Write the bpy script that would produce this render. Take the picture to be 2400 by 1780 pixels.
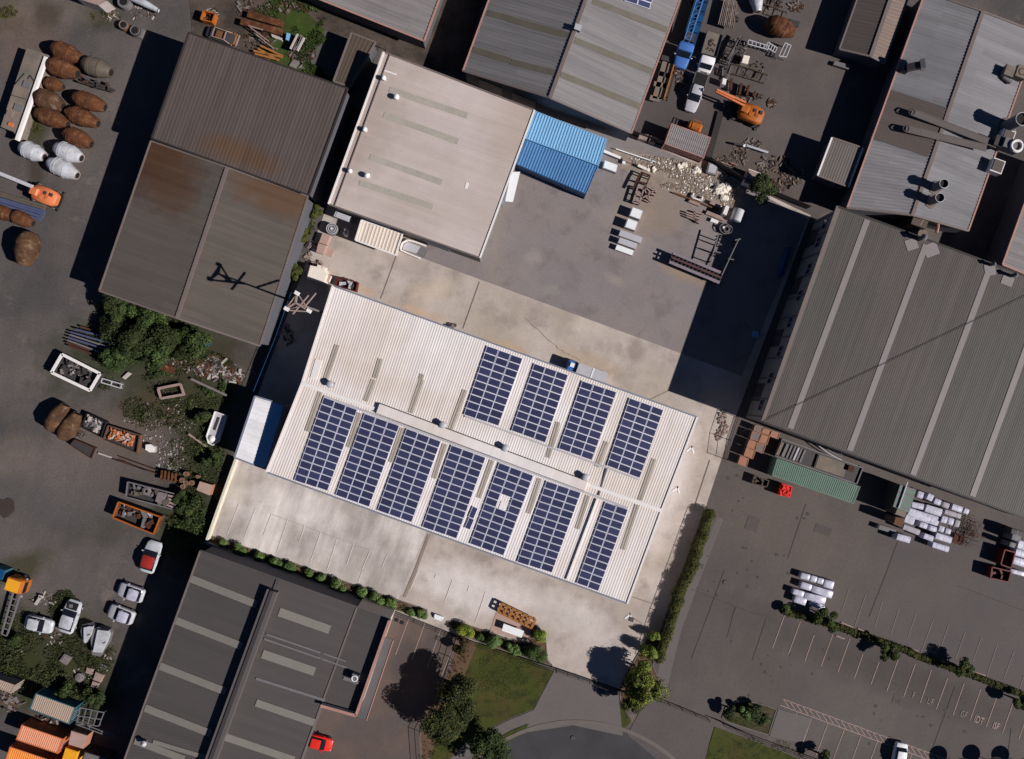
import bpy, math, random
from mathutils import Vector, Matrix, Euler, noise as mnoise
R=math.radians
for o in list(bpy.data.objects): bpy.data.objects.remove(o)
sc=bpy.context.scene
COL=sc.collection
# ---------------- camera, world, sun, exposure ----------------
HC=115.0; PXM=16.0
cam=bpy.data.cameras.new('camera'); camo=bpy.data.objects.new('camera',cam); COL.objects.link(camo)
camo.location=(0,0,HC); camo.rotation_euler=(0,0,0)
cam.sensor_width=36; cam.lens=36*HC/150.0; cam.clip_start=1; cam.clip_end=4000
sc.camera=camo
EL=36.0
tosun=Vector((math.cos(R(-20.5))*math.cos(R(EL)),math.sin(R(-20.5))*math.cos(R(EL)),math.sin(R(EL))))
w=bpy.data.worlds.new('World'); sc.world=w; w.use_nodes=True
nt=w.node_tree; nt.nodes.clear()
sk=nt.nodes.new('ShaderNodeTexSky'); sk.sky_type='NISHITA'; sk.sun_disc=False
sk.sun_elevation=R(EL); sk.sun_rotation=math.atan2(tosun.x,tosun.y); sk.air_density=0.4; sk.dust_density=0.0; sk.ozone_density=5.0
bg=nt.nodes.new('ShaderNodeBackground'); bg.inputs[1].default_value=0.05
wo=nt.nodes.new('ShaderNodeOutputWorld'); nt.links.new(sk.outputs[0],bg.inputs[0]); nt.links.new(bg.outputs[0],wo.inputs[0])
sl=bpy.data.lights.new('sun','SUN'); sl.energy=4.9; sl.angle=R(0.5); sl.color=(1.0,0.97,0.94)
so=bpy.data.objects.new('sun',sl); COL.objects.link(so); so.rotation_euler=tosun.to_track_quat('Z','Y').to_euler(); so.location=(60,-20,60)
sc.view_settings.view_transform='Standard'; sc.view_settings.look='None'; sc.view_settings.exposure=0.0; sc.view_settings.gamma=1.0
# ---------------- pixel to place ----------------
def W(p,h=0.0):
    k=(1-h/HC)/PXM
    return Vector(((p[0]-1200)*k,(890-p[1])*k,h))
ZS=2227/600.0
def Z(t,*a):
    c,r=int(t[0]),int(t[1])
    return [(600*c+a[i]/ZS,445*r+a[i+1]/ZS) for i in range(0,len(a),2)]
def ZM(z): return z/ZS/PXM      # zoom px -> metres
U=Vector((math.cos(R(-20)),math.sin(R(-20)),0)); V=Vector((-U.y,U.x,0))   # site axes
# ---------------- materials ----------------
KX=0.92
def lin(c):
    c=c/255.0
    return c/12.92 if c<=0.04045 else ((c+0.055)/1.055)**2.4
def C(r,g,b): return (min(.85,lin(r)/KX),min(.85,lin(g)/KX/1.012),min(.85,lin(b)/KX/.975),1)
MATS={}
def mat(name,col,rough=.8,metal=0.0,var=.12,s=.35,streak=None,svar=.12,ss=1.3,col2=None,amt=.5,s2=.12,soft=.12,grain=.08,gs=6.0,bump=0.0,cells=False,col3=None,amt3=.6,s3=.5,stretch=.03,spec=.3,spots=(),sheet=None,fleck=0,objrand=0):
    if name in MATS: return MATS[name]
    m=bpy.data.materials.new(name); m.use_nodes=True; n=m.node_tree; N=n.nodes; L=n.links
    b=N['Principled BSDF']; b.inputs['Roughness'].default_value=rough; b.inputs['Metallic'].default_value=metal
    b.inputs['Specular IOR Level'].default_value=spec
    g=N.new('ShaderNodeNewGeometry'); pos=g.outputs['Position']
    def nz(scale,det=5,src=pos,off=0):
        q=N.new('ShaderNodeTexNoise'); q.inputs['Scale'].default_value=scale; q.inputs['Detail'].default_value=det; q.inputs['Roughness'].default_value=.6
        mp=N.new('ShaderNodeMapping'); mp.inputs['Location'].default_value=(off,off*1.7,0); L.new(src,mp.inputs[0]); L.new(mp.outputs[0],q.inputs[0]); return q.outputs[0]
    def mixc(f,a,c,mode='MIX'):
        q=N.new('ShaderNodeMix'); q.data_type='RGBA'; q.blend_type=mode
        if isinstance(f,float): q.inputs[0].default_value=f
        else: L.new(f,q.inputs[0])
        for i,x in ((6,a),(7,c)):
            if isinstance(x,tuple): q.inputs[i].default_value=x
            else: L.new(x,q.inputs[i])
        return q.outputs[2]
    def rng(src,a,c,lo,hi):
        q=N.new('ShaderNodeMapRange'); q.inputs[1].default_value=a; q.inputs[2].default_value=c; q.inputs[3].default_value=lo; q.inputs[4].default_value=hi; L.new(src,q.inputs[0]); return q.outputs[0]
    cur=col; sd=(sum(map(ord,name))%97)*3.1
    if col2: cur=mixc(rng(nz(s2,6,off=sd),amt-soft,amt+soft,0,1),cur,col2)
    if col3: cur=mixc(rng(nz(s3,7,off=sd+40),amt3-soft*.6,amt3+soft*.6,0,1),cur,col3)
    for si,(px_,py_,rx_,ry_,ang_,cc_,st_) in enumerate(spots):
        q=N.new('ShaderNodeMapping'); q.vector_type='TEXTURE'; wp=Vector(((px_-1200)/PXM,(890-py_)/PXM,0)); q.inputs['Location'].default_value=(wp.x,wp.y,0); q.inputs['Rotation'].default_value=(0,0,R(ang_)); q.inputs['Scale'].default_value=(rx_/PXM,ry_/PXM,500); L.new(pos,q.inputs[0])
        ln=N.new('ShaderNodeVectorMath'); ln.operation='LENGTH'; L.new(q.outputs[0],ln.inputs[0])
        ad=N.new('ShaderNodeMath'); ad.operation='MULTIPLY_ADD'; L.new(nz(.45,5,off=si*7+3),ad.inputs[0]); ad.inputs[1].default_value=1.1; L.new(ln.outputs[1],ad.inputs[2])
        cur=mixc(rng(ad.outputs[0],1.0,1.7,st_,0),cur,cc_)
    def mul(cur,f):
        q=N.new('ShaderNodeVectorMath'); q.operation='SCALE'
        if isinstance(cur,tuple): q.inputs[0].default_value=cur[:3]
        else: L.new(cur,q.inputs[0])
        L.new(f,q.inputs[3]); return q.outputs[0]
    cur=mul(cur,rng(nz(s,5,off=sd+11),.3,.7,1-var,1+var))
    if streak:
        mp=N.new('ShaderNodeMapping'); mp.vector_type='TEXTURE'
        mp.inputs['Rotation'].default_value=(0,0,R(-20 if streak=='v' else 70)); L.new(pos,mp.inputs[0])
        m2=N.new('ShaderNodeMapping'); m2.inputs['Scale'].default_value=(1,stretch,.05); L.new(mp.outputs[0],m2.inputs[0])
        cur=mul(cur,rng(nz(ss,3,m2.outputs[0],sd),.32,.68,1-svar,1+svar))
    if sheet:
        mp=N.new('ShaderNodeMapping'); mp.vector_type='TEXTURE'; mp.inputs['Rotation'].default_value=(0,0,R(70 if streak=='v' else -20)); L.new(pos,mp.inputs[0])
        br=N.new('ShaderNodeTexBrick'); br.offset=.37; br.inputs['Scale'].default_value=1; br.inputs['Brick Width'].default_value=sheet[0]; br.inputs['Row Height'].default_value=.78; br.inputs['Mortar Size'].default_value=.018; br.inputs['Mortar Smooth'].default_value=.3
        lo,hi,mo=1-sheet[1],1+sheet[1],1-sheet[1]*2.2
        br.inputs['Color1'].default_value=(lo,lo,lo,1); br.inputs['Color2'].default_value=(hi,hi,hi,1); br.inputs['Mortar'].default_value=(mo,mo,mo,1); L.new(mp.outputs[0],br.inputs[0])
        cur=mixc(1.0,cur,br.outputs[0],'MULTIPLY')
    if fleck:
        cur=mul(cur,rng(nz(1.3,6,off=sd+60),.62,.72,1,1+fleck)); cur=mul(cur,rng(nz(.9,6,off=sd+80),.30,.38,1-fleck,1))
        cur=mul(cur,rng(nz(9,4,off=sd+90),.25,.75,1-fleck*.7,1+fleck*.7))
    if grain: cur=mul(cur,rng(nz(gs,3),.3,.7,1-grain,1+grain))
    if cells:
        mp=N.new('ShaderNodeMapping'); mp.vector_type='TEXTURE'; mp.inputs['Rotation'].default_value=(0,0,R(-20)); L.new(pos,mp.inputs[0])
        br=N.new('ShaderNodeTexBrick'); br.offset=0; br.inputs['Scale'].default_value=1; br.inputs['Brick Width'].default_value=.16; br.inputs['Row Height'].default_value=.16; br.inputs['Mortar Size'].default_value=.012
        br.inputs['Color1'].default_value=(1,1,1,1); br.inputs['Color2'].default_value=(.9,.9,.95,1); br.inputs['Mortar'].default_value=(1.7,1.7,1.7,1); L.new(mp.outputs[0],br.inputs[0])
        cur=mixc(1.0,cur,br.outputs[0],'MULTIPLY')
    if objrand:
        oi=N.new('ShaderNodeObjectInfo'); cur=mul(cur,rng(oi.outputs['Random'],0,1,1-objrand,1+objrand))
    if isinstance(cur,tuple): b.inputs['Base Color'].default_value=cur
    else: L.new(cur,b.inputs['Base Color'])
    if bump:
        bp=N.new('ShaderNodeBump'); bp.inputs['Strength'].default_value=bump; bp.inputs['Distance'].default_value=.05; L.new(nz(gs*.7,6),bp.inputs['Height']); L.new(bp.outputs[0],b.inputs['Normal'])
    MATS[name]=m; return m
# ---------------- mesh builder ----------------
MTX={}
class MB:
    def __init__(s): s.v=[];s.f=[];s.m=[]
    def add(s,vs,fs,mi=0):
        k=len(s.v); s.v+= [tuple(x) for x in vs]; s.f+=[tuple(k+i for i in f) for f in fs]; s.m+=[mi]*len(fs); return s
    def prism(s,pts,z0,z1,mi=0,mt=None):
        n=len(pts); A=sum(pts[i][0]*pts[(i+1)%n][1]-pts[(i+1)%n][0]*pts[i][1] for i in range(n))
        if A<0: pts=pts[::-1]
        f0=z0 if callable(z0) else (lambda p:z0)
        vs=[(p[0],p[1],f0(p)) for p in pts]+[(p[0],p[1],z1) for p in pts]
        s.add(vs,[tuple(range(n-1,-1,-1))]+[(i,(i+1)%n,n+(i+1)%n,n+i) for i in range(n)],mi)
        s.add([(p[0],p[1],z1) for p in pts],[tuple(range(n))],mi if mt is None else mt); return s
    def sheet(s,pts,z,mi=0):
        n=len(pts); A=sum(pts[i][0]*pts[(i+1)%n][1]-pts[(i+1)%n][0]*pts[i][1] for i in range(n))
        if A<0: pts=pts[::-1]
        s.add([(p[0],p[1],z) for p in pts],[tuple(range(n))],mi); return s
    def box(s,c,d,rz=0,mi=0,M=None):
        hx,hy,hz=d[0]/2,d[1]/2,d[2]/2; ca,sa=math.cos(rz),math.sin(rz)
        vs=[]
        for z in(-hz,hz):
            for x,y in((-hx,-hy),(hx,-hy),(hx,hy),(-hx,hy)): vs.append(Vector((c[0]+x*ca-y*sa,c[1]+x*sa+y*ca,c[2]+z)))
        if M: vs=[M@v for v in vs]
        s.add(vs,[(3,2,1,0),(4,5,6,7),(0,1,5,4),(1,2,6,5),(2,3,7,6),(3,0,4,7)],mi); return s
    def beam(s,a,b,w,h,mi=0):
        a=Vector(a);b=Vector(b);d=b-a
        if d.length<1e-6: return s
        d.normalize(); up=Vector((0,0,1)) if abs(d.z)<.95 else Vector((1,0,0)); x=d.cross(up).normalized()*w/2; y=x.cross(d).normalized()*h/2
        vs=[a-x-y,a+x-y,a+x+y,a-x+y,b-x-y,b+x-y,b+x+y,b-x+y]
        s.add(vs,[(0,1,2,3),(7,6,5,4),(1,0,4,5),(2,1,5,6),(3,2,6,7),(0,3,7,4)],mi); return s
    def lathe(s,a,b,prof,n=18,mi=0,cap=True):
        a=Vector(a);b=Vector(b);d=b-a;dn=d.normalized(); up=Vector((0,0,1)) if abs(dn.z)<.9 else Vector((1,0,0)); x=dn.cross(up).normalized(); y=dn.cross(x).normalized()
        vs=[];fs=[]
        for t,r in prof:
            for i in range(n):
                an=2*math.pi*i/n; vs.append(a+d*t+(x*math.cos(an)+y*math.sin(an))*r)
        for j in range(len(prof)-1):
            for i in range(n): fs.append((j*n+i,j*n+(i+1)%n,(j+1)*n+(i+1)%n,(j+1)*n+i))
        if cap: fs+= [tuple(range(n-1,-1,-1)),tuple((len(prof)-1)*n+i for i in range(n))]
        s.add(vs,fs,mi); return s
    def cyl(s,a,b,r,r2=None,n=12,mi=0): return s.lathe(a,b,[(0,r),(1,r if r2 is None else r2)],n,mi)
    def tor(s,c,R1,r,nz=Vector((0,0,1)),n=20,k=6,mi=0):
        c=Vector(c); nz=Vector(nz).normalized(); up=Vector((0,0,1)) if abs(nz.z)<.9 else Vector((1,0,0)); x=nz.cross(up).normalized(); y=nz.cross(x)
        vs=[];fs=[]
        for i in range(n):
            a=2*math.pi*i/n; q=x*math.cos(a)+y*math.sin(a)
            for j in range(k):
                e=2*math.pi*j/k; vs.append(c+q*(R1+r*math.cos(e))+nz*r*math.sin(e))
        for i in range(n):
            for j in range(k): fs.append((i*k+j,((i+1)%n)*k+j,((i+1)%n)*k+(j+1)%k,i*k+(j+1)%k))
        s.add(vs,fs,mi); return s
    def ribs(s,a,b,c,d,n,amp,mi=0,prof=((0,0),(.45,0),(.58,1),(.87,1))):
        # ribs run a->d / b->c ; profile across a->b
        a,b,c,d=map(Vector,(a,b,c,d)); nr=(b-a).cross(d-a).normalized()
        if nr.z<0: nr=-nr
        vs=[];ts=[]
        for i in range(n):
            for t,h in prof: ts.append(((i+t)/n,h))
        ts.append((1,0))
        for t,h in ts:
            vs.append(a.lerp(b,t)+nr*h*amp); vs.append(d.lerp(c,t)+nr*h*amp)
        up=(b-a).cross(d-a).z>0
        fs=[(2*i,2*i+2,2*i+3,2*i+1) if up else (2*i+1,2*i+3,2*i+2,2*i) for i in range(len(ts)-1)]
        s.add(vs,fs,mi); return s
    def rock(s,c,r,mi=0,fl=.6,rn=random):
        t=(1+5**.5)/2
        P=[(-1,t,0),(1,t,0),(-1,-t,0),(1,-t,0),(0,-1,t),(0,1,t),(0,-1,-t),(0,1,-t),(t,0,-1),(t,0,1),(-t,0,-1),(-t,0,1)]
        F=[(0,11,5),(0,5,1),(0,1,7),(0,7,10),(0,10,11),(1,5,9),(5,11,4),(11,10,2),(10,7,6),(7,1,8),(3,9,4),(3,4,2),(3,2,6),(3,6,8),(3,8,9),(4,9,5),(2,4,11),(6,2,10),(8,6,7),(9,8,1)]
        e=Euler((rn.random()*6,rn.random()*6,rn.random()*6)).to_matrix(); sx,sy=rn.uniform(.7,1.3),rn.uniform(.7,1.3)
        vs=[]
        for p in P:
            q=e@(Vector(p).normalized()*r*rn.uniform(.75,1.2)); vs.append((c[0]+q.x*sx,c[1]+q.y*sy,c[2]+q.z*fl))
        s.add(vs,F,mi); return s
    def leaves(s,c,rad,n,size,rn,mis=(0,),bias=.55,shell=.55):
        for _ in range(n):
            d=Vector((rn.gauss(0,1),rn.gauss(0,1),rn.gauss(0,1)))
            if d.length<1e-4: continue
            d.normalize(); k=shell+(1-shell)*rn.random()**.6
            if d.z<-.4: d.z=-d.z
            p=Vector((c[0]+d.x*rad[0]*k,c[1]+d.y*rad[1]*k,c[2]+d.z*rad[2]*k))
            nn=(d*bias+Vector((rn.uniform(-1,1),rn.uniform(-1,1),rn.uniform(-.3,1)))*(1-bias)).normalized()
            t=nn.cross(Vector((rn.uniform(-1,1),rn.uniform(-1,1),rn.uniform(-1,1))));
            if t.length<.05: continue
            t.normalize(); b=nn.cross(t); z=size*rn.uniform(.6,1.35)
            s.add([p-t*z*.5,p-b*z*.28+nn*z*.05,p+t*z*.5,p+b*z*.28+nn*z*.05],[(0,1,2,3)],rn.choice(mis))
        return s
    def loft(s,secs,mi=0,caps=True):
        # secs: (x, halfwidth, z0, z1, round) rounded-rect sections across y
        vs=[];n=12
        for x,hw,z0,z1,rd in secs:
            rd=min(rd,hw*.9,(z1-z0)*.45); ring=[]
            for cy,cz,a0 in((hw-rd,z1-rd,0),(-hw+rd,z1-rd,90),(-hw+rd,z0+rd,180),(hw-rd,z0+rd,270)):
                for q in(0,45,90): 
                    a=R(a0+q); ring.append((x,cy+rd*math.cos(a),cz+rd*math.sin(a)))
            vs+=ring
        fs=[]
        for j in range(len(secs)-1):
            for i in range(n): fs.append((j*n+i,j*n+(i+1)%n,(j+1)*n+(i+1)%n,(j+1)*n+i))
        if caps: fs+=[tuple(range(n-1,-1,-1)),tuple((len(secs)-1)*n+i for i in range(n))]
        s.add(vs,fs,mi); return s
    def build(s,name,mats,parent=None,smooth=False,world=True,mesh=None):
        me=bpy.data.meshes.new(name)
        if not isinstance(mats,(list,tuple)): mats=[mats]
        vs=s.v
        if parent is not None and world:
            inv=MTX[parent.name].inverted(); vs=[tuple(inv@Vector(v)) for v in vs]; org=None
        elif parent is None:
            xs=[v[0] for v in vs];ys=[v[1] for v in vs];zs=[v[2] for v in vs]
            org=Vector(((min(xs)+max(xs))/2,(min(ys)+max(ys))/2,min(zs))); vs=[(v[0]-org.x,v[1]-org.y,v[2]-org.z) for v in vs]
        me.from_pydata(vs,[],s.f); 
        for x in mats: me.materials.append(x)
        if len(mats)>1: me.polygons.foreach_set('material_index',s.m)
        if smooth:
            for p in me.polygons: p.use_smooth=True
            me.update()
            try: me.set_sharp_from_angle(angle=R(38))
            except Exception: pass
        o=bpy.data.objects.new(name,me); COL.objects.link(o)
        if parent is not None: o.parent=parent; MTX[o.name]=MTX[parent.name]
        else: o.location=org; MTX[o.name]=Matrix.Translation(org)
        return o
LABELS={}
def tag(o,label,cat,group=None,kind=None):
    if kind=='structure':
        o['kind']='structure'
        return o
    o['label']=label; o['category']=cat
    if group: o['group']=group
    if kind: o['kind']=kind
    nw=len(label.split())
    if nw<4 or nw>16: print('LABELLEN',nw,label)
    if label in LABELS and not (group and LABELS[label]==group): print('DUPLABEL',label)
    LABELS[label]=group
    return o
def thing(name,label,cat,loc,rz=0,group=None,kind=None):
    o=bpy.data.objects.new(name,None); o.empty_display_size=.3; COL.objects.link(o)
    o.location=loc; o.rotation_euler=(0,0,rz); MTX[o.name]=Matrix.Translation(Vector(loc))@Matrix.Rotation(rz,4,'Z')
    return tag(o,label,cat,group,kind)
def struct(name,mb,m): 
    o=mb.build(name,m); o['kind']='structure'; return o
def pts(ps,h=0): return [tuple(W(p,h)[:2]) for p in ps]
# ---------------- material library ----------------
GSP=[(x,y,rx*1.7,ry*1.7,a,C(r,g_,b_),s_) for x,y,rx,ry,a,r,g_,b_,s_ in [(90,1590,110,60,0,50,52,26,.95),(40,1500,60,60,0,50,52,26,.9),(190,1540,60,70,0,52,52,30,.9),(470,1060,50,110,0,48,50,28,.95),(435,1240,55,80,0,44,48,26,.95),(460,930,100,40,0,52,54,30,.9),(350,960,60,36,0,70,60,42,.8),(50,1330,50,22,20,56,56,32,.8),(330,800,150,70,20,46,52,28,.95),(470,850,90,40,20,56,52,36,.85),(72,305,30,36,0,54,56,34,.9),(20,30,40,26,0,52,52,32,.85),(237,30,30,30,0,60,58,38,.8),(190,1640,70,30,0,40,44,24,.9),(220,1240,60,26,0,66,60,50,.6),(60,90,60,60,0,104,86,74,.6),(120,20,90,30,0,108,96,86,.6),(110,35,24,26,0,66,56,46,.8),(85,405,14,36,5,62,54,44,.8),(30,1060,40,34,20,110,98,88,.6),(130,1180,90,60,0,80,76,74,.7),(230,1070,120,60,0,102,90,82,.6),(300,1020,60,40,0,100,86,76,.6)]]
M_dirt=mat('yard_dirt',C(95,87,82),.95,fleck=.10,spots=GSP,streak='v',svar=.07,ss=.5,stretch=.18,var=.1,s=.08,col2=C(76,72,70),amt=.5,s2=.06,soft=.12,col3=C(112,100,92),amt3=.66,s3=.22,grain=.16,gs=3.5,bump=.3)
M_dirt2=mat('scrap_yard_dirt',C(90,78,68),.95,var=.18,s=.3,col2=C(60,52,46),amt=.5,s2=.25,grain=.2,gs=4,bump=.4)
M_eastconc=mat('east_yard_concrete',C(94,86,80),.9,fleck=.05,spots=[(1850,1230,220,110,-20,C(98,88,79),.6),(1990,1520,420,40,-20,C(78,70,67),.7),(2140,1610,420,46,-20,C(76,68,65),.7),(1780,1560,120,60,-60,C(84,76,71),.6)],var=.08,s=.06,col2=C(84,77,74),amt=.5,s2=.07,soft=.15,grain=.08,gs=2.5,streak='v',svar=.05,ss=.35,stretch=.3)
M_eastconc2=mat('grey_yard_concrete',C(91,84,79),.9,fleck=.05,var=.08,s=.08,col2=C(86,80,78),amt=.5,s2=.1,grain=.07,gs=2.5)
M_nconc=mat('north_yard_concrete',C(94,85,81),.9,fleck=.06,spots=[(1640,200,160,200,-20,C(76,70,68),.7),(1560,320,120,80,-20,C(72,66,64),.6),(1760,400,160,60,-20,C(84,72,62),.7)],var=.08,s=.1,col2=C(82,76,72),amt=.53,s2=.12,grain=.08,gs=3)
M_swconc=mat('brown_carpark_concrete',C(98,83,75),.9,fleck=.05,spots=[(945,1550,40,60,-20,C(76,68,66),.7),(1010,1510,20,40,-20,C(80,72,70),.6)],var=.08,s=.12,col2=C(84,76,72),amt=.52,s2=.14,grain=.07,gs=3)
M_lotconc=mat('lot_concrete',C(184,172,162),.9,fleck=.07,var=.11,s=.22,spots=[(1100,1380,150,60,-20,C(218,209,202),.65),(1300,1430,160,50,-20,C(206,196,188),.6),(1250,1500,60,90,-20,C(160,148,136),.5),(1560,1150,50,180,-20,C(206,198,192),.6),(1480,1440,60,60,0,C(164,150,138),.5),(1240,1470,60,24,-30,C(160,148,136),.5),(1385,760,60,30,-20,C(196,182,168),.5),(975,727,30,14,-20,C(196,162,124),.45),(1020,745,34,12,-20,C(188,160,132),.4),(860,683,26,12,-20,C(196,162,124),.45),(1010,680,60,30,10,C(190,172,150),.5),(1185,820,70,22,-20,C(176,150,116),.6),(1380,850,90,26,-20,C(172,150,122),.6),(1490,820,26,34,0,C(136,124,114),.75),(960,620,70,36,-20,C(140,128,120),.5)],col2=C(166,153,139),amt=.5,s2=.11,soft=.14,col3=C(150,139,129),amt3=.6,s3=.26,grain=.05,gs=3,streak='v',svar=.05,ss=.45,stretch=.25)
M_lotconc2=mat('carpark_concrete',C(198,189,181),.9,fleck=.06,var=.09,s=.25,col2=C(166,156,147),amt=.48,s2=.16,soft=.14,grain=.05,gs=3,streak='v',svar=.22,ss=.5,stretch=.22,spots=[(560,1150,90,50,-20,C(160,150,138),.6),(700,1190,120,40,-20,C(218,208,200),.6),(620,1240,60,90,-20,C(222,212,202),.6),(860,1350,90,60,-20,C(158,148,138),.6)])
M_lotasph=mat('lot_gravel_asphalt',col=C(128,119,117),rough=.95,fleck=.05,var=.07,s=.15,spots=[(1540,500,90,70,0,C(140,124,108),.7),(1620,640,90,26,-20,C(148,128,104),.7),(1255,605,26,22,0,C(148,138,132),.6),(1440,655,30,14,-30,C(150,138,128),.6),(1290,680,22,14,0,C(138,136,124),.5)],col2=C(138,127,118),amt=.56,s2=.09,soft=.12,col3=C(116,107,104),amt3=.6,s3=.3,grain=.08,gs=4)
M_road=mat('road_asphalt',C(66,65,66),.92,var=.06,s=.2,col2=C(60,58,58),amt=.5,s2=.2,grain=.07,gs=5)
M_kerb=mat('kerb_concrete',C(104,97,90),.9,var=.08,s=.6)
M_path=mat('footpath_concrete',C(100,94,90),.9,var=.06,s=.3)
M_grass=mat('lawn_grass',C(60,66,22),.95,var=.16,s=.35,col2=C(70,62,30),amt=.55,s2=.22,col3=C(44,50,20),amt3=.58,s3=.7,grain=.2,gs=5,bump=.5)
M_wgrass=mat('weedy_grass',C(52,54,28),.95,var=.3,s=.4,col2=C(76,66,46),amt=.52,s2=.35,grain=.25,gs=5,bump=.5)
M_ngrass=mat('bright_grass',C(52,70,22),.95,var=.25,s=.4,col2=C(62,56,32),amt=.58,s2=.3,grain=.25,gs=5,bump=.5)
M_mulch=mat('garden_mulch',C(96,74,56),.95,var=.2,s=.8,grain=.2,gs=6)
M_stain=mat('dark_stain',C(72,62,50),.9,var=.1,s=.5)
M_stain2=mat('dark_oil_stain',C(62,52,48),.9,var=.1,s=.5)
M_orangest=mat('orange_rust_stain',C(204,158,104),.95,var=.12,s=.6)
M_greyst=mat('grey_stain',C(138,124,112),.95,var=.08,s=.5)
M_white=mat('white_paint',C(228,224,222),.55,var=.04,s=.5)
M_line=mat('worn_white_line',C(214,204,192),.85,var=.1,s=1.2,grain=.14,gs=5)
M_pline=mat('worn_pinkish_line',C(158,134,124),.85,var=.12,s=1.2,grain=.12,gs=5)
M_fline=mat('faint_line',C(124,112,105),.85,var=.1,s=1.2)
M_joint=mat('dark_joint',C(120,106,96),.95)
M_ejoint=mat('dark_yard_joint',C(74,66,62),.95)
# roofs
M_rmain=mat('cream_ribbed_steel',C(222,214,208),.5,.0,sheet=(8,.025),var=.04,s=.15,streak='v',svar=.06,ss=1.3,col2=C(210,197,184),amt=.56,s2=.06,grain=.02,spots=[(1000,930,260,36,-20,C(196,180,162),.4),(1330,1040,200,30,-20,C(192,178,162),.4)])
M_rmainsky=mat('weathered_skylight',C(158,148,134),.6,var=.08,s=.5,streak='v',svar=.12,ss=3)
M_rcream=mat('cream_low_roof_steel',C(194,181,173),rough=.55,sheet=(9,.02),var=.05,s=.12,streak='u',svar=.05,ss=2,col2=C(178,162,149),amt=.5,s2=.06,soft=.15,grain=.03,spots=[(860,320,90,200,-20,C(156,140,128),.5),(1160,235,36,30,0,C(158,146,136),.6)])
M_rcreamsky=mat('greenish_skylight',C(164,156,143),.6,var=.1,s=.6)
M_rbrown=mat('brown_weathered_steel',C(86,76,71),sheet=(7,0.05),rough=.6,var=.05,s=.1,spots=[(600,392,110,34,-20,C(94,68,44),.65)],streak='v',svar=.11,ss=1.6,grain=.03)
M_rrust=mat('brown_rusted_steel',C(90,82,74),sheet=(7,0.05),rough=.65,var=.06,s=.1,spots=[(372,348,175,120,-50,C(64,42,36),.95),(430,420,120,80,-70,C(84,60,40),.7),(690,478,130,60,-20,C(92,66,46),.8)],streak='u',svar=.1,ss=1.6,grain=.03)
M_rustst=mat('rust_bloom',C(96,66,44),.9,var=.2,s=.4,streak='u',svar=.2,ss=1.5)
M_rgrey=mat('mid_grey_steel',C(122,118,116),sheet=(7,0.07),rough=.5,var=.05,s=.1,streak='u',svar=.12,ss=1.6,grain=.03)
M_rgreysky=mat('yellowed_skylight',C(100,94,82),.6,var=.1,s=.6)
M_rne=mat('blue_grey_steel',C(130,127,127),sheet=(7,0.07),rough=.5,var=.05,s=.08,streak='u',svar=.12,ss=.9,col2=C(114,112,113),amt=.55,s2=.05,grain=.03)
M_rnebr=mat('brown_patch_steel',C(90,80,75),.6,var=.05,s=.1,streak='u',svar=.1,ss=1.2)
M_rbig=mat('dark_brown_grey_steel',C(79,72,68),sheet=(7,0.05),rough=.6,var=.04,s=.08,streak='v',svar=.13,ss=1.6,grain=.04,col2=C(75,72,67),amt=.52,s2=.04,soft=.05)
M_rbigsky=mat('pale_skylight_sheet',C(132,124,121),.5,var=.04,s=.5)
M_rsw=mat('charcoal_grey_steel',C(79,74,71),sheet=(7,0.03),rough=.6,var=.03,s=.08,streak='u',svar=.06,ss=1.4,grain=.02)
M_rswsky=mat('pale_grey_skylight',C(122,117,109),.55,var=.05,s=.5)
M_rn3=mat('brown_steel_dark',C(76,68,64),.6,var=.05,s=.2,streak='u',svar=.1,ss=2)
M_rn3b=mat('beige_steel',C(118,101,90),.6,var=.06,s=.2,streak='u',svar=.08,ss=2)
M_rn1=mat('light_grey_steel',C(132,126,123),sheet=(7,0.05),rough=.45,var=.05,s=.2,streak='u',svar=.15,ss=2.2)
M_rshed=mat('small_shed_brown',C(84,72,62),.6,var=.06,s=.2,streak='v',svar=.08,ss=2)
M_rshed2=mat('small_shed_taupe',C(100,92,86),.55,var=.06,s=.3,streak='v',svar=.06,ss=2)
M_leanw=mat('white_leanto_sheet',C(226,224,222),.5,var=.06,s=.3,streak='u',svar=.08,ss=1.5,sheet=(4,.05))
M_rleanto=mat('pale_leanto_steel',C(212,198,182),.5,var=.05,s=.3,streak='v',svar=.14,ss=1.5)
M_wallc=mat('cream_wall',C(190,180,165),.8,var=.05,s=.4)
M_wallg=mat('grey_wall',C(86,86,90),.8,var=.08,s=.3)
M_wallcon=mat('concrete_panel_wall',C(120,118,114),.8,var=.08,s=.3)
M_trimw=mat('white_flashing',C(226,220,212),.5,var=.03,s=.5)
M_awng=mat('dull_awning',C(92,88,88),.6,var=.08,s=.6)
M_trimg=mat('grey_gutter',C(120,124,136),.5,var=.06,s=.6)
M_trimp=mat('pink_edge_trim',C(168,126,114),.6,var=.08,s=.6)
M_trimd=mat('dark_trim',C(52,46,44),.6)
M_trimt=mat('taupe_trim',C(112,100,94),.6,var=.06,s=.6)
M_glass=mat('dark_glass',C(28,30,36),.12,var=.02,grain=0,spec=.5)
M_alu=mat('aluminium_frame',C(214,214,222),.4,var=.02)
M_cell=mat('solar_cell',C(50,52,78),.35,var=.06,s=.25,cells=True,grain=0,spec=.5,objrand=.16)
M_metal=mat('galvanised_metal',C(176,174,176),.45,var=.06,s=.8)
M_bright=mat('bright_white_metal',C(240,240,244),.4,var=.03)
M_black=mat('black_rubber',C(30,28,28),.8,var=.1)
M_dgrey=mat('dark_grey_metal',C(62,58,58),.6,var=.1,s=1)
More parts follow.
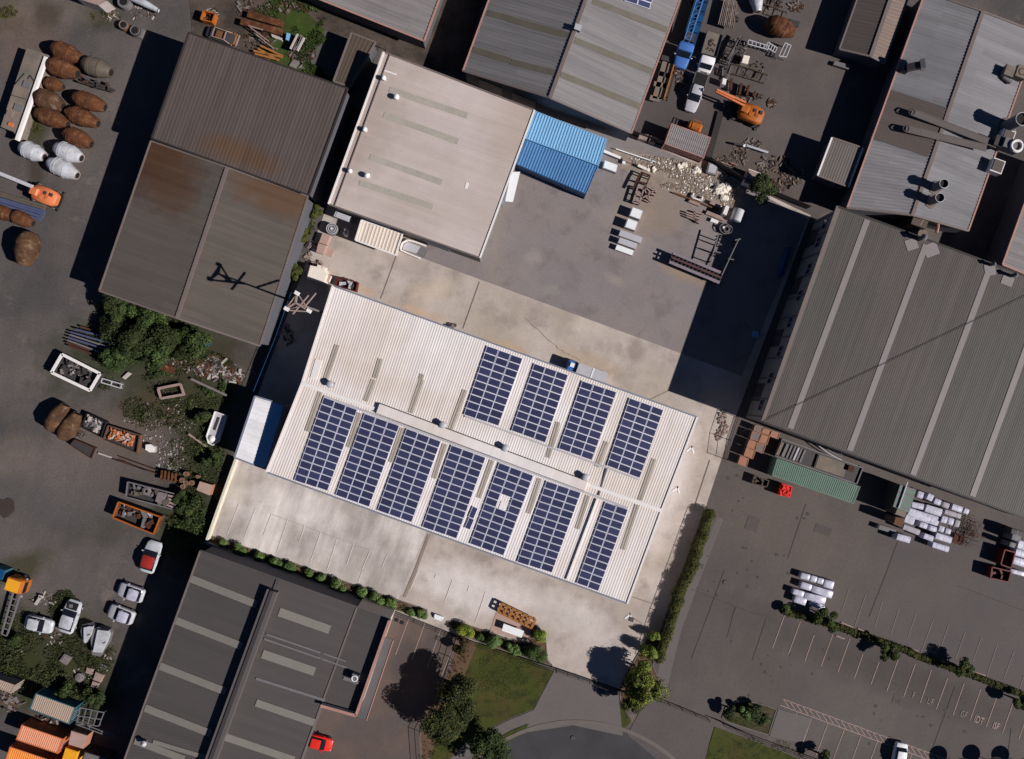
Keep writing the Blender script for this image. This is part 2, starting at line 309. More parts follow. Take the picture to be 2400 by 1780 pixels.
M_mgrey=mat('mid_grey_metal',C(108,104,104),.6,var=.1,s=1)
M_rust=mat('rusty_steel',C(100,62,38),.9,var=.25,s=1.1,col2=C(70,42,30),amt=.5,s2=.7,soft=.2,col3=C(120,86,60),amt3=.62,s3=1.6,grain=.2,spec=.15)
M_rustd=mat('dark_rusty_steel',C(72,44,32),.85,var=.2,s=.8,grain=.12)
M_rustb=mat('brown_rust_drum',C(90,64,44),.9,var=.2,s=1,col2=C(66,48,36),amt=.52,s2=.8,col3=C(118,98,80),amt3=.62,s3=1.2,grain=.15,spec=.15)
M_drumg=mat('grey_brown_drum',C(92,84,72),.6,var=.12,s=.8)
M_drumw=mat('white_drum_paint',C(186,188,190),.32,var=.1,s=1.2,spec=.5,col2=C(160,158,156),amt=.56,s2=.9,col3=C(140,120,104),amt3=.7,s3=1.8,grain=.08)
M_red=mat('red_paint',C(214,44,34),.4,var=.08)
M_dred=mat('dark_red_paint',C(92,30,26),.6,var=.12)
M_orange=mat('orange_paint',C(196,110,66),.5,var=.08,s=1)
M_dorange=mat('worn_orange_paint',C(160,88,30),.6,var=.15,s=1)
M_yellow=mat('amber_paint',C(238,160,40),.45,var=.05,s=1)
M_blue=mat('cab_blue_paint',C(70,112,176),.35,var=.06,s=1,spec=.5)
M_dblue=mat('deep_blue_paint',C(22,70,112),.45,var=.08,s=1)
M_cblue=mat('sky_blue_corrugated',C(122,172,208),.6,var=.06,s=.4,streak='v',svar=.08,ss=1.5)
M_cblue2=mat('mid_blue_corrugated',C(78,124,168),.6,var=.08,s=.4,streak='v',svar=.08,ss=1.5)
M_cgreen=mat('faded_green_corrugated',C(94,116,102),.55,var=.08,s=.4)
M_ccream=mat('faded_cream_corrugated',C(164,144,126),.6,var=.06,s=.4)
M_cpeach=mat('peach_corrugated',C(214,146,112),.6,var=.06,s=.4)
M_corange=mat('orange_corrugated',C(232,140,64),.6,var=.12,s=.4)
M_teal=mat('teal_paint',C(52,92,100),.6,var=.08)
M_timber=mat('weathered_timber',C(150,128,118),.9,var=.15,s=1.5)
M_timberd=mat('brown_timber',C(104,72,48),.9,var=.2,s=1.5)
M_timbero=mat('orange_timber',C(150,100,54),.9,var=.15,s=1.5)
M_dtimber=mat('dull_timber',C(118,104,90),.9,var=.2,s=1.5)
M_pinkc=mat('dusty_pink_board',C(168,140,128),.85,var=.06,s=1)
M_brick=mat('terracotta_box',C(158,112,88),.85,var=.08,s=.8)
M_creamp=mat('cream_plastic',C(228,216,200),.5,var=.03)
M_concg=mat('weathered_concrete',C(124,110,98),.9,var=.14,s=.5,col2=C(106,100,90),amt=.5,s2=.4,col3=C(140,96,66),amt3=.72,s3=.5,grain=.1)
M_rubg=mat('grey_rubble',C(134,124,114),.95,var=.25,s=1.5,grain=.2)
M_rubw=mat('white_rubble',C(222,212,196),.9,var=.1,s=1)
M_rubd=mat('brown_rubble',C(120,98,76),.95,var=.2,s=1)
M_debd=mat('dark_debris',C(58,50,46),.9,var=.2,s=2)
M_debb=mat('brown_debris',C(84,68,56),.9,var=.25,s=2)
M_debg=mat('grey_debris',C(118,110,106),.9,var=.2,s=2)
M_debw=mat('pale_debris',C(176,166,158),.8,var=.1,s=2)
M_wrap=mat('white_shrink_wrap',C(192,190,204),.35,var=.14,s=1.4,spec=.6,col2=C(168,166,178),amt=.5,s2=1.1,bump=.5,gs=8)
M_bluepole=mat('slate_blue_steel',C(74,80,108),.6,var=.1,s=1)
def leafmat(n,a,b): return mat(n,a,.75,var=.25,s=.9,col2=b,amt=.5,s2=.7,soft=.1,grain=.2,gs=4)
L_dark=leafmat('dark_leaves',C(52,60,26),C(38,46,20))
L_mid=leafmat('mid_leaves',C(70,86,38),C(46,62,28))
L_weed=leafmat('weed_leaves',C(66,72,36),C(48,52,28))
L_shrub=leafmat('shrub_leaves',C(104,124,66),C(74,98,48))
L_bright=leafmat('yellow_green_leaves',C(136,146,52),C(92,112,38))
L_olive=leafmat('olive_leaves',C(80,78,28),C(60,62,22))
L_brown=leafmat('brown_leaves',C(70,56,26),C(52,46,22))
M_bark=mat('bark',C(86,70,56),.95,var=.2,s=2)

M_truss=mat('dusty_purple_steel',C(128,114,120),.7,var=.1,s=1)
M_trussd=mat('dull_maroon_steel',C(84,54,56),.7,var=.1,s=1)
M_wrap2=mat('grey_wrapped_goods',C(160,154,158),.5,var=.15,s=1.2)
M_lawnt=mat('lawn_blades',C(64,70,26),.9,var=.3,s=.6,grain=.2)

M_mon=mat('monitor_grey',C(90,84,81),.6,var=.06,s=.4)
M_navy=mat('navy_chassis',C(20,50,84),.6,var=.12,s=.8)
M_boom=mat('boom_blue',C(70,118,168),.6,var=.08,s=.8)
M_dullred=mat('dull_red_panel',C(150,44,38),.5,var=.12,s=1.5)
M_stackshadow=mat('duct_taupe',C(96,88,84),.6,var=.08,s=.8)  # colour of the strips built in place of stack shadows
# ---------------- ground, roads, yards (structure) ----------------
g=MB(); g.sheet([(-1500,-1500),(1500,-1500),(1500,1500),(-1500,1500)],0); struct('ground',g,M_dirt)
ZL=[0.006]
def region(name,ps,m,z=None):
    ZL[0]+=.003
    b=MB(); b.sheet(pts(ps),ZL[0] if z is None else z); return struct(name,b,m)
def blobpts(cx,cy,rx,ry,seed,n=26,rough=.28):
    rn=random.Random(seed); ph=[rn.uniform(0,6.28) for _ in range(4)]; out=[]
    for i in range(n):
        a=2*math.pi*i/n; k=1+rough*(.5*math.sin(2*a+ph[0])+.35*math.sin(3*a+ph[1])+.3*math.sin(5*a+ph[2])+.2*math.sin(8*a+ph[3]))
        out.append((cx+rx*k*math.cos(a),cy+ry*k*math.sin(a)))
    return out
LOT=[(482,1268),(549,1078),(690,690),(768,480),(895,120),(1253,255),(1480,318),(1660,380),(1740,430),(1900,505),(1735,950),(1724,975),(1653,1192),(1523,1559),(1500,1640),(1453,1615),(1302,1564),(1200,1534),(1074,1490),(920,1429)]
region('north_yard',[(1480,318),(1612,-60),(2070,-60),(1900,505),(1740,430)],M_nconc)
region('east_yard',[(1735,950),(2600,1240),(2600,2000),(1940,2000),(1850,1760),(1798,1700),(1655,1680),(1536,1632),(1500,1640),(1523,1559),(1653,1192),(1724,975)],M_eastconc)
region('east_yard_slab',[(2100,1265),(2078,1335),(2030,1470),(2400,1640),(2600,1700),(2600,1320),(2300,1220)],M_eastconc2)
region('hedge_path',[(1680,1215),(1696,1216),(1640,1360),(1596,1480),(1560,1628),(1532,1640),(1545,1560),(1600,1400)],M_path)
region('southwest_car_park',[(918,1440),(1075,1492),(1060,1560),(985,1720),(992,1990),(640,1990),(740,1640)],M_swconc)
region('lot_concrete',LOT,M_lotconc)
region('car_park_slab',[(482,1268),(555,1075),(1000,1245),(925,1425),(918,1428)],M_lotconc2)
region('asphalt_yard',[(985,604),(1200,683),(1580,823),(1738,882),(1893,515),(1740,432),(1480,320),(1255,262),(1130,590),(930,540),(940,588)],M_lotasph)
region('north_grass',[(590,-60),(700,-30),(770,60),(712,150),(800,190),(740,215),(600,150),(560,100),(640,60)],M_ngrass)
region('scrap_ground',[(440,-60),(620,-60),(640,60),(590,150),(450,80)],M_dirt2)
region('alley_ground',[(985,-60),(1150,-60),(1080,170),(980,160),(905,120),(760,70),(700,10)],M_dirt2)
region('lawn',[(1120,1505),(1200,1532),(1297,1573),(1251,1661),(1195,1684),(1100,1732),(1030,1800),(1000,1860),(1010,1770),(1040,1690),(1085,1590)],M_grass)
region('planting_strip',[(1075,1494),(1120,1507),(1085,1590),(1040,1690),(1010,1770),(992,1800),(985,1720),(1060,1560)],M_mulch)
region('driveway',[(1299,1572),(1452,1620),(1456,1660),(1460,1725),(1343,1700),(1240,1716),(1232,1704),(1252,1662)],M_path)
region('east_driveway',[(1536,1634),(1655,1682),(1672,1700),(1650,1790),(1600,1990),(1560,1880),(1540,1780),(1470,1722),(1500,1668)],M_eastconc2)
region('footpath',[(1252,1664),(1195,1687),(1100,1735),(1030,1803),(1060,1803),(1120,1755),(1200,1709),(1240,1694)],M_path)
region('verge_grass',[(1240,1696),(1200,1712),(1120,1758),(1100,1790),(1130,1775),(1200,1735),(1230,1715)],M_grass)
region('verge_corner',[(1451,1644),(1480,1690),(1459,1713)],M_grass)
region('verge_lawn',[(1675,1704),(1800,1750),(2000,1830),(2000,1990),(1600,1990),(1652,1780)],M_grass)
region('loading_ramp',[(1824,1662),(1902,1684),(1880,1742),(1803,1726)],M_path)
region('rubble_ground',blobpts(1590,420,150,40,9,rough=.2),M_rubg) if False else None
region('rubble_ground',[(1430,345),(1560,372),(1660,385),(1735,430),(1742,455),(1715,520),(1690,490),(1640,470),(1560,448),(1500,425),(1450,392)],mat('rubble_ground_mat',C(140,126,112),.95,var=.2,s=.6,fleck=.2,grain=.2))
# yard stains
region('ground_stain',blobpts(12,1190,22,24,71,rough=.2),M_stain2)
# road
b=MB(); cc=W((1350,2035)); Rr=339/PXM
b.sheet([(cc.x+Rr*math.cos(R(a)),cc.y+Rr*math.sin(R(a))) for a in range(0,360,4)],.012); struct('road',b,M_road)
b=MB()
for a in range(0,360,2):
    p=[];
    for rr,aa in((Rr,a),(Rr+.55,a),(Rr+.55,a+2),(Rr,a+2)): p.append((cc.x+rr*math.cos(R(aa)),cc.y+rr*math.sin(R(aa))))
    b.prism(p,0,.10)
struct('road_kerb',b,M_kerb)
# garden beds with kerbs
def bed(name,ps,m,kerb=M_kerb,h=.12):
    region(name,ps,m,z=.055); k=MB(); w=[W(p) for p in ps]
    for i in range(len(w)):
        a,b2=w[i],w[(i+1)%len(w)]; k.beam((a.x,a.y,h/2),(b2.x,b2.y,h/2),.16,h)
    struct(name+'_kerb',k,kerb)
bed('garden_bed',[(488,1268),(497,1257),(600,1291),(697,1323),(815,1366),(931,1406),(1001,1430),(998,1451),(920,1427)],M_mulch)
bed('garden_bed_east',[(1047,1457),(1065,1456),(1148,1482),(1200,1502),(1238,1505),(1250,1466),(1260,1466),(1278,1492),(1283,1548),(1294,1560),(1200,1531),(1076,1487)],M_mulch)
bed('garden_bed_corner',[(1515,1500),(1541,1482),(1530,1560),(1546,1600),(1528,1640),(1490,1668),(1455,1650),(1452,1613),(1480,1560)],M_mulch)
bed('shrub_bed',[(1693,1682),(1700,1660),(1716,1648),(1752,1642),(1800,1655),(1820,1663),(1801,1722),(1760,1710),(1700,1690)],M_wgrass)
region('paved_pad',[(1169,1418),(1258,1462),(1238,1502),(1147,1481)],M_pinkc,z=.06)
# joints, drains, markings
def strips(name,segs,m,w,z):
    b=MB()
    for a,c in segs:
        a,c=W(a),W(c); d=(c-a).normalized(); n=Vector((-d.y,d.x,0))*w/2
        b.sheet([(a-n)[:2],(c-n)[:2],(c+n)[:2],(a+n)[:2]],z)
    return struct(name,b,m)
def ZS2(t,*a): 
    q=Z(t,*a); return [(q[i],q[i+1]) for i in range(0,len(q),2)]
strips('concrete_joints',ZS2('11',1235,540,1085,950, 1945,800,1800,1210)+ZS2('22',1720,700,1585,1110)+ZS2('23',1050,240,1250,305, 1050,420,1130,470),M_joint,.10,.075)
strips('drain_channel',ZS2('12',1505,1350,1390,1652)+ZS2('13',1390,0,1290,240),M_greyst,.42,.071)
strips('yard_joints',ZS2('23',1850,0,1560,780, 1560,170,1950,330, 1950,330,2227,420)+ZS2('23',1940,330,1870,600, 2000,340,1900,640, 2210,430,2090,790)+ZS2('33',1625,1020,1430,1560, 0,430,120,480, 2115,1380,2080,1652, 620,780,1570,1200)+ZS2('32',330,1080,170,1560, 1130,1400,1040,1652)+ZS2('33',1040,0,880,410,1650,140,2227,360),M_ejoint,.09,.040)
BAY=ZS2('12',135,1170,65,1355, 278,1215,185,1495, 425,1270,375,1420, 565,1325,470,1600, 708,1380,620,1652, 850,1430,790,1610, 995,1485,925,1652, 1140,1530,1095,1640)+ZS2('13',930,0,890,110, 1415,0,1345,170, 1570,35,1555,75, 1710,90,1640,290, 1855,145,1840,195, 1998,195,1905,470)+ZS2('02',2085,1070,1980,1345, 2225,1120,2120,1390)
strips('parking_lines',BAY,M_line,.10,.08)
strips('parking_edge_line',ZS2('12',130,1168,1000,1488)+ZS2('13',1500,10,2100,235),M_lotconc,.06,.078)
up=ZS2('33',705,170,640,370, 850,220,750,500, 995,275,925,510, 1140,335,1065,570, 1290,375,1215,590, 1440,430,1330,720, 1570,480,1505,670, 1715,540,1630,780, 1855,590,1780,800, 1995,645,1905,920, 2140,705,2050,950, 2227,920,2190,1030)
strips('faint_bay_lines',up,M_fline,.10,.05)
lo=ZS2('33',148,385,38,685, 280,455,175,740, 400,570,320,795, 565,560,460,843, 712,600,607,893, 825,735,750,948, 965,805,895,998, 1130,785,1033,1058, 1280,825,1178,1108, 1420,875,1323,1160, 1562,945,1463,1215, 1705,990,1608,1268, 1850,1040,1755,1315, 1985,1120,1897,1368, 2130,1160,2037,1423, 2227,1340,2180,1475, 252,1240,175,1450, 380,1290,295,1530, 520,1335,415,1620, 663,1390,540,1720, 808,1445,700,1740, 950,1495,860,1740, 1250,1605,1200,1740)
hat=ZS2('33',125,1125,1620,1675, 105,1180,1450,1675)
x0,y0,x1,y1=125,1125,1620,1675
for k in range(27):
    f=k/27.0+.004; ax=x0+(x1-x0)*f; ay=y0+(y1-y0)*f; hat+=ZS2('33',ax,ay,ax+50,ay+72+8*f)
strips('car_park_lines',lo,M_pline,.10,.053); strips('hatched_walkway_lines',hat,M_pline,.10,.056)
strips('southwest_bay_lines',ZS2('13',1330,430,1215,740, 1470,465,1358,780, 1610,515,1488,858, 1755,575,1600,960),M_pline,.10,.05)
ar=[]
for t,x,y in(('22',1552,610),('22',1428,960),('23',1015,412)):
    ar+=ZS2(t,x-34,y+14,x+14,y-20, x+8,y-32,x+30,y+32, x-4,y-22,x+16,y-28)
strips('painted_arrows',ar,M_white,.22,.085)
# faint bay lettering
def lettering(txt,t,x,y,size,m,rz=-20):
    cu=bpy.data.curves.new('txt','FONT'); cu.body=txt; cu.size=size; cu.align_x='CENTER'; cu.align_y='CENTER'; cu.extrude=.002; cu.offset=.015
    o=bpy.data.objects.new('bay_lettering',cu); COL.objects.link(o); bpy.context.view_layer.update()
    me=bpy.data.meshes.new_from_object(o.evaluated_get(bpy.context.evaluated_depsgraph_get())); bpy.data.objects.remove(o)
    me.materials.clear(); me.materials.append(m)
    for v_ in me.vertices: v_.co.x*=.62
    q=bpy.data.objects.new('bay_lettering',me); COL.objects.link(q); p=W(Z(t,x,y)[0]); q.location=(p.x,p.y,.062); q.rotation_euler=(0,0,R(rz)); q['kind']='structure'
lettering('IDT','33',1832,1312,1.45,M_pline); lettering('ISF','33',1980,1362,1.35,M_pline)
lettering('GF','33',1700,1262,1.35,M_fline); lettering('UF','33',1410,1152,1.35,M_fline); lettering('F','33',1262,1098,1.3,M_fline)
# patchwork of ground cover (uncountable)
def tufts(name,label,blobs,n,m,h=.35,seed=1):
    rn=random.Random(seed); b=MB()
    for _ in range(n):
        cx,cy,rx,ry=rn.choice(blobs); a=rn.uniform(0,6.28); k=rn.random()**.5; p=W((cx+rx*k*math.cos(a),cy+ry*k*math.sin(a)))
        if mnoise.noise(Vector((p.x*.35,p.y*.35,seed)))<-.08: continue
        for _k in range(3):
            e=rn.uniform(0,6.28); s=rn.uniform(.08,.2); tx,ty=math.cos(e)*s,math.sin(e)*s; hh=h*rn.uniform(.3,1)
            b.add([(p.x,p.y,.02),(p.x+ty*.35,p.y-tx*.35,.03),(p.x+tx,p.y+ty,hh),(p.x+tx-ty*.35,p.y+ty+tx*.35,hh*.8)],[(0,1,2,3)])
    o=b.build(name,m); tag(o,label,'grass','weeds',kind='stuff')
def zb(t,*a): return [(600*int(t[0])+a[i]/ZS,445*int(t[1])+a[i+1]/ZS,a[i+2]/ZS,a[i+3]/ZS) for i in range(0,len(a),4)]
tufts('weeds','patchy green weeds in the lower left scrap yard corner',zb('03',330,880,350,230,120,620,150,180,700,700,240,180,700,1120,220,80,560,330,120,160),5200,L_weed,.35,1)
tufts('weeds','rank green weeds around scrap beside the dark fence line',zb('02',1760,620,200,380,1620,1150,170,240,1650,130,380,140,1300,300,120,90),5200,L_weed,.35,2)
tufts('weeds','green weeds beneath the bushes behind the rusted roof building',zb('01',1200,1300,520,260,1750,1520,280,120),2600,L_weed,.35,3)
tufts('weeds','small weeds among the rusty mixer drums',zb('00',270,1130,90,110,60,80,130,80,880,110,80,90,410,620,30,50),1300,L_olive,.4,4)
tufts('grass','long bright green grass around the rusty scrap at the top',zb('10',300,150,330,150,480,420,150,170,540,600,120,70),4200,L_mid,.5,5)
# ---------------- buildings ----------------
def plane3(a,b,c):
    n=(b-a).cross(c-a).normalized()
    if n.z<0: n=-n
    return lambda x,y:a.z-(n.x*(x-a.x)+n.y*(y-a.y))/n.z
def sheetn(a,b,pitch): return max(3,int(round((b-a).length/pitch)))
def bld(name,label,cat,q,he,ridge=None,hr=None,rd='u',rmat=None,wmat=None,trim=None,trim2=None,rib='v',pitch=.34,amp=.035,over=.25,gut=True,rmat2=None,prof=None,group=None,z0=0,ridgecap=True,sides='all'):
    hs=he if isinstance(he,(list,tuple)) else [he]*4
    A,B,Cc,D=[W(q[i],hs[i]) for i in range(4)]
    cen=(A+B+Cc+D)/4
    th=thing(name,label,cat,(cen.x,cen.y,z0),R(-20),group)
    kw={} if prof is None else {'prof':prof}
    res={'root':th,'planes':[],'c':(A,B,Cc,D)}
    def patch(a,b,c,d,m,nm='roof'):
        # a,b top edge (along u), d,c bottom
        mb=MB()
        if rib=='v': mb.ribs(a,b,c,d,sheetn(a,b,pitch),amp,**kw)
        else: mb.ribs(a,d,c,b,sheetn(a,d,pitch),amp,**kw)
        # underside lip
        for p,r in((a,b),(b,c),(c,d),(d,a)):
            mb.add([p,r,r-Vector((0,0,.12)),p-Vector((0,0,.12))],[(0,1,2,3)])
        mb.build(nm,m,th); res['planes'].append(plane3(a,b,d))
    if ridge is None: patch(A,B,Cc,D,rmat)
    else:
        Ra,Rb=W(ridge[0],hr),W(ridge[1],hr); res['r']=(Ra,Rb)
        if rd=='u': patch(A,B,Rb,Ra,rmat); patch(Ra,Rb,Cc,D,rmat2 or rmat)
        else: patch(A,Ra,Rb,D,rmat); patch(Ra,B,Cc,Rb,rmat2 or rmat)
        if ridgecap:
            mb=MB(); mb.beam(Ra+Vector((0,0,.07)),Rb+Vector((0,0,.07)),.5,.14); mb.build('ridge_cap',trim or rmat,th)
    # walls
    def ins(p): d=(cen-p); d.z=0; return p+d.normalized()*over*1.3-Vector((0,0,.1))
    ring=[A,B,Cc,D]
    if ridge is not None: ring=[A,B,Rb,Cc,D,Ra] if rd=='u' else [A,Ra,B,Cc,Rb,D]
    mb=MB(); rr=[ins(p) for p in ring]
    for i in range(len(rr)):
        a,b=rr[i],rr[(i+1)%len(rr)]; mb.add([a,b,(b.x,b.y,z0),(a.x,a.y,z0)],[(0,1,2,3)])
    mb.build('wall',wmat,th); res['wr']=rr
    t=trim or rmat
    def edge(nm,a,b,w,h,m,dz=.03):
        mb=MB(); mb.beam(a+Vector((0,0,dz)),b+Vector((0,0,dz)),w,h); mb.build(nm,m,th)
    if ridge is None or rd=='u':
        if gut: edge('gutter',A,B,.22,.16,trim2 or t); edge('gutter',D,Cc,.22,.16,trim2 or t)
        if ridge is None: edge('barge',A,D,.25,.2,t); edge('barge',B,Cc,.25,.2,t)
        else:
            for a,b in((A,Ra),(Ra,D),(B,Rb),(Rb,Cc)): edge('barge',a,b,.25,.2,t)
    else:
        if gut: edge('gutter',A,D,.22,.16,trim2 or t); edge('gutter',B,Cc,.22,.16,trim2 or t)
        for a,b in((A,Ra),(Ra,B),(D,Rb),(Rb,Cc)): edge('barge',a,b,.25,.2,t)
    return res
def onroof(B_,p,off=0.0):
    h=6.0
    for _ in range(8):
        w_=W(p,h); h=min(f(w_.x,w_.y) for f in B_['planes'])+off
    return W(p,h)
def roofstrip(B_,name,p0,p1,wd,m,off=.05,rib=None,parent=None,n=4):
    a,b=onroof(B_,p0,off),onroof(B_,p1,off); d=(b-a).normalized(); s=d.cross(Vector((0,0,1))).normalized()*wd/2
    mb=MB()
    if rib: mb.ribs(a-s,a+s,b+s,b-s,n,.03)
    else: mb.add([a-s,a+s,b+s,b-s],[(0,1,2,3)] if (2*s).cross(b-a).z>0 else [(3,2,1,0)])
    for p,r in((a-s,a+s),(a+s,b+s),(b+s,b-s),(b-s,a-s)): mb.add([p,r,r-Vector((0,0,off+.01)),p-Vector((0,0,off+.01))],[(0,1,2,3)])
    return mb.build(name,m,parent or B_['root'])
def windows(B_,i,fr,z0,z1,wd,m=None,name='window'):
    a,b=B_['wr'][i],B_['wr'][(i+1)%len(B_['wr'])]; d=(b-a); d.z=0; L=d.length; d.normalize(); nrm=Vector((d.y,-d.x,0)); c=(B_['c'][0]+B_['c'][2])/2
    if (a-c).dot(nrm)<0: nrm=-nrm
    for f in fr:
        p=a+d*L*f; mb=MB(); mb.beam((p.x-d.x*wd/2+nrm.x*.03,p.y-d.y*wd/2+nrm.y*.03,(z0+z1)/2),(p.x+d.x*wd/2+nrm.x*.03,p.y+d.y*wd/2+nrm.y*.03,(z0+z1)/2),.1,z1-z0)
        o=mb.build(name,m or M_glass,B_['root'])
        if name=='window':
            fb=MB(); q=nrm*.06
            for z in(z0,z1): fb.beam((p.x-d.x*wd/2+q.x,p.y-d.y*wd/2+q.y,z),(p.x+d.x*wd/2+q.x,p.y+d.y*wd/2+q.y,z),.1,.09)
            for sg in(-1,0,1): fb.beam((p.x+sg*d.x*wd/2+q.x,p.y+sg*d.y*wd/2+q.y,z0),(p.x+sg*d.x*wd/2+q.x,p.y+sg*d.y*wd/2+q.y,z1),.08,.1)
            fb.build('window_frame',M_trimg,o)
# main warehouse
MAIN=bld('warehouse','long cream ribbed warehouse carrying eleven rows of solar panels','warehouse',[(780,670),(1634,978),(1470,1415),(625,1107)],5.6,[(708,898),(1550,1197)],6.7,'u',M_rmain,M_wallc,M_trimw,M_trimg,pitch=.36,amp=.024)
A,B,Cc,D=MAIN['c']
for t,x0,y0,x1,y1 in[('11',1080,1470,1030,1640),('12',1020,0,950,190),('12',560,110,440,450),('12',900,290,800,590),('12',1270,420,1170,720),('12',1640,560,1545,860),('12',2050,700,1935,1030),('22',240,860,140,1165),('22',660,1010,565,1300),('22',1090,1090,960,1480),('22',820,540,735,760),('22',1235,690,1110,1050),('12',1440,0,1340,290),('12',1815,90,1690,430),('22',400,370,310,680),('11',1445,1605,1432,1650)]:
    a,b=Z(t,x0,y0,x1,y1); roofstrip(MAIN,'skylight',a,b,.7,M_rmainsky,.055,True,n=2)
a,b=Z('11',705,1350,600,1652); roofstrip(MAIN,'skylight',a,b,.7,M_rmainsky,.055,True,n=2)
a,b=Z('11',548,1478,498,1645); roofstrip(MAIN,'roof_patch',a,b,.95,M_trimw,.1)
Ra,Rb=MAIN['r']
a,b=Z('12',1065,250)[0],Z('22',640,925)[0]; a=W(a,6.8); b=W(b,6.8)
mb=MB(); mb.beam(a+Vector((0,0,.2)),b+Vector((0,0,.2)),1.35,.45); mb.build('ridge_vent',M_rmain,MAIN['root'])
for s in(-1,1):
    mb=MB(); n=V*s*.72; mb.beam(a+n+Vector((0,0,.05)),b+n+Vector((0,0,.05)),.1,.2); mb.build('vent_louvre',M_dgrey,MAIN['root'])
# cable tray south of ridge and across
roofstrip(MAIN,'cable_tray',Z('12',590,145)[0],Z('22',1010,1120)[0],.28,M_metal,.16)
roofstrip(MAIN,'cable_tray',Z('12',1815,320)[0],Z('22',1100,870)[0],.24,M_metal,.16)
roofstrip(MAIN,'cable_tray',Z('22',825,770)[0],Z('22',755,1010)[0],.2,M_mgrey,.2)
roofstrip(MAIN,'roof_walkway',Z('22',740,1040)[0],Z('23',475,90)[0],.16,M_trimw,.3)
roofstrip(MAIN,'roof_walkway',Z('12',600,150)[0],Z('22',620,960)[0],.30,M_mgrey,.09)
for i,(t,x,y) in enumerate([('12',655,40),('12',1628,392),('12',2170,592),('22',635,845)]):
    p=onroof(MAIN,Z(t,x,y)[0],.0); o=thing('roof_ventilator',['box','box','box','box'][0]+' ventilator near the warehouse ridge, %s from the west end'%['first','second','third','fourth'][i],'roof vent',p,R(-20),'warehouse ridge ventilators')
    mb=MB(); mb.box((0,0,.3),(.8,.7,.7)); mb.build('vent_base',M_dgrey,o,world=False)
    mb=MB(); mb.lathe((0,0,.62),(0,0,.98),[(0,.46),(.5,.52),(.85,.4),(1,.1)],16); mb.build('vent_hood',M_metal,o,True,world=False)
mb=MB(); c=W((700,1080),2.5)
LEAN=bld('lean_to_shed','low pale sheeted lean-to roof against the warehouse west wall','shed',[(598,929),(668,950),(622,1100),(550,1073)],3.9,rmat=M_leanw,wmat=M_wallc,trim=M_trimg,pitch=.5,rib='u',amp=.03)
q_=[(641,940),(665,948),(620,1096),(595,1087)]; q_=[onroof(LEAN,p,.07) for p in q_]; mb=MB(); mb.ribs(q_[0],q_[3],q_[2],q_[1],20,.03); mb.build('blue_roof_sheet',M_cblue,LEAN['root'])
# cream low building
CR=bld('cream_workshop','square cream low-sloped workshop with greenish skylight strips','workshop',[(900,123),(1253,259),(1125,605),(770,479)],6.2,rmat=M_rcream,wmat=M_wallcon,trim=M_trimw,trim2=M_trimt,rib='u',pitch=.42,amp=.02)
for t,x0,y0,x1,y1,w_ in[('10',1160,780,1840,1010,.85),('10',1110,1000,1760,1235,.85),('10',990,1365,1620,1590,.85)]:
    a,b=Z(t,x0,y0,x1,y1); roofstrip(CR,'skylight',a,b,w_,M_rcreamsky,.05)
roofstrip(CR,'skylight',Z('10',900,1590)[0],Z('11',1540,150)[0],.85,M_rcreamsky,.05)
a,b=Z('10',1110,612,1222,650); roofstrip(CR,'roof_patch',a,b,.18,M_trimw,.06)
a,b=Z('10',1840,1590,1825,1640); roofstrip(CR,'roof_patch',a,b,.4,M_trimw,.06)
mb=MB(); A,B,Cc,D=CR['c']; mb.beam(A+U*.9+Vector((0,0,.05)),D+U*.9+Vector((0,0,.05)),.1,.25); mb.build('parapet_lining',M_trimt,CR['root'])
for i,(x,y,s) in enumerate([(1118,695,.42),(1228,858,.48),(955,1140,.42),(826,1500,.4),(975,1538,.48)]):
    p=onroof(CR,Z('10',x,y)[0],0); o=thing('whirlybird_vent',['small white roof vent nearest the top corner of the cream workshop','white roof vent beside the longest greenish skylight on the cream roof','white roof vent close to the left parapet, midway down the cream roof','white roof vent at left parapet, leftmost of the lower pair','white roof vent between lower two greenish skylights on cream roof'][i],'roof vent',p,0,'white vents on the cream roof')
    mb=MB(); mb.cyl((0,0,0),(0,0,.45),s*.55); mb.build('vent_neck',M_metal,o,True,world=False)
    mb=MB(); mb.lathe((0,0,.4),(0,0,1.0),[(0,s*.55),(.3,s*.8),(.7,s*.75),(.95,s*.4),(1,.05)],16); mb.build('vent_dome',M_bright,o,True,world=False)
a=[W(p,3.2) for p in [(1198,404),(1219,403),(1202,474),(1184,472)]]
mb=MB(); mb.prism([x[:2] for x in a],3.0,3.2); tag(mb.build('door_awning',M_bright),'white flat awning on the cream workshop yard-side wall','awning')
SH2=bld('small_canopy','pale ribbed canopy roof beside the cream workshop south wall','canopy',Z('11',920,265,1275,380,1215,570,865,440),2.8,rmat=M_rleanto,wmat=M_wallc,trim=M_trimw,pitch=.5,amp=.04)
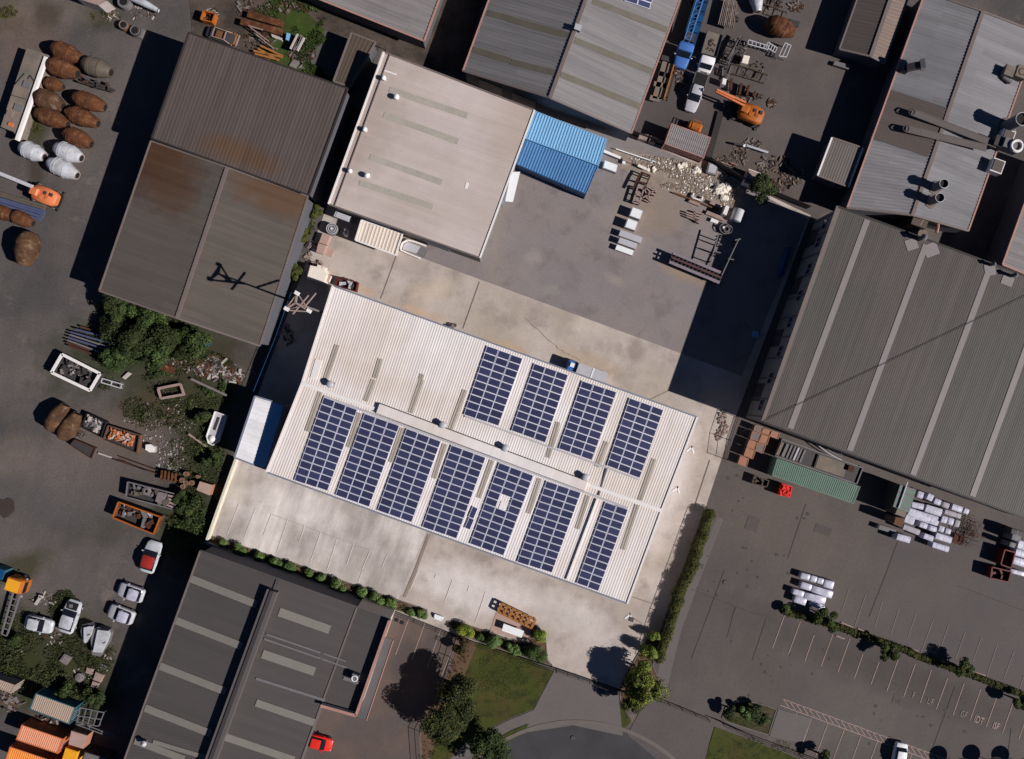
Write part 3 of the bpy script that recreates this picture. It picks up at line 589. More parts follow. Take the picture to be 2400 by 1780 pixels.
# north-west pair
NWU=bld('brown_warehouse','brown weathered ribbed roof warehouse, the taller of the joined pair','warehouse',[(443,77),(815,208),(724,458),(356,325)],6.9,rmat=M_rbrown,wmat=M_wallg,trim=M_trimd,trim2=M_trimd,pitch=.5,amp=.015)
NWL=bld('rusted_gable_warehouse','brown gabled warehouse with rust stains below the taller roof','warehouse',[(354,331),(722,460),(609,811),(233,682)],5.5,[(533,393),(415,746)],6.75,'v',M_rrust,M_wallg,M_trimt,M_trimt,rib='u',pitch=.5,amp=.03)
SMB=bld('flat_roof_shed','narrow flat brown shed squeezed between two warehouses at top','shed',Z('10',830,290,1040,370,820,760,675,710),3.0,rmat=M_rshed,wmat=M_wallg,trim=M_trimt,pitch=.6,amp=.02)
N1=bld('grey_top_warehouse','light grey ribbed warehouse cut by the top edge, pink barge','warehouse',[(729,-288),(1083,-147),(994,97),(640,-44)],3.4,rmat=M_rn1,wmat=M_wallg,trim=M_trimp,trim2=M_trimp,rib='u',pitch=.55,amp=.05)
N2=bld('grey_gable_warehouse','large grey gabled warehouse with yellowed skylight bands at top centre','warehouse',[(1229,-228),(1624,-82),(1480,313),(1085,167)],4.7,[(1433,-165),(1289,230)],8.0,'v',M_rgrey,M_wallg,M_trimt,M_trimp,rib='u',pitch=.5,amp=.045)
for t,x0,y0,x1,y1 in[('20',545,350,1225,625),('20',425,650,1120,930),('20',700,10,1350,260),('20',-10,540,370,635),('20',-20,170,490,310),('10',2010,110,2227,170),('10',1880,430,2210,530)]:
    a,b=Z(t,x0,y0,x1,y1); roofstrip(N2,'skylight',a,b,.85,M_rgreysky,.06)
p=onroof(N2,Z('20',570,262)[0],0); o=thing('roof_ventilator','small box vent straddling the grey gabled warehouse ridge','roof vent',p,R(-20)); mb=MB(); mb.box((0,0,.3),(.7,.6,.9)); mb.build('vent_base',M_dgrey,o,world=False); mb=MB(); mb.box((0,0,.8),(.9,.8,.12)); mb.build('vent_cap',M_metal,o,world=False)
N3=bld('narrow_gable_shed','long narrow shed, dark brown and beige roof slopes, top right','shed',[(2075,-188),(2195,-188),(2072,150),(1967,116)],2.8,[(2151,-188),(2040,133)],3.4,'v',M_rn3,M_wallg,M_trimt,M_trimt,rib='u',pitch=.5,amp=.02,rmat2=M_rn3b)
NE=bld('blue_grey_factory','large blue-grey ribbed factory with rooftop stacks, upper right','factory',[(2168,-18),(2434,78),(2269,542),(1985,488)],4.0,[(2303,28),(2138,505)],4.9,'v',M_rne,M_wallg,M_trimt,M_trimp,rib='u',pitch=.5,amp=.045)
for q_,m_ in((Z('30',1060,780,1555,940,1390,1365,890,1205),M_rnebr),):
    a,b,c,d=[onroof(NE,p,.0) for p in q_]; mb=MB(); up=Vector((0,0,.05)); mb.ribs(a+up,d+up,c+up,b+up,sheetn(a,d,.5),.045); mb.build('roof_patch',m_,NE['root'])
SHN=bld('square_shed','small square taupe shed with pale rim near the factory','shed',Z('30',555,1200,825,1290,700,1630,430,1530),3.3,rmat=M_rshed2,wmat=M_wallg,trim=M_trimw,trim2=M_trimt,pitch=.4,amp=.02)
BIG=bld('big_dark_warehouse','huge dark brown-grey warehouse with four long pale skylight strips','warehouse',[(1962,484),(2620,728),(2443,1230),(1785,988)],8.4,rmat=M_rbig,wmat=M_wallcon,trim=M_trimt,trim2=M_trimd,pitch=.30,amp=.009)
for s in[('31',865,262,'32',195,425),('31',1375,480,'32',712,618),('31',1910,735,'32',1262,830),]:
    roofstrip(BIG,'skylight',Z(s[0],s[1],s[2])[0],Z(s[3],s[4],s[5])[0],.80,M_rbigsky,.06)
roofstrip(BIG,'skylight',Z('31',2400,960)[0],Z('32',1780,1015)[0],.80,M_rbigsky,.06)
roofstrip(BIG,'verge_flashing',Z('31',612,165)[0],Z('32',-50,370)[0],.6,M_trimt,.07)
for t,x0,y0,x1,y1,w_ in[('31',1235,430,1265,520,1.6),('31',1400,470,1440,575,1.9),('31',1925,650,1940,745,1.5),('31',2100,755,2070,830,1.6)]:
    a,b=Z(t,x0,y0,x1,y1); roofstrip(BIG,'vent_flashing',a,b,w_,M_rbigsky,.065)
windows(BIG,3,(.07,.2,.33,.47,.6,.73,.86,.95),4.4,5.8,1.6); windows(BIG,3,(.13,.4,.66,.9),.2,3.6,2.6,M_dgrey,'roller_door')
for f in[i/10 for i in range(11)]:
    windows(BIG,3,(min(.985,max(.015,f)),),0,8.1,.25,M_wallg,'pilaster')
EB=bld('far_right_warehouse','pale ribbed roof corner of a warehouse at the right edge','warehouse',[(2445,355),(2640,425),(2544,700),(2349,621)],5.0,rmat=M_rn1,wmat=M_wallg,trim=M_trimp,rib='u',pitch=.5,amp=.045)
# south-west building: two connected roofs in one thing
SW=bld('charcoal_factory','charcoal factory with pale skylight bars and long raised ridge, bottom left','factory',[(470,1291),(837,1423),(652,1931),(240,1923)],5.4,[(653,1357),(446,1927)],6.0,'v',M_rsw,M_wallg,M_rsw,M_trimt,rib='u',pitch=.45,amp=.014)
A2,B2,C2,D2=[W(p,5.4) for p in[(837,1423),(915,1451),(837,1672),(755,1649)]]
mb=MB(); mb.ribs(A2,D2,C2,B2,40,.022); mb.build('annex_roof',M_rsw,SW['root']); SWA={'planes':[plane3(A2,B2,D2)],'root':SW['root']}
mb=MB()
for a,b in((A2,B2),(B2,C2),(C2,D2)): mb.add([a,b,(b.x,b.y,0),(a.x,a.y,0)],[(0,1,2,3)])
mb.build('annex_wall',M_wallc,SW['root'])
for a,b,nm in((B2,C2,'parapet'),(C2,D2,'parapet')):
    mb=MB(); mb.beam(a+Vector((0,0,.35)),b+Vector((0,0,.35)),.3,.9); mb.build(nm,M_wallc,SW['root'])
    mb=MB(); mb.beam(a+Vector((0,0,.84)),b+Vector((0,0,.84)),.4,.08); mb.build('coping',M_trimp,SW['root'])
n3=U*1.0; mb=MB(); a,b=W(Z('13',1160,600)[0],3.2),W(Z('13',925,1300)[0],3.2); mb.beam(a,b,1.3,.15); mb.build('awning',M_awng,SW['root'])
mb=MB(); mb.beam(a+U*.65+Vector((0,0,.1)),b+U*.65+Vector((0,0,.1)),.12,.12); mb.build('awning_edge',M_trimp,SW['root'])
Ra,Rb=SW['r']; a,b=W((638,1385),6.9),W((432,1950),6.9)
mb=MB(); mb.beam(Vector((a.x,a.y,6.45)),Vector((b.x,b.y,6.45)),1.5,1.0); mb.build('ridge_monitor',M_mon,SW['root'])
mb=MB(); mb.beam(a+Vector((0,0,.1)),b+Vector((0,0,.1)),.5,.18); mb.build('monitor_cap',M_dgrey,SW['root'])
for t,x0,y0,x1,y1,w_ in[('03',1660,80,2230,305,.85),('03',1530,445,2105,670,.85),('03',1390,840,1965,1065,.85),('03',1260,1205,1835,1430,.85),('03',1170,1490,1600,1652,.8),('13',200,370,640,525,1.0),('13',55,735,510,890,1.0),('13',0,1160,510,1335,.85),('13',-350,1430,330,1660,.85),('03',1330,1500,1800,1640,.5)]:
    a,b=Z(t,x0,y0,x1,y1); roofstrip(SW,'skylight',a,b,w_*1.22,M_rswsky,.10)
for t,x0,y0,x1,y1,w_ in[('13',90,565,780,800,.25),('13',70,605,790,855,.25),('13',0,950,600,1140,.35),('13',760,945,900,990,.5)]:
    a,b=Z(t,x0,y0,x1,y1); roofstrip(SW if x1<620 else SWA,'roof_pipe',a,b,w_,M_mgrey,.12) if x1<620 or x0>700 else roofstrip(SWA,'roof_pipe',Z(t,560,y0+(y1-y0)*(560-x0)/(x1-x0))[0],b,w_,M_mgrey,.12) and roofstrip(SW,'roof_pipe',a,Z(t,560,y0+(y1-y0)*(560-x0)/(x1-x0))[0],w_,M_mgrey,.12)
p=onroof(SWA,Z('13',870,925)[0],0); o=thing('exhaust_fan','square pale exhaust fan on the charcoal factory annex roof','exhaust fan',p,R(-20)); mb=MB(); mb.box((0,0,.5),(1.0,1.1,1.0)); mb.build('fan_housing',M_mgrey,o,world=False); mb=MB(); mb.tor((0,0,1.05),.38,.07); mb.build('fan_ring',M_bright,o,world=False)
p=onroof(SW,Z('03',1272,1495)[0],0); o=thing('round_vent','round silver vent at bottom left of the charcoal factory roof','roof vent',p,0); mb=MB(); mb.cyl((0,0,0),(0,0,.7),.25); mb.build('vent_neck',M_mgrey,o,world=False); mb=MB(); mb.lathe((0,0,.65),(0,0,1.1),[(0,.3),(.4,.42),(1,.1)]); mb.build('vent_dome',M_metal,o,True,world=False)
# ---------------- solar arrays ----------------
def panelmesh(lx,ly):
    mb=MB(); t=.05
    mb.add([(-lx/2,-ly/2,0),(lx/2,-ly/2,0),(lx/2,ly/2,0),(-lx/2,ly/2,0),(-lx/2,-ly/2,t),(lx/2,-ly/2,t),(lx/2,ly/2,t),(-lx/2,ly/2,t)],[(0,1,5,4),(1,2,6,5),(2,3,7,6),(3,0,4,7),(3,2,1,0)],1)
    f=.055; a,b=lx/2-f,ly/2-f
    mb.add([(-lx/2,-ly/2,t),(lx/2,-ly/2,t),(lx/2,ly/2,t),(-lx/2,ly/2,t),(-a,-b,t),(a,-b,t),(a,b,t),(-a,b,t)],[(0,1,5,4),(1,2,6,5),(2,3,7,6),(3,0,4,7)],1)
    mb.add([(-a,-b,t-.004),(a,-b,t-.004),(a,b,t-.004),(-a,b,t-.004)],[(0,1,2,3)],0)
    me=bpy.data.meshes.new('solar_panel'); me.from_pydata(mb.v,[],mb.f); me.materials.append(M_cell); me.materials.append(M_alu); me.polygons.foreach_set('material_index',mb.m); return me
def array(q,nc,nr,label,B_=None,skip=(),group='rooftop solar arrays'):
    B_=B_ or MAIN; a,b,c,d=[onroof(B_,p,.18) for p in q]
    ctr=(a+b+c+d)/4; th=thing('solar_array',label,'solar panels',ctr,0,group)
    ux=(b-a+c-d)/2; vy=(d-a+c-b)/2; lx=ux.length/nc; ly=vy.length/nr; me=panelmesh(lx-.035,ly-.035)
    X=ux.normalized(); Zn=X.cross(-vy).normalized(); Y=Zn.cross(X)
    for i in range(nc):
        for j in range(nr):
            if (i,j) in skip: continue
            s=(i+.5)/nc; t=(j+.5)/nr; p=a.lerp(b,s).lerp(d.lerp(c,s),t)
            o=bpy.data.objects.new('solar_panel',me); COL.objects.link(o); o.parent=th
            M=Matrix((X,Y,Zn)).transposed().to_4x4(); o.matrix_local=Matrix.Translation(p-ctr)@M
    mb=MB()
    for k in range(nr*2):
        t=(k+.5)/(nr*2); mb.beam(a.lerp(d,t)-Zn*.06,b.lerp(c,t)-Zn*.06,.05,.08)
    mb.build('mounting_rail',M_alu,th); return th
od=['first','second','third','fourth','fifth','sixth','seventh']
for i,q in enumerate([[(1141,810),(1226,841),(1168,999),(1087,973)],[(1252,852),(1332,879),(1278,1039),(1198,1010)],[(1364,893),(1446,919),(1387,1080),(1309,1052)],[(1475,933),(1556,961),(1499,1122),(1422,1092)]]):
    array(q,3,10,'solar array on the north roof slope, %s from the left'%od[i])
for i,q in enumerate([[(759,930),(838,961),(768,1151),(689,1127)],[(854,969),(937,998),(865,1189),(786,1161)],[(953,1004),(1034,1035),(965,1225),(884,1197)],[(1058,1043),(1139,1073),(1070,1263),(989,1236)],[(1170,1084),(1251,1115),(1180,1303),(1101,1275)],[(1281,1127),(1362,1155),(1294,1343),(1211,1318)]]):
    array(q,3,12,('solar array with a square gap, south slope, fifth from left' if i==4 else 'solar array on the south roof slope, %s from the left'%od[i]),skip=((1,4),(1,5)) if i==4 else ())
array([(1418,1177),(1473,1194),(1402,1387),(1351,1367)],2,12,'narrow two-column solar array at the right end of the roof')
array(Z('12',1882,1100,1930,1118,1865,1312,1817,1290),1,2,'tiny two-panel solar array between the larger south slope arrays',group=None)
array([(1478,-40),(1536,-20),(1522,22),(1462,2)],2,3,'small solar array on the grey gabled roof at top',B_=N2,group=None)
a,b=Z('12',2160,1070,2120,1180); roofstrip(MAIN,'roof_patch',a,b,.9,M_trimw,.12)
# ---------------- rooftop equipment right ----------------
def stack(label,B_,p,r,h,m=M_mgrey,base=True,hpx=None):
    # p : pixel of the stack TOP
    b0=onroof(B_,p,0); top=W(p,b0.z+h); q=Vector((top.x,top.y,min(f(top.x,top.y) for f in B_['planes'])))
    o=thing('chimney_stack',label,'chimney',q,0,'factory roof stacks'); mb=MB(); mb.lathe((0,0,0),(0,0,h),[(0,r*1.15),(.05,r),(1,r)],18,cap=False); mb.build('flue',m,o,True,world=False)
    mb=MB(); mb.tor((0,0,h),r,.06); mb.build('rim',M_metal,o,world=False); mb=MB(); mb.lathe((0,0,0),(0,0,.15),[(0,r*1.7),(1,r*1.4)]); mb.build('base_flange',M_trimt,o,world=False)
    mb=MB(); mb.cyl((0,0,h-.35),(0,0,h-.3),r*.95); mb.build('inner_cap',M_black,o,world=False); return o
stack('upper of two round black stacks on the factory roof',NE,Z('30',1528,1600)[0],.62,2.4)
stack('lower of two round black stacks on the factory roof',NE,Z('31',1492,70)[0],.62,2.4)
stack('thick dark stack at the right edge of the factory roof',NE,Z('30',2205,1040)[0],.9,3.6)
o=thing('exhaust_hood','dark angled exhaust hood near the factory left eave','exhaust duct',onroof(NE,Z('30',1215,620)[0],0),R(-20))
mb=MB(); mb.beam((-.6,-.2,1.0),(.9,.5,1.7),.9,.9); mb.build('duct',M_dgrey,o,world=False); mb=MB(); mb.beam((1.3,.7,1.9),(.8,.45,1.65),1.3,1.3); mb.build('cowl',M_mgrey,o,world=False); mb=MB(); mb.box((-.6,-.2,.5),(.8,.8,1.1)); mb.build('curb',M_dgrey,o,world=False)
o=thing('air_conditioner','pale pair of boxy air conditioning units at factory right eave','air conditioner',onroof(NE,Z('30',2110,650)[0],0),R(-20))
mb=MB(); mb.box((-.8,-.2,.6),(1.3,1.5,1.2)); mb.build('cabinet',M_concg,o,world=False); mb=MB(); mb.box((.9,.3,.55),(1.5,1.7,1.1)); mb.build('cabinet',M_concg,o,world=False); mb=MB(); mb.tor((.9,.3,1.12),.45,.05); mb.build('fan_guard',M_dgrey,o,world=False); mb=MB(); mb.cyl((-1.1,-.9,.4),(.2,-1.3,.4),.3); mb.build('duct',M_mgrey,o,True,world=False)
def stackshadow(label,pa,pb,r,h):  # raised pipes and panel stand in for the cast shadows of tall stacks
    a,b=W(pa,h),W(pb,h); c=(a+b)/2; o=thing('stack_shadow_strip',label,'exhaust duct',(c.x,c.y,h-.5),0,'stack shadow strips'); n=(b-a).normalized().cross(Vector((0,0,1)))*r
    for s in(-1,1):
        mb=MB(); mb.cyl(a+n*s,b+n*s,.09,n=8); mb.build('pipe',M_stackshadow,o,True)
    mb=MB(); mb.beam(a,b,r*2,.05); mb.build('shadow_panel',M_stackshadow,o); mb=MB(); mb.tor(a,r,.1); mb.build('end_ring',M_dgrey,o)
stackshadow('upper raised strip shaped as a tall stack shadow across the factory ridge',Z('30',1250,975)[0],Z('30',1990,1260)[0],.42,5.3)
stackshadow('lower raised strip shaped as a tall stack shadow across the factory ridge',Z('30',1200,1120)[0],Z('30',1900,1290)[0],.42,5.3)
o=thing('dust_collector','grey arched hood unit at the factory right eave','dust collector',W(Z('30',2060,1290)[0],4.6),R(-20)); mb=MB(); mb.box((.1,.1,.8),(2.4,1.4,1.6)); mb.build('housing',M_mgrey,o,world=False); mb=MB(); mb.tor((.6,0,1.75),.75,.2); mb.build('hood_ring',M_trimw,o,world=False); mb=MB(); mb.box((-1.6,.1,.6),(1.2,1.5,1.2)); mb.build('filter_box',M_dgrey,o,world=False)
for lb,x,y in(('brown roof box above the arched hood unit, factory right',2055,1205),('brown roof box below the arched hood unit, factory right',1965,1460)):
    c=W(Z('30',x,y)[0],4.3); o=thing('roof_box',lb,'roof box',c,R(-20),'brown roof boxes'); mb=MB(); mb.box((0,0,.3),(1.7,1.9,1.2)); mb.build('casing',M_trimw,o,world=False); mb=MB(); mb.box((0,0,.95),(1.4,1.6,.1)); mb.build('lid',M_rnebr,o,world=False)
c=W(Z('31',1300,290)[0],2.5); o=thing('dust_extractor','cluttered brown dust extractor with curved duct at factory south wall','dust extractor',(c.x,c.y,0),R(-20))
mb=MB(); mb.box((-.5,.2,2.2),(2.2,2.6,4.4)); mb.build('hopper',M_rshed,o,world=False); mb=MB(); mb.lathe((.8,-1.6,0),(.8,-1.6,3.6),[(0,1.0),(.8,1.1),(1,.7)]); mb.build('cyclone',M_concg,o,True,world=False)
mb=MB()
for k in range(8):
    a0,a1=R(k*22),R(k*22+22); mb.cyl((1.0+1.3*math.cos(a0),-.2+2.2*math.sin(a0)-.8,4.2),(1.0+1.3*math.cos(a1),-.2+2.2*math.sin(a1)-.8,4.2),.22,n=8)
mb.build('curved_duct',M_trimp,o,True,world=False)
for lb,t,x,y,s in(('dark round vent with long shadow, first along the dark roof edge','31',1310,430,.45),('small broken vent, second along the dark roof top edge','31',1930,655,.3),('low twin vent, third along the dark roof top edge','31',2110,750,.35)):
    p=onroof(BIG,Z(t,x,y)[0],0); o=thing('roof_vent',lb,'roof vent',p,0,'vents along the dark roof edge'); mb=MB(); mb.cyl((0,0,0),(0,0,1.4*s/.4),s*.7); mb.build('pipe',M_dgrey,o,True,world=False); mb=MB(); mb.lathe((0,0,1.3*s/.4),(0,0,1.7*s/.4),[(0,s),(1,.1)]); mb.build('cap',M_mgrey,o,True,world=False)
windows(MAIN,3,(.12,.3,.52,.72,.9),.1,4.0,4.0,M_trimg,'roller_door'); windows(MAIN,3,(.21,.41,.62,.81),1.4,2.6,1.8); windows(MAIN,0,(.1,.35,.6,.85),.1,4.2,4.4,M_trimg,'roller_door')
windows(CR,2,(.3,.7),.1,3.8,3.6,M_trimg,'roller_door'); windows(CR,1,(.5,),.1,4.0,4.2,M_trimg,'roller_door'); windows(NWU,3,(.25,.75),.1,4,4,M_mgrey,'roller_door'); windows(N2,4,(.3,.7),.1,3.6,3.6,M_mgrey,'roller_door'); windows(BIG,2,(.2,.4,.6,.8),.1,5,4.5,M_mgrey,'roller_door')
# overhead cable
mb=MB(); a=W((2460,668),8.62); b=W((1735,1014),8.6); pr=None
for k in range(25):
    t=k/24; p=a.lerp(b,t); p.z-=.05*4*t*(1-t)
    if pr is not None: mb.cyl(pr,p,.03,n=6)
    pr=p
tag(mb.build('power_cable',M_black),'single dark overhead cable crossing the huge dark roof diagonally','cable')
# ---------------- trees, shrubs, hedges ----------------
def tree(name,label,cat,p,h,r,m,clumps=9,n=420,ls=.34,group=None,seed=1,trunk=True,flat=.75,mis2=None):
    rn=random.Random(seed); b=W(p,0); c0=W(p,h*.54); base=Vector((c0.x,c0.y,0))
    th=thing(name,label,cat,base,0,group); mb=MB(); cz=h*.54
    cl=[]
    for k in range(clumps):
        a=rn.uniform(0,6.28); d=r*.72*math.sqrt(rn.random()) if k else 0
        rr=r*rn.uniform(.26,.52)*(1 if clumps>4 else 1.35); cl.append((base.x+d*math.cos(a),base.y+d*math.sin(a),cz+rn.uniform(-.2,.28)*h*flat*(1-d/r*.6),rr))
    for x,y,z,rr in cl: mb.leaves((x,y,z),(rr*rn.uniform(.8,1.25),rr*rn.uniform(.8,1.25),rr*flat),n,ls,rn,(0,0,1) if mis2 else (0,))
    # dense inner mass
    for x,y,z,rr in cl: mb.leaves((x,y,z-.1),(rr*.6,rr*.6,rr*flat*.6),n//4,ls*1.6,rn,(0,),shell=.1)
    mb.build('crown',[m,mis2] if mis2 else m,th)
    if trunk:
        mb=MB(); mb.lathe(base,base+Vector((0,0,cz)),[(0,r*.09+.05),(.5,r*.06+.04),(1,r*.035+.02)],8)
        for x,y,z,rr in cl[:5]: mb.cyl(base+Vector((0,0,cz*.55)),(x,y,z),r*.035+.02,.03,6)
        mb.build('trunk',M_bark,th,True)
    return th
def shrub(label,t,x,y,rz_,m,seed,hh=None,group='shrubs along the car park garden bed',el=1.0,m2=None):
    rn=random.Random(seed); r=rz_/ZS/PXM; h=hh or r*1.1; p=W(Z(t,x,y)[0],h*.6); th=thing('shrub',label,'shrub',(p.x,p.y,.05),R(-20),group)
    mb=MB()
    for k in range(6):
        ox=rn.uniform(-.6,.6)*r*el; oy=rn.uniform(-.5,.5)*r
        mb.leaves((ox,oy,h*.5),(r*rn.uniform(.45,.78)*el,r*rn.uniform(.42,.72),h*rn.uniform(.4,.62)),int(150+170*r*el),.2,rn,(0,0,1) if m2 else (0,),bias=.7)
    mb.leaves((0,0,h*.4),(r*.6*el,r*.5,h*.35),120,.35,rn,(0,),shell=.1)
    mb.build('foliage',[m,m2] if m2 else m,th,world=False)
    mb=MB(); mb.cyl((0,0,0),(0,0,h*.5),.06,.03,6); mb.build('stem',M_bark,th,world=False)
sh=[('02',1950,1420,45),('02',2095,1480,58),('12',40,1540,52),('12',168,1592,58),('12',275,1632,56),('13',292,5,46),('13',450,38,44),('13',566,80,44),('13',720,140,72),('13',915,205,56),('13',1050,255,66),('13',1175,295,52),('13',1350,375,36),('13',1447,390,46)]
ordn=['first','second','third','fourth','fifth','sixth','seventh','eighth','ninth','tenth','eleventh','twelfth','thirteenth','fourteenth','fifteenth','sixteenth']
for i,(t,x,y,r) in enumerate(sh): shrub('clipped green shrub in the car park garden bed, %s from its west end'%ordn[i],t,x,y,r,L_shrub,100+i,m2=L_mid)
for i,(lb,t,x,y,r,m,el) in enumerate([('oblong yellow-green shrub nearest the white bench by the fence','13',1830,538,64,L_bright,1.25),('small dull green shrub right of the oblong yellow-green one','13',1945,598,38,L_mid,1),('long two-tone shrub against the fence south of the paved pad','13',2055,625,62,L_shrub,1.3),('dark shrub by the fence below the white-topped table','13',2215,680,46,L_shrub,1),('round grey-green shrub near the fence, left of the entrance corner','23',45,700,50,L_shrub,1),('tall bright yellow-green shrub on the curved kerb of the entrance','23',250,590,72,L_bright,1),('large dark green shrub at the entrance corner kerb','23',225,725,84,L_mid,1.1),('small shrub wedged between the entrance corner shrubs','23',125,715,46,L_mid,1)]):
    shrub(lb,t,x,y,r,m,200+i,group=None,el=el,hh=r/ZS/PXM*1.5)
shrub('rounded bright shrub at the end of the boundary hedge, upper one','23',1236,585,52,L_bright,301,2.2,None,m2=L_mid)
shrub('larger rounded bright shrub below the upper one by the hedge','23',1180,725,82,L_bright,302,2.8,None,m2=L_mid)
tree('broadleaf_tree','big tree with yellow-green top at the lot entrance corner','tree',Z('23',1140,1070)[0],5.6,2.9,L_olive,18,460,.3,seed=11,flat=1.1,mis2=L_bright)
tree('broadleaf_tree','lower part tree with dark crown hugging the entrance corner kerb','tree',Z('23',1070,1150)[0],4.6,2.0,L_olive,9,380,.28,seed=31,flat=1.1,mis2=L_dark)
tree('broadleaf_tree','smaller bright tree touching the big entrance corner tree','tree',Z('23',1090,900)[0],5.4,1.9,L_bright,10,420,.26,seed=12,flat=1.2,mis2=L_mid)
tree('broadleaf_tree','large dark round tree on the lawn, upper of the three','tree',Z('13',1740,1100)[0],7.2,3.5,L_dark,16,620,.32,seed=13,mis2=L_olive)
tree('broadleaf_tree','large dark tree overlapping the car park fence, middle of three','tree',Z('13',1640,1370)[0],6.8,3.5,L_dark,16,620,.32,seed=14,mis2=L_olive)
tree('broadleaf_tree','dark tree at the bottom edge beside the road, lowest of three','tree',Z('13',2030,1580)[0],6.0,3.1,L_dark,14,560,.32,seed=15,mis2=L_mid)
tree('small_tree','thin brownish shrub tree between car park fence and lawn','tree',Z('13',1770,700)[0],2.6,1.3,L_brown,6,160,.25,seed=16)
tree('small_tree','low brown-green bush just below the fence corner at the lawn','tree',Z('13',1800,620)[0],1.8,1.0,L_brown,5,140,.25,seed=17)
for i,(x,y,r,h,lb) in enumerate([(510,450,1.9,4.0,'young tree at the left end of the car park hedge'),(1050,715,1.6,3.8,'young tree second from the left along the car park hedge'),(1685,870,1.7,3.8,'young tree third from the left along the car park hedge'),(2205,1165,1.2,3.6,'young tree at the right frame edge of the car park hedge'),(475,1640,1.3,3.0,'small tree at the bottom edge beside the lower bay lines'),(160,355,.8,1.5,'tiny round bush at the far left tip of the car park hedge')]):
    tree('young_tree',lb,'tree',Z('33',x,y)[0],h,r,L_mid,7,260,.28,'young trees in the car park hedge',40+i,mis2=L_olive)
tree('broadleaf_tree','dark leafy tree beside the north yard fence in half shade','tree',(1790,437),4.6,2.3,L_dark,9,420,.3,seed=21,mis2=L_mid)
bx=[(960,1190,1.9),(1080,1040,1.6),(1180,1320,2.0),(1310,1130,1.9),(1420,1290,2.1),(1380,1440,1.8),(1560,1330,1.9),(1700,1320,1.7),(1000,960,1.4),(1000,1460,1.6)]
bl=['bush under the roof corner','bush at the top left of the thicket','bush at the thicket bottom edge above the pipes','bush touching the roof edge mid thicket','largest bush in the centre of the thicket','bush at the lower tip of the thicket','bush right of the thicket centre','bush at the right end of the thicket near the blue barrel','small bush at the thicket top by the roof corner','bush beside the pipe stack']
for i,(x,y,r) in enumerate(bx): tree('bush','dense green '+bl[i],'bush',Z('01',x,y)[0],3.2+(i%3)*.9,r*1.35,L_mid if i%2 else L_dark,13,260,.34,'bushes behind the rusted gable warehouse',60+i,mis2=L_dark)
for i,(t,x,y,r,lb) in enumerate([('02',1830,700,1.5,'dark bush left of the pale yellow boundary wall'),('02',1640,1150,2.0,'dark bush beside the orange-rimmed skip'),('02',1760,310,1.2,'bush just left of the long white trough'),('02',1560,1010,1.2,'low bush below the square brown board'),('03',820,1120,1.8,'bush above the white lattice frame, lower left'),('03',560,1060,1.5,'bush behind the teal-ended container'),('11',520,200,1.2,'narrow alley bush opposite the cream workshop corner'),('11',320,720,1.3,'narrow alley bush above the steel mast'),('03',100,620,1.2,'weedy bush beside the ladder chassis'),('11',430,400,1.1,'dry alley bush between the two upper alley bushes')]):
    tree('bush',lb,'bush',Z(t,x,y)[0],2.2,r,L_dark if t!='11' else L_olive,6,240,.3,None,90+i,mis2=L_mid)
tree('flowering_bush','dark round bush in the kerbed shrub bed, left side','bush',Z('23',1900,1230)[0],2.4,1.3,L_dark,6,300,.26,seed=120)
tree('flowering_bush','grey-green bush in the middle of the kerbed shrub bed','bush',Z('23',2010,1260)[0],2.0,1.2,L_shrub,5,240,.26,seed=121)
tree('flowering_bush','wide dark bush at the right of the kerbed shrub bed','bush',Z('23',2140,1270)[0],2.0,1.7,L_dark,8,300,.28,seed=122,mis2=L_mid)
def hedge(name,label,path,wd,h,m,m2,seed=5,dens=130,wob=.2):
    rn=random.Random(seed); mb=MB(); P=[W(p,h*.6) for p in path]
    for a,b in zip(P,P[1:]):
        L=(b-a).length; k=max(1,int(L/ (wd*.45)))
        for i in range(k):
            c=a.lerp(b,(i+.5)/k); r=wd/2*rn.uniform(1-wob*.5,1+wob)
            mb.leaves((c.x+rn.uniform(-.12,.12)*wd,c.y+rn.uniform(-.12,.12)*wd,h*.5),(r,r,h*.52*rn.uniform(.9,1.12)),dens,.22,rn,(0,0,1),bias=.7); mb.leaves((c.x,c.y,h*.45),(r*.85,r*.85,h*.42),dens//3,.5,rn,(0,),shell=.2)
    o=mb.build(name,[m,m2]); return tag(o,label,'hedge')
hedge('boundary_hedge','tall long dark hedge along the east boundary of the lot',Z('22',1720,1150,1690,1280,1610,1480,1560,1652)+Z('23',1480,150,1400,400,1330,620,1265,790),1.9,1.9,L_olive,L_dark,dens=620)
hedge('car_park_hedge','low thin clipped hedge dividing two rows of parking bays',Z('33',150,370,600,500,1000,640,1265,730)+Z('33',1275,745,1600,860,1900,970,2240,1100),1.1,.8,L_olive,L_dark,6,110,.1)
# ---------------- fences and walls ----------------
def fence(name,label,path,h,m,post=2.6,mesh=True,panel=None,cat='fence'):
    P=[W(p) for p in path]; c=P[0]; th=thing(name,label,cat,(c.x,c.y,0)); pb=MB(); rb=MB()
    for a,b in zip(P,P[1:]):
        L=(b-a).length; k=max(1,int(L/post))
        for i in range(k+1): 
            q=a.lerp(b,i/k); pb=MB(); pb.cyl(q,q+Vector((0,0,h+.05)),.05,n=6); pb.build('post',m,th)
        for z in((.1,h/2,h) if mesh else (h,)): rb.cyl(a+Vector((0,0,z)),b+Vector((0,0,z)),.03,n=5)
        if panel: rb.beam(a+Vector((0,0,h/2)),b+Vector((0,0,h/2)),.05,h)
        elif mesh:
            q=int(L/.3)
            for i in range(q): p=a.lerp(b,i/q); rb.beam(p+Vector((0,0,.1)),p+Vector((0,0,h)),.018,.018)
    rb.build('mesh_panel',m,th); return th
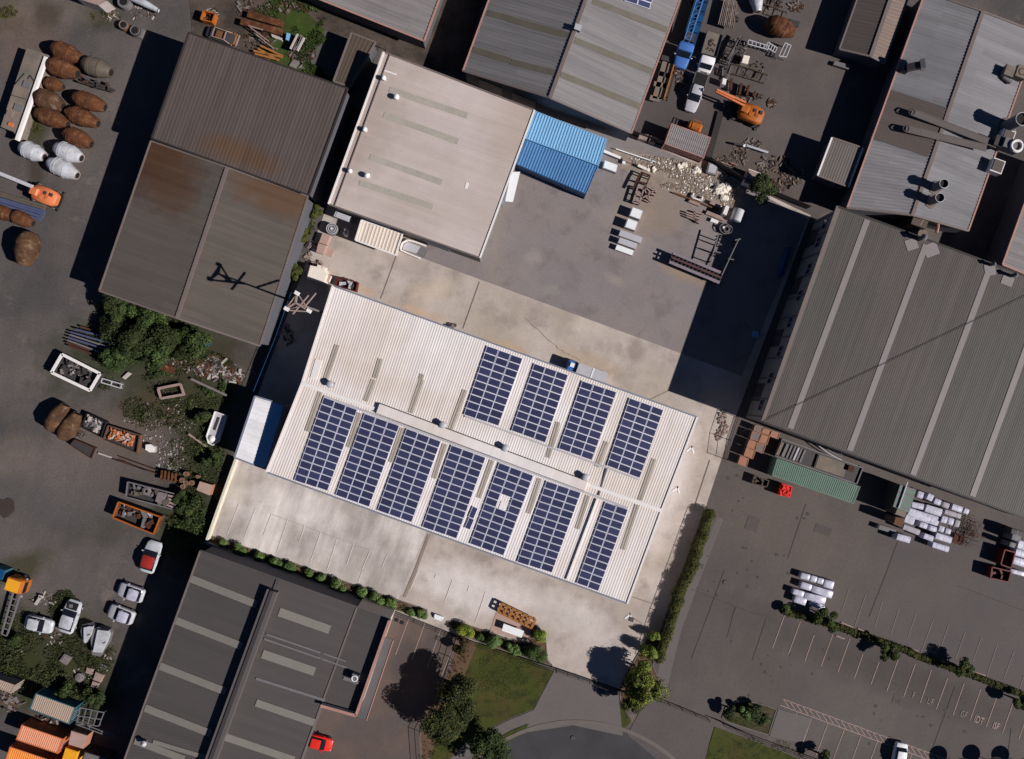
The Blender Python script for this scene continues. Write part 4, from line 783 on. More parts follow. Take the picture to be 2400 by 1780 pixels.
fence('boundary_fence','black mesh fence along the south side garden beds',[(920,1430),(1074,1491),(1200,1535),(1302,1566)],1.8,M_black)
fence('sliding_gate','dark sliding gate across the lot entrance',[(1304,1567),(1380,1592),(1455,1620)],1.7,M_dgrey,post=1.6,cat='gate')
fence('boundary_fence','dark fence between the lot and the boundary hedge',[(1648,1203),(1600,1335),(1560,1440),(1525,1545)],1.8,M_black)
fence('yard_fence','dark fence across the east driveway, below the big tree',[(1534,1633),(1595,1656),(1658,1682)],1.6,M_trimd,post=1.6)
fence('boundary_fence','twin rail dark fence running off the lower right verge',[(1690,1690),(1760,1722),(1830,1748),(1950,1792)],1.8,M_black)
fence('car_park_fence','pale topped fence between brown car park and planting strip',[(1072,1490),(1040,1590),(1020,1640),(985,1715),(990,1790)],1.4,M_trimt)
fence('boundary_fence','dark fence in the alley behind the cream workshop left wall',[(905,118),(850,270),(790,430),(768,480)],1.8,M_dgrey)
fence('boundary_fence','dark boundary fence between rubble strip and north yard',[(1253,252),(1480,316),(1660,378),(1742,428),(1890,490)],1.9,M_dgrey,panel=True)
fence('corner_fence','fence with post at the lower left corner of the huge warehouse',[(1722,976),(1704,1030),(1698,1076)],2.0,M_black)
fence('side_fence','dark fence beside the shaded passage west of the warehouse',[(690,690),(655,790),(600,925)],1.8,M_dblue)
def wallb(name,label,path,w,h,m):
    mb=MB(); P=[W(p,h) for p in path]
    for a,b in zip(P,P[1:]): mb.beam((a.x,a.y,h/2),(b.x,b.y,h/2),w,h)
    cp=MB()
    o=mb.build(name,m); return tag(o,label,'wall')
wallb('boundary_wall','pale yellow boundary wall on the west side of the car park',[(552,1076),(520,1165),(484,1266)],.32,1.2,mat('pale_yellow_wall',C(204,198,176),.8,var=.06,s=.6))
wallb('low_wall','dark low wall along the top of the charcoal factory',[(478,1272),(600,1322),(760,1382),(918,1436)],.3,1.1,M_wallg)
wallb('low_wall','dusty low retaining wall south of the rubble strip',[(1580,452),(1640,475),(1685,493)],.2,.5,M_timberd)
wallb('yard_wall','brown low wall running down from the orange crane',[(1690,262),(1672,330),(1660,375)],.9,.35,M_trimd)
# ---------------- containers and boxes ----------------
def contn(label,q,h,mt,ms=None,name='shipping_container',cat='container',group=None,amp=.04,pitch=.3,rib='v',z0=0,doors=True):
    A,B,Cc,D=[W(p,h+z0) for p in q]; c=(A+B+Cc+D)/4; th=thing(name,label,cat,(c.x,c.y,z0),R(-20),group)
    mb=MB()
    up=Vector((0,0,-.05)); i_=[p+(c-p).normalized()*.08+up for p in (A,B,Cc,D)]
    if rib=='v': mb.ribs(i_[0],i_[1],i_[2],i_[3],sheetn(A,B,pitch),amp)
    else: mb.ribs(i_[0],i_[3],i_[2],i_[1],sheetn(A,D,pitch),amp)
    mb.build('roof',mt,th)
    mb=MB()
    for a,b in((A,B),(B,Cc),(Cc,D),(D,A)):
        n=sheetn(a,b,.3); d=(b-a)
        for i in range(n):
            for t0,t1,o0,o1 in((0,.4,0,0),(.4,.5,0,1),(.5,.9,1,1),(.9,1,1,0)):
                p0=a+d*((i+t0)/n); p1=a+d*((i+t1)/n); ins=(c-(a+b)/2); ins.z=0; ins=ins.normalized()*.04
                p0=p0+ins*(1+o0); p1=p1+ins*(1+o1)
                mb.add([(p0.x,p0.y,z0+.1),(p1.x,p1.y,z0+.1),(p1.x,p1.y,p1.z-.06),(p0.x,p0.y,p0.z-.06)],[(0,1,2,3)])
    mb.build('side_panel',ms or mt,th)
    mb=MB()
    for a,b in((A,B),(B,Cc),(Cc,D),(D,A)):
        mb.beam(a-Vector((0,0,.04)),b-Vector((0,0,.04)),.12,.12); mb.beam((a.x,a.y,z0+.06),(b.x,b.y,z0+.06),.12,.12)
    for a in(A,B,Cc,D): mb.beam((a.x,a.y,z0),(a.x,a.y,a.z),.14,.14)
    mb.build('frame',ms or mt,th)
    if doors:
        m0=(B+Cc)/2; e=(m0-c); e.z=0; e=e.normalized()*.05; s=(Cc-B)
        for k in(.25,.42,.58,.75):
            mb=MB(); p=B+s*k+e*2; mb.cyl((p.x,p.y,z0+.15),(p.x,p.y,p.z-.15),.03,n=6); mb.build('door_bar',M_metal,th)
    return th
contn('bright sky-blue ribbed shelter, upper of the two beside the workshop',Z('20',205,970,825,1215,752,1440,118,1205),3.0,M_cblue,M_cblue,name='blue_storage_container',amp=.07,pitch=.42)
contn('darker blue ribbed shelter, lower of the two beside the workshop',Z('20',115,1212,742,1445,640,1690,32,1428),2.9,M_cblue2,M_dblue,name='blue_storage_container',amp=.07,pitch=.42)
contn('long faded green container beside the huge dark warehouse',Z('32',82,690,800,935,742,1078,38,835),2.6,M_cgreen,M_cgreen)
contn('small ribbed store with pink rim beside the north yard fence',Z('20',1390,1078,1728,1200,1668,1372,1330,1250),2.6,M_rn1,M_trimp,name='storage_container')
contn('dull cream-roofed container with teal end, lower left corner',Z('03',312,1080,655,1205,600,1345,260,1215),2.6,M_ccream,M_teal)
contn('peach ribbed container between cream and orange ones, lower left',Z('03',190,1355,548,1478,500,1600,142,1480),2.6,M_cpeach,M_orange)
contn('bright orange ribbed container cut by the bottom edge',Z('03',88,1545,520,1690,470,1830,40,1690),2.6,M_corange,M_orange)
contn('small pinkish ribbed container roof at the left edge, lower left',Z('03',-180,900,130,1010,95,1075,-215,965),2.4,M_ccream,M_ccream)
contn('grey box container at bottom edge near the charcoal factory',Z('03',740,1590,935,1650,900,1760,700,1700),2.4,M_mgrey,M_dgrey,amp=.01)
def boxy(name,label,cat,t,q,h,m,lid=None,z0=0,group=None,lidname='lid',inset=.1,rim=None):
    P=[W(p,h+z0) for p in (Z(t,*q) if len(q)==8 else q)]; c=sum(P,Vector())/len(P); th=thing(name,label,cat,(c.x,c.y,z0),R(-20),group)
    mb=MB(); mb.prism([p[:2] for p in P],z0+.02,h+z0); mb.build('body',m,th)
    mb=MB(); mb.prism([(p+(c-p)*inset)[:2] for p in P],h+z0,h+z0+.06); mb.build(lidname,lid or m,th)
    if rim:
        mb=MB()
        for a,b in zip(P,P[1:]+P[:1]): mb.beam(a+Vector((0,0,.05)),b+Vector((0,0,.05)),.1,.14)
        mb.build('rim',rim,th)
    return th
def rect(cx,cy,L,Wd,ang):
    ca,sa=math.cos(R(ang)),math.sin(R(ang)); o=[]
    for x,y in((-L/2,-Wd/2),(L/2,-Wd/2),(L/2,Wd/2),(-L/2,Wd/2)): o+=[cx+x*ca-y*sa,cy+x*sa+y*ca]
    return o
boxy('site_box','square brown flat-topped box beside the peach container','box','03',(620,1402,762,1445,725,1562,595,1522),2.2,M_brick,M_pinkc,inset=.04)
boxy('site_box','amber yellow box touching the bottom edge, lower left','box','03',(570,1550,682,1588,640,1720,530,1680),2.2,M_yellow,M_yellow,inset=.06)
# yard items inside the lot
cg='silver-white crates in the asphalt yard'
boxy('metal_crate','square white crate, topmost of the row in the asphalt yard','crate','21',rect(1080,205,100,82,20),1.3,M_metal,M_bright,group=cg,inset=.12)
boxy('metal_crate','square white crate, second from top of the asphalt yard row','crate','21',rect(1038,302,98,82,20),1.3,M_metal,M_bright,group=cg,inset=.14)
boxy('metal_crate','longest silver crate, third from top of the yard row','crate','21',rect(1030,407,205,55,20),.9,M_metal,M_metal,group=cg,inset=.04)
boxy('metal_crate','silver crate, fourth from top of the yard row','crate','21',rect(1005,465,165,52,20),1.0,M_metal,M_metal,group=cg,inset=.04)
boxy('metal_crate','silver crate, lowest of the row in the asphalt yard','crate','21',rect(978,525,160,46,20),.7,M_metal,M_bright,group=cg,inset=.04)
boxy('white_bin','white flat-lidded bin beside the blue shelters','bin','20',(805,1395,922,1437,905,1503,788,1460),1.1,M_metal,M_bright)
boxy('equipment_box','light grey ribbed unit beside cream workshop south corner','box','11',(695,185,828,235,812,283,675,230),1.6,M_metal,M_metal,inset=.2)
boxy('crate','dusty pink crate below the round cable drum, upper one','crate','11',(575,380,648,400,615,480,545,460),1.0,M_pinkc,M_pinkc,group='dusty pink crates')
boxy('crate','dusty pink crate below the round cable drum, lower one','crate','11',(540,465,615,485,585,562,520,545),1.0,M_pinkc,M_pinkc,group='dusty pink crates')
boxy('pallet','flat brown sheet beside the dusty pink crates','sheet','11',(618,500,686,530,655,588,598,565),.15,M_pinkc,M_pinkc)
boxy('cream_tank','large cream box with hatches above the shaded west passage','tank','11',(470,660,600,690,616,745,590,815,440,770),2.2,M_creamp,M_creamp,inset=.05) if False else None
def polybox(name,label,cat,t,q,h,m,lid=None,group=None,inset=.06,lidname='lid',z0=0):
    return boxy(name,label,cat,t,Z(t,*q),h,m,lid,z0,group,lidname,inset)
o=polybox('cream_tank','large cream box with small hatches above the shaded west passage','tank','11',(470,658,540,672,600,690,617,745,592,815,440,768),2.0,M_creamp,M_creamp)
for x,y in((550,672),(597,688)):
    p=W(Z('11',x,y)[0],1.6); mb=MB(); mb.box((p.x,p.y,1.5),(.6,.45,.5),R(-20)); mb.build('hatch',M_creamp,o)
polybox('beige_locker','narrow beige locker right of the large cream box','locker','11',(630,735,655,752,632,805,600,795),1.2,M_creamp,M_pinkc)
o=thing('cable_drum','round grey metal drum with rings near workshop corner','drum',(lambda p:(p.x,p.y,0))(W(Z('11',662,342)[0],1.0)))
mb=MB(); mb.lathe((0,0,0),(0,0,1.2),[(0,.85),(.9,.85),(1,.75)],24); mb.build('tank_body',M_mgrey,o,True,world=False)
for r_,z in((.78,1.22),(.5,1.25),(.2,1.3)): mb=MB(); mb.tor((0,0,z),r_,.05); mb.build('ring',M_metal,o,world=False)
mb=MB(); mb.cyl((0,0,1.2),(0,0,1.4),.12); mb.build('cap',M_bright,o,world=False)
o=thing('upright_tank','slim white upright tank in the workshop shadow','tank',(lambda p:(p.x,p.y,0))(W(Z('11',782,368)[0],1.2)),R(75)); mb=MB(); mb.loft([(-.55,.15,0,1.2,.1),(-.4,.28,0,1.4,.14),(.4,.28,0,1.4,.14),(.55,.15,0,1.2,.1)]); mb.build('tank_body',M_trimw,o,True,world=False); mb=MB(); mb.cyl((0,0,1.38),(0,0,1.5),.1); mb.build('filler_cap',M_dgrey,o,world=False)
# trough / rounded kerb island
o=thing('parked_boat','grey flatbed tub with rounded pale rim below the workshop','boat',W((965,575)),R(-20))
P=Z('11',1262,505,1275,465,1320,440,1380,455,1480,492,1430,600,1300,545,1258,525)
mb=MB()
w_=[W(p,.5) for p in P]
for a,b in zip(w_[:5],w_[1:5]): mb.beam(a,b,.22,.5)
mb.beam(w_[5],w_[6],.2,.4); mb.beam(w_[6],w_[7],.2,.5); mb.beam(w_[7],w_[0],.22,.5); mb.build('rim',M_trimw,o)
mb=MB(); mb.prism([p[:2] for p in (W(q,.3) for q in Z('11',1285,480,1320,455,1430,495,1395,555,1275,520))],.02,.3); mb.build('tray',M_metal,o)
mb=MB(); mb.prism([p[:2] for p in (W(q,.25) for q in Z('11',1430,495,1500,520,1465,590,1395,555))],.02,.22); mb.build('dark_tray',M_mgrey,o)
# dark skip by warehouse
def skip(name,label,t,q,h,m,mrim=None,load=None,cat='skip',n=14,seed=3,rimw=.16,floor=.3):
    P=[W(p,h) for p in Z(t,*q)]; c=sum(P,Vector())/4; th=thing(name,label,cat,(c.x,c.y,0),R(-20))
    mb=MB()
    for a,b in zip(P,P[1:]+P[:1]): mb.beam((a.x,a.y,h/2+.05),(b.x,b.y,h/2+.05),.1,h-.1)
    mb.build('side_wall',m,th)
    mb=MB()
    for a,b in zip(P,P[1:]+P[:1]): mb.beam(a,b,rimw,.12)
    mb.build('rim',mrim or m,th); mb=MB(); mb.prism([(p+(c-p)*.04)[:2] for p in P],.1,floor); mb.build('floor',M_dgrey,th)
    if load:
        rn=random.Random(seed); ex=(P[1]-P[0]); ey=(P[3]-P[0])
        for m_,k,s in load:
            mb=MB()
            for _ in range(k):
                p=P[0]+ex*rn.uniform(.12,.88)+ey*rn.uniform(.15,.85); mb.box((p.x,p.y,floor+rn.uniform(.1,h*.55)),(s*rn.uniform(.5,1.6),s*rn.uniform(.3,.8),s*rn.uniform(.2,.6)),rn.uniform(0,3))
            o2=mb.build('load',m_,th); o2['kind']='stuff'
    return th
skip('waste_skip','dark maroon skip holding two white sacks against the warehouse','11',(708,765,882,805,868,885,692,830),1.2,M_dred,M_dred,[(M_metal,5,.7),(M_dgrey,6,.4)])
skip('waste_skip','large open skip with thick white rim full of scrap','01',(540,1432,870,1600,782,1748,448,1590),1.5,M_dgrey,M_trimw,[(M_dgrey,20,.7),(M_debg,16,.5),(M_debw,5,.35)],rimw=.42)
skip('waste_skip','long orange-rimmed rusty skip with drums and pipes inside','02',(1030,1065,1395,1195,1335,1345,980,1200),1.5,M_rust,M_dorange,[(M_mgrey,6,.9),(M_rustd,10,.8),(M_metal,5,.5)],rimw=.2)
skip('tipper_body','burnt orange skip box beside the wrecked car, top left','00',(1770,95,1870,120,1845,195,1745,170),1.3,M_dorange,M_dorange,[(M_rust,6,.5)])
skip('red_bin','small bright red bin filled with red goods','32',(118,908,208,935,190,1022,88,1000),1.2,M_dred,M_red,[(M_red,46,.4)],cat='bin',n=20,floor=.85)
skip('trailer_cage','brown low cage trailer beside the red bin','22',(2110,835,2235,880,2215,935,2090,905),.9,M_dgrey,M_debb,[(M_debb,6,.4)],cat='trailer')
skip('red_stillage','dark red open stillage, lower of two at right edge','33',(1950,-20,2115,20,2090,110,1935,75),1.4,M_dred,M_dred,[(M_dred,6,.5)],cat='stillage')
skip('red_stillage','dark red open stillage, upper of two at right edge','32',(2060,1480,2150,1505,2115,1640,2025,1610),1.6,M_dred,M_dred,[(M_debb,6,.5)],cat='stillage')
skip('flat_trailer','long tan deck trailer with loose parts behind the green container','32',(125,520,825,770,770,910,65,665),1.0,M_dgrey,M_mgrey,None,cat='trailer',floor=.85)
TR=COL.objects['flat_trailer'] if 'flat_trailer' in COL.objects else None
o=thing('curved_track','set of nested curved grey rails on the tan deck trailer','rails',W(Z('32',520,700)[0],.9))
cx=W(Z('32',620,560)[0],1.0)
for k,rr in enumerate((2.0,2.6,3.2,3.8)):
    mb=MB(); pr=None
    for a in range(-100,-178,-8):
        q=Vector((cx.x+.8+rr*1.35*math.cos(R(a+4)),cx.y+.2+rr*.75*math.sin(R(a-6))-.35*rr*math.cos(R(a)),1.12+.03*k))
        if pr is not None: mb.beam(pr,q,.12,.12)
        pr=q
    mb.build('rail',M_metal if k%2 else M_mgrey,o)
o=thing('panel_stack','row of upright grey panels and crates on the tan deck trailer','panel stack',W(Z('32',220,620)[0],.9))
for k,(x0,m_) in enumerate(((105,M_concg),(150,M_mgrey),(185,M_debg),(215,M_mgrey),(245,M_metal),(270,M_debg),(300,M_mgrey))):
    a=W(Z('32',x0+18,545+(x0-105)*.33)[0],1.3); b_=W(Z('32',x0-30,655+(x0-105)*.33)[0],1.3); mb=MB(); mb.beam(a,b_,.42 if k<2 else .26,.7); mb.build('panel',m_,o)
o=thing('cargo_box','small dark red box on the right end of the tan trailer','box',W(Z('32',708,772)[0],.9),R(-20)); mb=MB(); mb.box((0,0,.3),(.8,.8,.6)); mb.build('body',M_dred,o,world=False); mb=MB(); mb.box((0,0,.62),(.86,.86,.06)); mb.build('lid',M_rustd,o,world=False)
polybox('deck_sheet','dull concrete-coloured sheets covering the right half of the tan trailer','sheet','32',(440,650,690,735,660,850,400,765),.25,M_concg,M_concg,z0=.86)
# awnings, tables, pallets
o=thing('trestle_table','white-topped long table on the paved pad by the fence','table',W(Z('13',2250,525)[0],0.0),R(-20))
P=[W((1140+x/13.77,1400+y/13.77),.95) for x,y in((560,855),(1215,1095),(1135,1310),(500,1085))]
mb=MB(); mb.prism([p[:2] for p in P],.88,.95); mb.build('tabletop',M_bright,o)
for p in P: mb=MB(); q=p+(sum(P,Vector())/4-p)*.08; mb.cyl((q.x,q.y,.06),(q.x,q.y,.88),.04,n=6); mb.build('leg',M_dgrey,o)
o=thing('timber_screen','orange timber trellis screen along the paved pad edge','screen',W((1215,1435),0),R(-20))
a0,a1=W((1172,1424),.9),W((1250,1462),.9); e=(a1-a0).normalized(); n_=Vector((-e.y,e.x,0))
for k in(-.7,-.05,.6): mb=MB(); mb.beam(a0+n_*k,a1+n_*k,.35,.12); mb.build('beam',M_timbero,o)
for k in range(7): mb=MB(); p=a0.lerp(a1,k/6); mb.beam(p-n_*.75+Vector((0,0,.1)),p+n_*.7+Vector((0,0,.1)),.35,.1); mb.build('slat',M_timbero,o)
for p in(a0,a1): 
    for k in(-.7,.6): mb=MB(); q=p+n_*k; mb.cyl((q.x,q.y,.06),(q.x,q.y,.9),.07,n=6); mb.build('post',M_timberd,o)
o=thing('park_bench','small white bench beside the garden bed end','bench',W(Z('13',1592,412)[0],0),R(-20))
mb=MB(); mb.box((0,.1,.45),(1.4,.45,.06)); mb.build('seat',M_bright,o,world=False); mb=MB(); mb.box((0,-.25,.3),(1.2,.3,.05)); mb.build('backrest',M_bright,o,world=False)
for sx in(-.55,.55): mb=MB(); mb.box((sx,0,.22),(.08,.5,.42)); mb.build('leg',M_metal,o,world=False)
# ---------------- beams, frames, stacks ----------------
def beams(name,label,cat,t,segs,wd,h,m,z=None,group=None,part='beam',hpx=None):
    q=Z(t,*segs); hh=z if z is not None else h; P=[W(p,hh) for p in q]; c=sum(P,Vector())/len(P); th=thing(name,label,cat,(c.x,c.y,0),0,group)
    ms=m if isinstance(m,list) else [m]
    for i in range(0,len(P),2):
        mb=MB(); mb.beam(P[i],P[i+1],wd,h); mb.build(part,ms[(i//2)%len(ms)],th)
    for i in range(0,len(P),2):
        for k in(.15,.85):
            p=P[i].lerp(P[i+1],k); mb=MB(); mb.box((p.x,p.y,max(.05,(hh-h/2)/2)),(.14,.14,max(.1,hh-h/2))); mb.build('bearer',M_debd,th)
    return th
beams('ladder_frame','maroon open steel ladder frame in the asphalt yard','steel frame','21',(1150,-15,1105,125, 1095,-25,1050,115, 1165,0,1100,-20, 1135,60,1070,40, 1110,125,1050,110),.2,.2,M_timber,.9)
beams('ladder_frame','dark steel ladder frame below the white beam by shelters','steel frame','20',(1125,1500,1050,1652, 1200,1530,1150,1652, 1125,1500,1200,1530, 1090,1580,1170,1600),.2,.25,M_rustd,1.0)
beams('timber_stack','fan of loose pale timbers beside the steel ladder frame','timber','21',(1150,0,1215,105, 1165,30,1225,85, 1160,60,1210,108, 1170,-10,1250,60, 1190,-20,1265,30, 1150,90,1190,110, 1140,70,1260,-5),.16,.14,M_timber,.5)
beams('timber_stack','crossed bundle of pale timbers near the rubble','timber','21',(1515,195,1650,235, 1515,215,1650,262, 1520,235,1640,282, 1580,190,1665,215, 1590,262,1635,295, 1590,190,1580,260),.2,.16,M_timber,.6)
beams('concrete_beams','pale concrete beam with two uprights beside the rubble strip','beam','21',(1565,68,1650,100, 1582,30,1567,70, 1660,62,1648,98),.2,.25,M_trimw,.5)
polybox('concrete_block','flat grey concrete block below the pale upright beam','block','21',(1548,80,1640,112,1628,145,1530,105),.4,M_timber,M_timber)
polybox('concrete_block','grey concrete block right of the round white rock','block','21',(1735,92,1820,125,1805,158,1712,118),.6,M_timber,M_timber)
polybox('concrete_block','long weathered concrete plank left of the silver cylinder','block','21',(1695,180,1845,240,1838,275,1680,210),.4,M_timber,M_timber)
polybox('concrete_block','short bright concrete plank below the long weathered plank','block','21',(1735,245,1800,272,1785,298,1722,275),.4,M_trimw,M_trimw)
polybox('white_cabinet','upright white cabinet left of the silver cylinder','cabinet','21',(1862,135,1892,150,1865,225,1832,208),1.6,M_trimw,M_trimw)
o=thing('silver_cylinder','big horizontal silver cylinder at the shaded yard corner','tank',(lambda p:(p.x,p.y,0))(W(Z('21',1965,220)[0],1.2)),R(70)); mb=MB(); mb.lathe((-.95,0,.85),(.95,0,.85),[(0,.6),(.04,.8),(.96,.8),(1,.6)],24); mb.build('shell',M_metal,o,True,world=False); mb=MB(); mb.box((-.6,0,.2),(.2,1.2,.4)); mb.build('cradle',M_dgrey,o,world=False); mb=MB(); mb.box((.6,0,.2),(.2,1.2,.4)); mb.build('cradle',M_dgrey,o,world=False)
o=thing('cable_reel','dark round machine with rings below the silver cylinder','machine',(lambda p:(p.x,p.y,0))(W(Z('21',1862,338)[0],.8)),R(-15)); mb=MB(); mb.cyl((0,0,0),(0,0,.5),.8,n=20); mb.build('drum',M_dgrey,o,world=False)
for x,r_ in((-.15,.75),(.35,.6),(.1,.35)): mb=MB(); mb.tor((x,0,.7),r_,.07); mb.build('ring',M_mgrey,o,world=False)
mb=MB(); mb.lathe((-.4,.05,.5),(-.4,.05,1.0),[(0,.2),(1,.15)]); mb.build('cap',M_bright,o,world=False)
# lattice truss trailer
o=thing('truss_trailer','long dusty purple-grey truss gantry lying in the asphalt yard','truss',W(Z('21',1590,675)[0],0),0)
a,b=W(Z('21',1385,590)[0],1.6),W(Z('21',1820,770)[0],1.6); e=(b-a).normalized(); n_=Vector((-e.y,e.x,0))
for s,z in((-.7,1.6),(.0,1.75),(.7,1.6)): mb=MB(); mb.beam(a+n_*s+Vector((0,0,z-1.6)),b+n_*s+Vector((0,0,z-1.6)),.42 if s else .3,.2); mb.build('chord',M_truss if s else M_trussd,o)
mb=MB()
for k in range(14):
    p=a.lerp(b,k/13); mb.beam(p-n_*.75-Vector((0,0,.25)),p+n_*.75-Vector((0,0,.25)),.14,.14); mb.beam(p-n_*.6-Vector((0,0,1.4)),p-n_*.6,.1,.1)
mb.build('cross_member',M_dgrey,o)
mb=MB(); mb.beam(a-Vector((0,0,.8)),b-Vector((0,0,.8)),1.3,.5); mb.build('chassis',M_black,o)
for k in(.1,.2,.8,.92):
    for s in(-.75,.75): p=a.lerp(b,k)+n_*s; mb=MB(); mb.cyl((p.x-n_.x*.12,p.y-n_.y*.12,.45),(p.x+n_.x*.12,p.y+n_.y*.12,.45),.45,n=16); mb.build('wheel',M_black,o)
beams('open_gantry','tall dark open frame with rungs at the shaded yard edge','frame','21',(1800,380,1720,660, 1975,425,1825,745, 1790,465,1825,480, 1770,540,1815,550, 1940,440,1990,430, 1880,600,1930,610),.14,.14,M_mgrey,1.8)
polybox('blue_board','pale blue sign board lying in the deep shade','board','21',(2100,1225,2150,1240,2140,1290,2090,1275),.2,M_cblue,M_cblue)
o=thing('blue_tanker','blue tarpaulin roll in the shade of the huge warehouse','tarpaulin',W((1835,615),0),R(72)); mb=MB(); mb.lathe((-2.2,0,.5),(2.2,0,.5),[(0,.3),(.05,.45),(.95,.42),(1,.3)],12); mb.build('roll',M_dblue,o,True,world=False)
# fallen/stacked pipes etc outside
beams('pipe_stack','slate-blue steel pipes stacked below the thicket','pipes','01',(620,1240,1010,1350, 610,1262,990,1385, 600,1285,950,1400, 660,1215,1010,1305, 590,1310,900,1425),.24,.24,[M_bluepole,M_mgrey,M_bluepole],.9,part='pipe')
beams('pipe_stack','rusty steel pipes lying just below the slate-blue stack','pipes','01',(580,1330,880,1430, 590,1355,840,1440, 700,1190,820,1230),.28,.24,M_rustd,.5,part='pipe')
beams('beam_stack','long slate-blue steel beams at the left frame edge','beams','01',(-60,80,385,215, -60,105,375,240, -60,130,350,262, -60,60,390,192),.34,.3,M_bluepole,1.0)
beams('beam_stack','olive timber beam above the slate-blue beams, left edge','beams','01',(-60,10,400,150, -60,32,385,165),.36,.3,M_drumg,.8)
beams('rusty_beams','pair of wide rusty steel beams on the top grass','beams','10',(-70,125,235,215, -130,190,230,285),.95,.4,M_rust,.8)
beams('timber_stack','orange timber planks piled against brown warehouse top edge','timber','10',(-10,470,200,525, -20,445,230,500, 40,400,230,490, -30,490,120,530, 20,425,180,520),.28,.2,M_timbero,.7)
beams('loose_poles','crossed pale poles among the rusty beams at top','poles','10',(-70,225,60,262, -50,240,110,360, 0,300,150,420),.14,.14,M_timber,1.1)
beams('timber_stack','grey planks standing in the grass near the flat brown shed','timber','10',(365,300,300,430, 395,310,330,440, 420,330,360,445, 385,320,350,420),.26,.3,[M_debw,M_debg],1.2)
polybox('blue_drum','small blue container left of the grey planks','container','10',(268,285,297,295,285,358,258,348),.9,M_cblue2,M_cblue)
polybox('white_sheet','tilted white panel between rusty beams and orange planks','panel','10',(130,295,185,315,230,335,222,352,170,338,138,322),.5,M_debw,M_debw)
polybox('concrete_slab','flat grey slab on the grass, left of two','slab','10',(325,518,385,535,345,598,285,575),.2,M_debg,M_debg,group='flat grey slabs')
polybox('concrete_slab','flat grey slab on the grass, right of two','slab','10',(410,555,468,575,430,610,360,590),.2,M_debg,M_debg,group='flat grey slabs')
beams('rail_stack','bundle of long thin steel lengths near the blue crane truck','steel lengths','20',[v for k in range(9) for v in (1850+k*13,-10+k*3,1795+k*16,215+k*5)],.11,.2,[M_timber,M_debg,M_dtimber],1.0)
beams('steel_posts','cluster of dark upright steel lengths beside the white truck','steel lengths','20',(2005,320,1900,540, 1990,310,1880,520, 1975,330,1870,500, 1950,360,1860,545, 1930,440,1880,560, 1840,450,1830,540, 1870,420,1850,470),.12,.2,[M_dgrey,M_mgrey,M_black],1.2)
beams('steel_posts','short rail offcuts below the steel length cluster','steel lengths','20',(1905,580,1870,700, 1880,575,1850,670, 1835,590,1830,660),.14,.2,[M_mgrey,M_dgrey],.7)
# white lattice frames
def ladder(name,label,cat,t,q,h,m,rungs=6,w_=.14,mid=False,group=None):
    P=[W(p,h) for p in Z(t,*q)]; c=sum(P,Vector())/4; th=thing(name,label,cat,(c.x,c.y,0),0,group)
    for a,b in((P[0],P[1]),(P[3],P[2])): mb=MB(); mb.beam(a,b,w_,w_); mb.build('side_rail',m,th)
    for k in range(rungs):
        t_=k/(rungs-1); mb=MB(); mb.beam(P[0].lerp(P[1],t_),P[3].lerp(P[2],t_),w_*.8,w_*.8); mb.build('rung',m,th)
    if mid: mb=MB(); mb.beam(P[0].lerp(P[3],.5),P[1].lerp(P[2],.5),w_,w_); mb.build('side_rail',m,th)
    mb=MB()
    for p in P: mb.cyl((p.x,p.y,0),(p.x,p.y,h),.05,n=6)
    mb.build('support',m,th); return th
ladder('lattice_frame','white open lattice frame right of the teal-ended container','frame','03',(700,1200,905,1245,860,1362,665,1345),1.6,M_mgrey,5,mid=True)
ladder('lattice_frame','long pale frame rails running below the white lattice frame','frame','03',(680,1325,1000,1450,995,1470,660,1345),1.6,M_mgrey,4)
ladder('lattice_frame','white-railed ladder gantry beside the rusted north yard drum','frame','20',(2060,350,2227,400,2227,435,2050,385),1.0,M_metal,6)
ladder('steel_gate','pale gate frame at upper right of the north yard scrap','frame','30',(0,370,80,420,60,460,-20,410),.9,M_metal,5)
ladder('steel_gate','short upright white frame beside the pale gate frame','frame','30',(150,375,200,400,160,500,95,490),1.2,M_metal,3)
ladder('steel_gate','thin dark rectangular frame lying beside north yard drum','frame','30',(20,60,165,105,140,170,-10,125),.4,M_debb,3,.1)
ladder('steel_gate','long thin dark frame lying below the white ladder gantry','frame','20',(1950,560,2227,650,2190,720,1920,640),.5,M_debb,5,.1)
ladder('steel_gate','dark thin frame at the top edge of the north yard','frame','30',(0,-30,120,10,90,70,-30,40),.5,M_debb,3,.1)
ladder('lattice_frame','pinkish steel frame lying in weeds right of the skip','frame','02',(1375,80,1570,40,1600,130,1400,165),.6,M_timber,2,.35)
ladder('trailer_rack','pale narrow rack lying beside the big white-rimmed skip','frame','02',(890,-10,1060,40,1050,75,880,25),.6,M_metal,3,.16)
beams('scrap_rack','rusty slatted rack right of the pebble scatter','rack','02',(1410,790,1400,880, 1440,795,1430,885, 1470,800,1465,890, 1500,810,1495,890, 1530,815,1525,895),.2,.3,M_rust,.8)
beams('long_rail','pair of long thin rusty rails lying across the yard','rails','02',(975,690,1400,830, 1035,670,1400,800, 1040,700,1270,790),.12,.14,M_rustd,.3)
polybox('white_plank','thin pale plank lying left of the rusty rails','plank','02',(855,632,970,672,965,684,850,645),.2,M_debw,M_debw)
polybox('white_plank','short white plank in weeds above the narrow rack','plank','01',(1115,1585,1142,1600,1085,1650,1062,1635),.3,M_debw,M_debw)
polybox('concrete_post','long diagonal grey post in the weeds by the fence','post','02',(1665,-15,1975,130,1970,148,1650,0),.5,M_debg,M_debg)
polybox('concrete_post','pale pinkish post left of the long white trough','post','02',(1640,465,1800,575,1795,590,1632,480),.4,M_timber,M_timber)
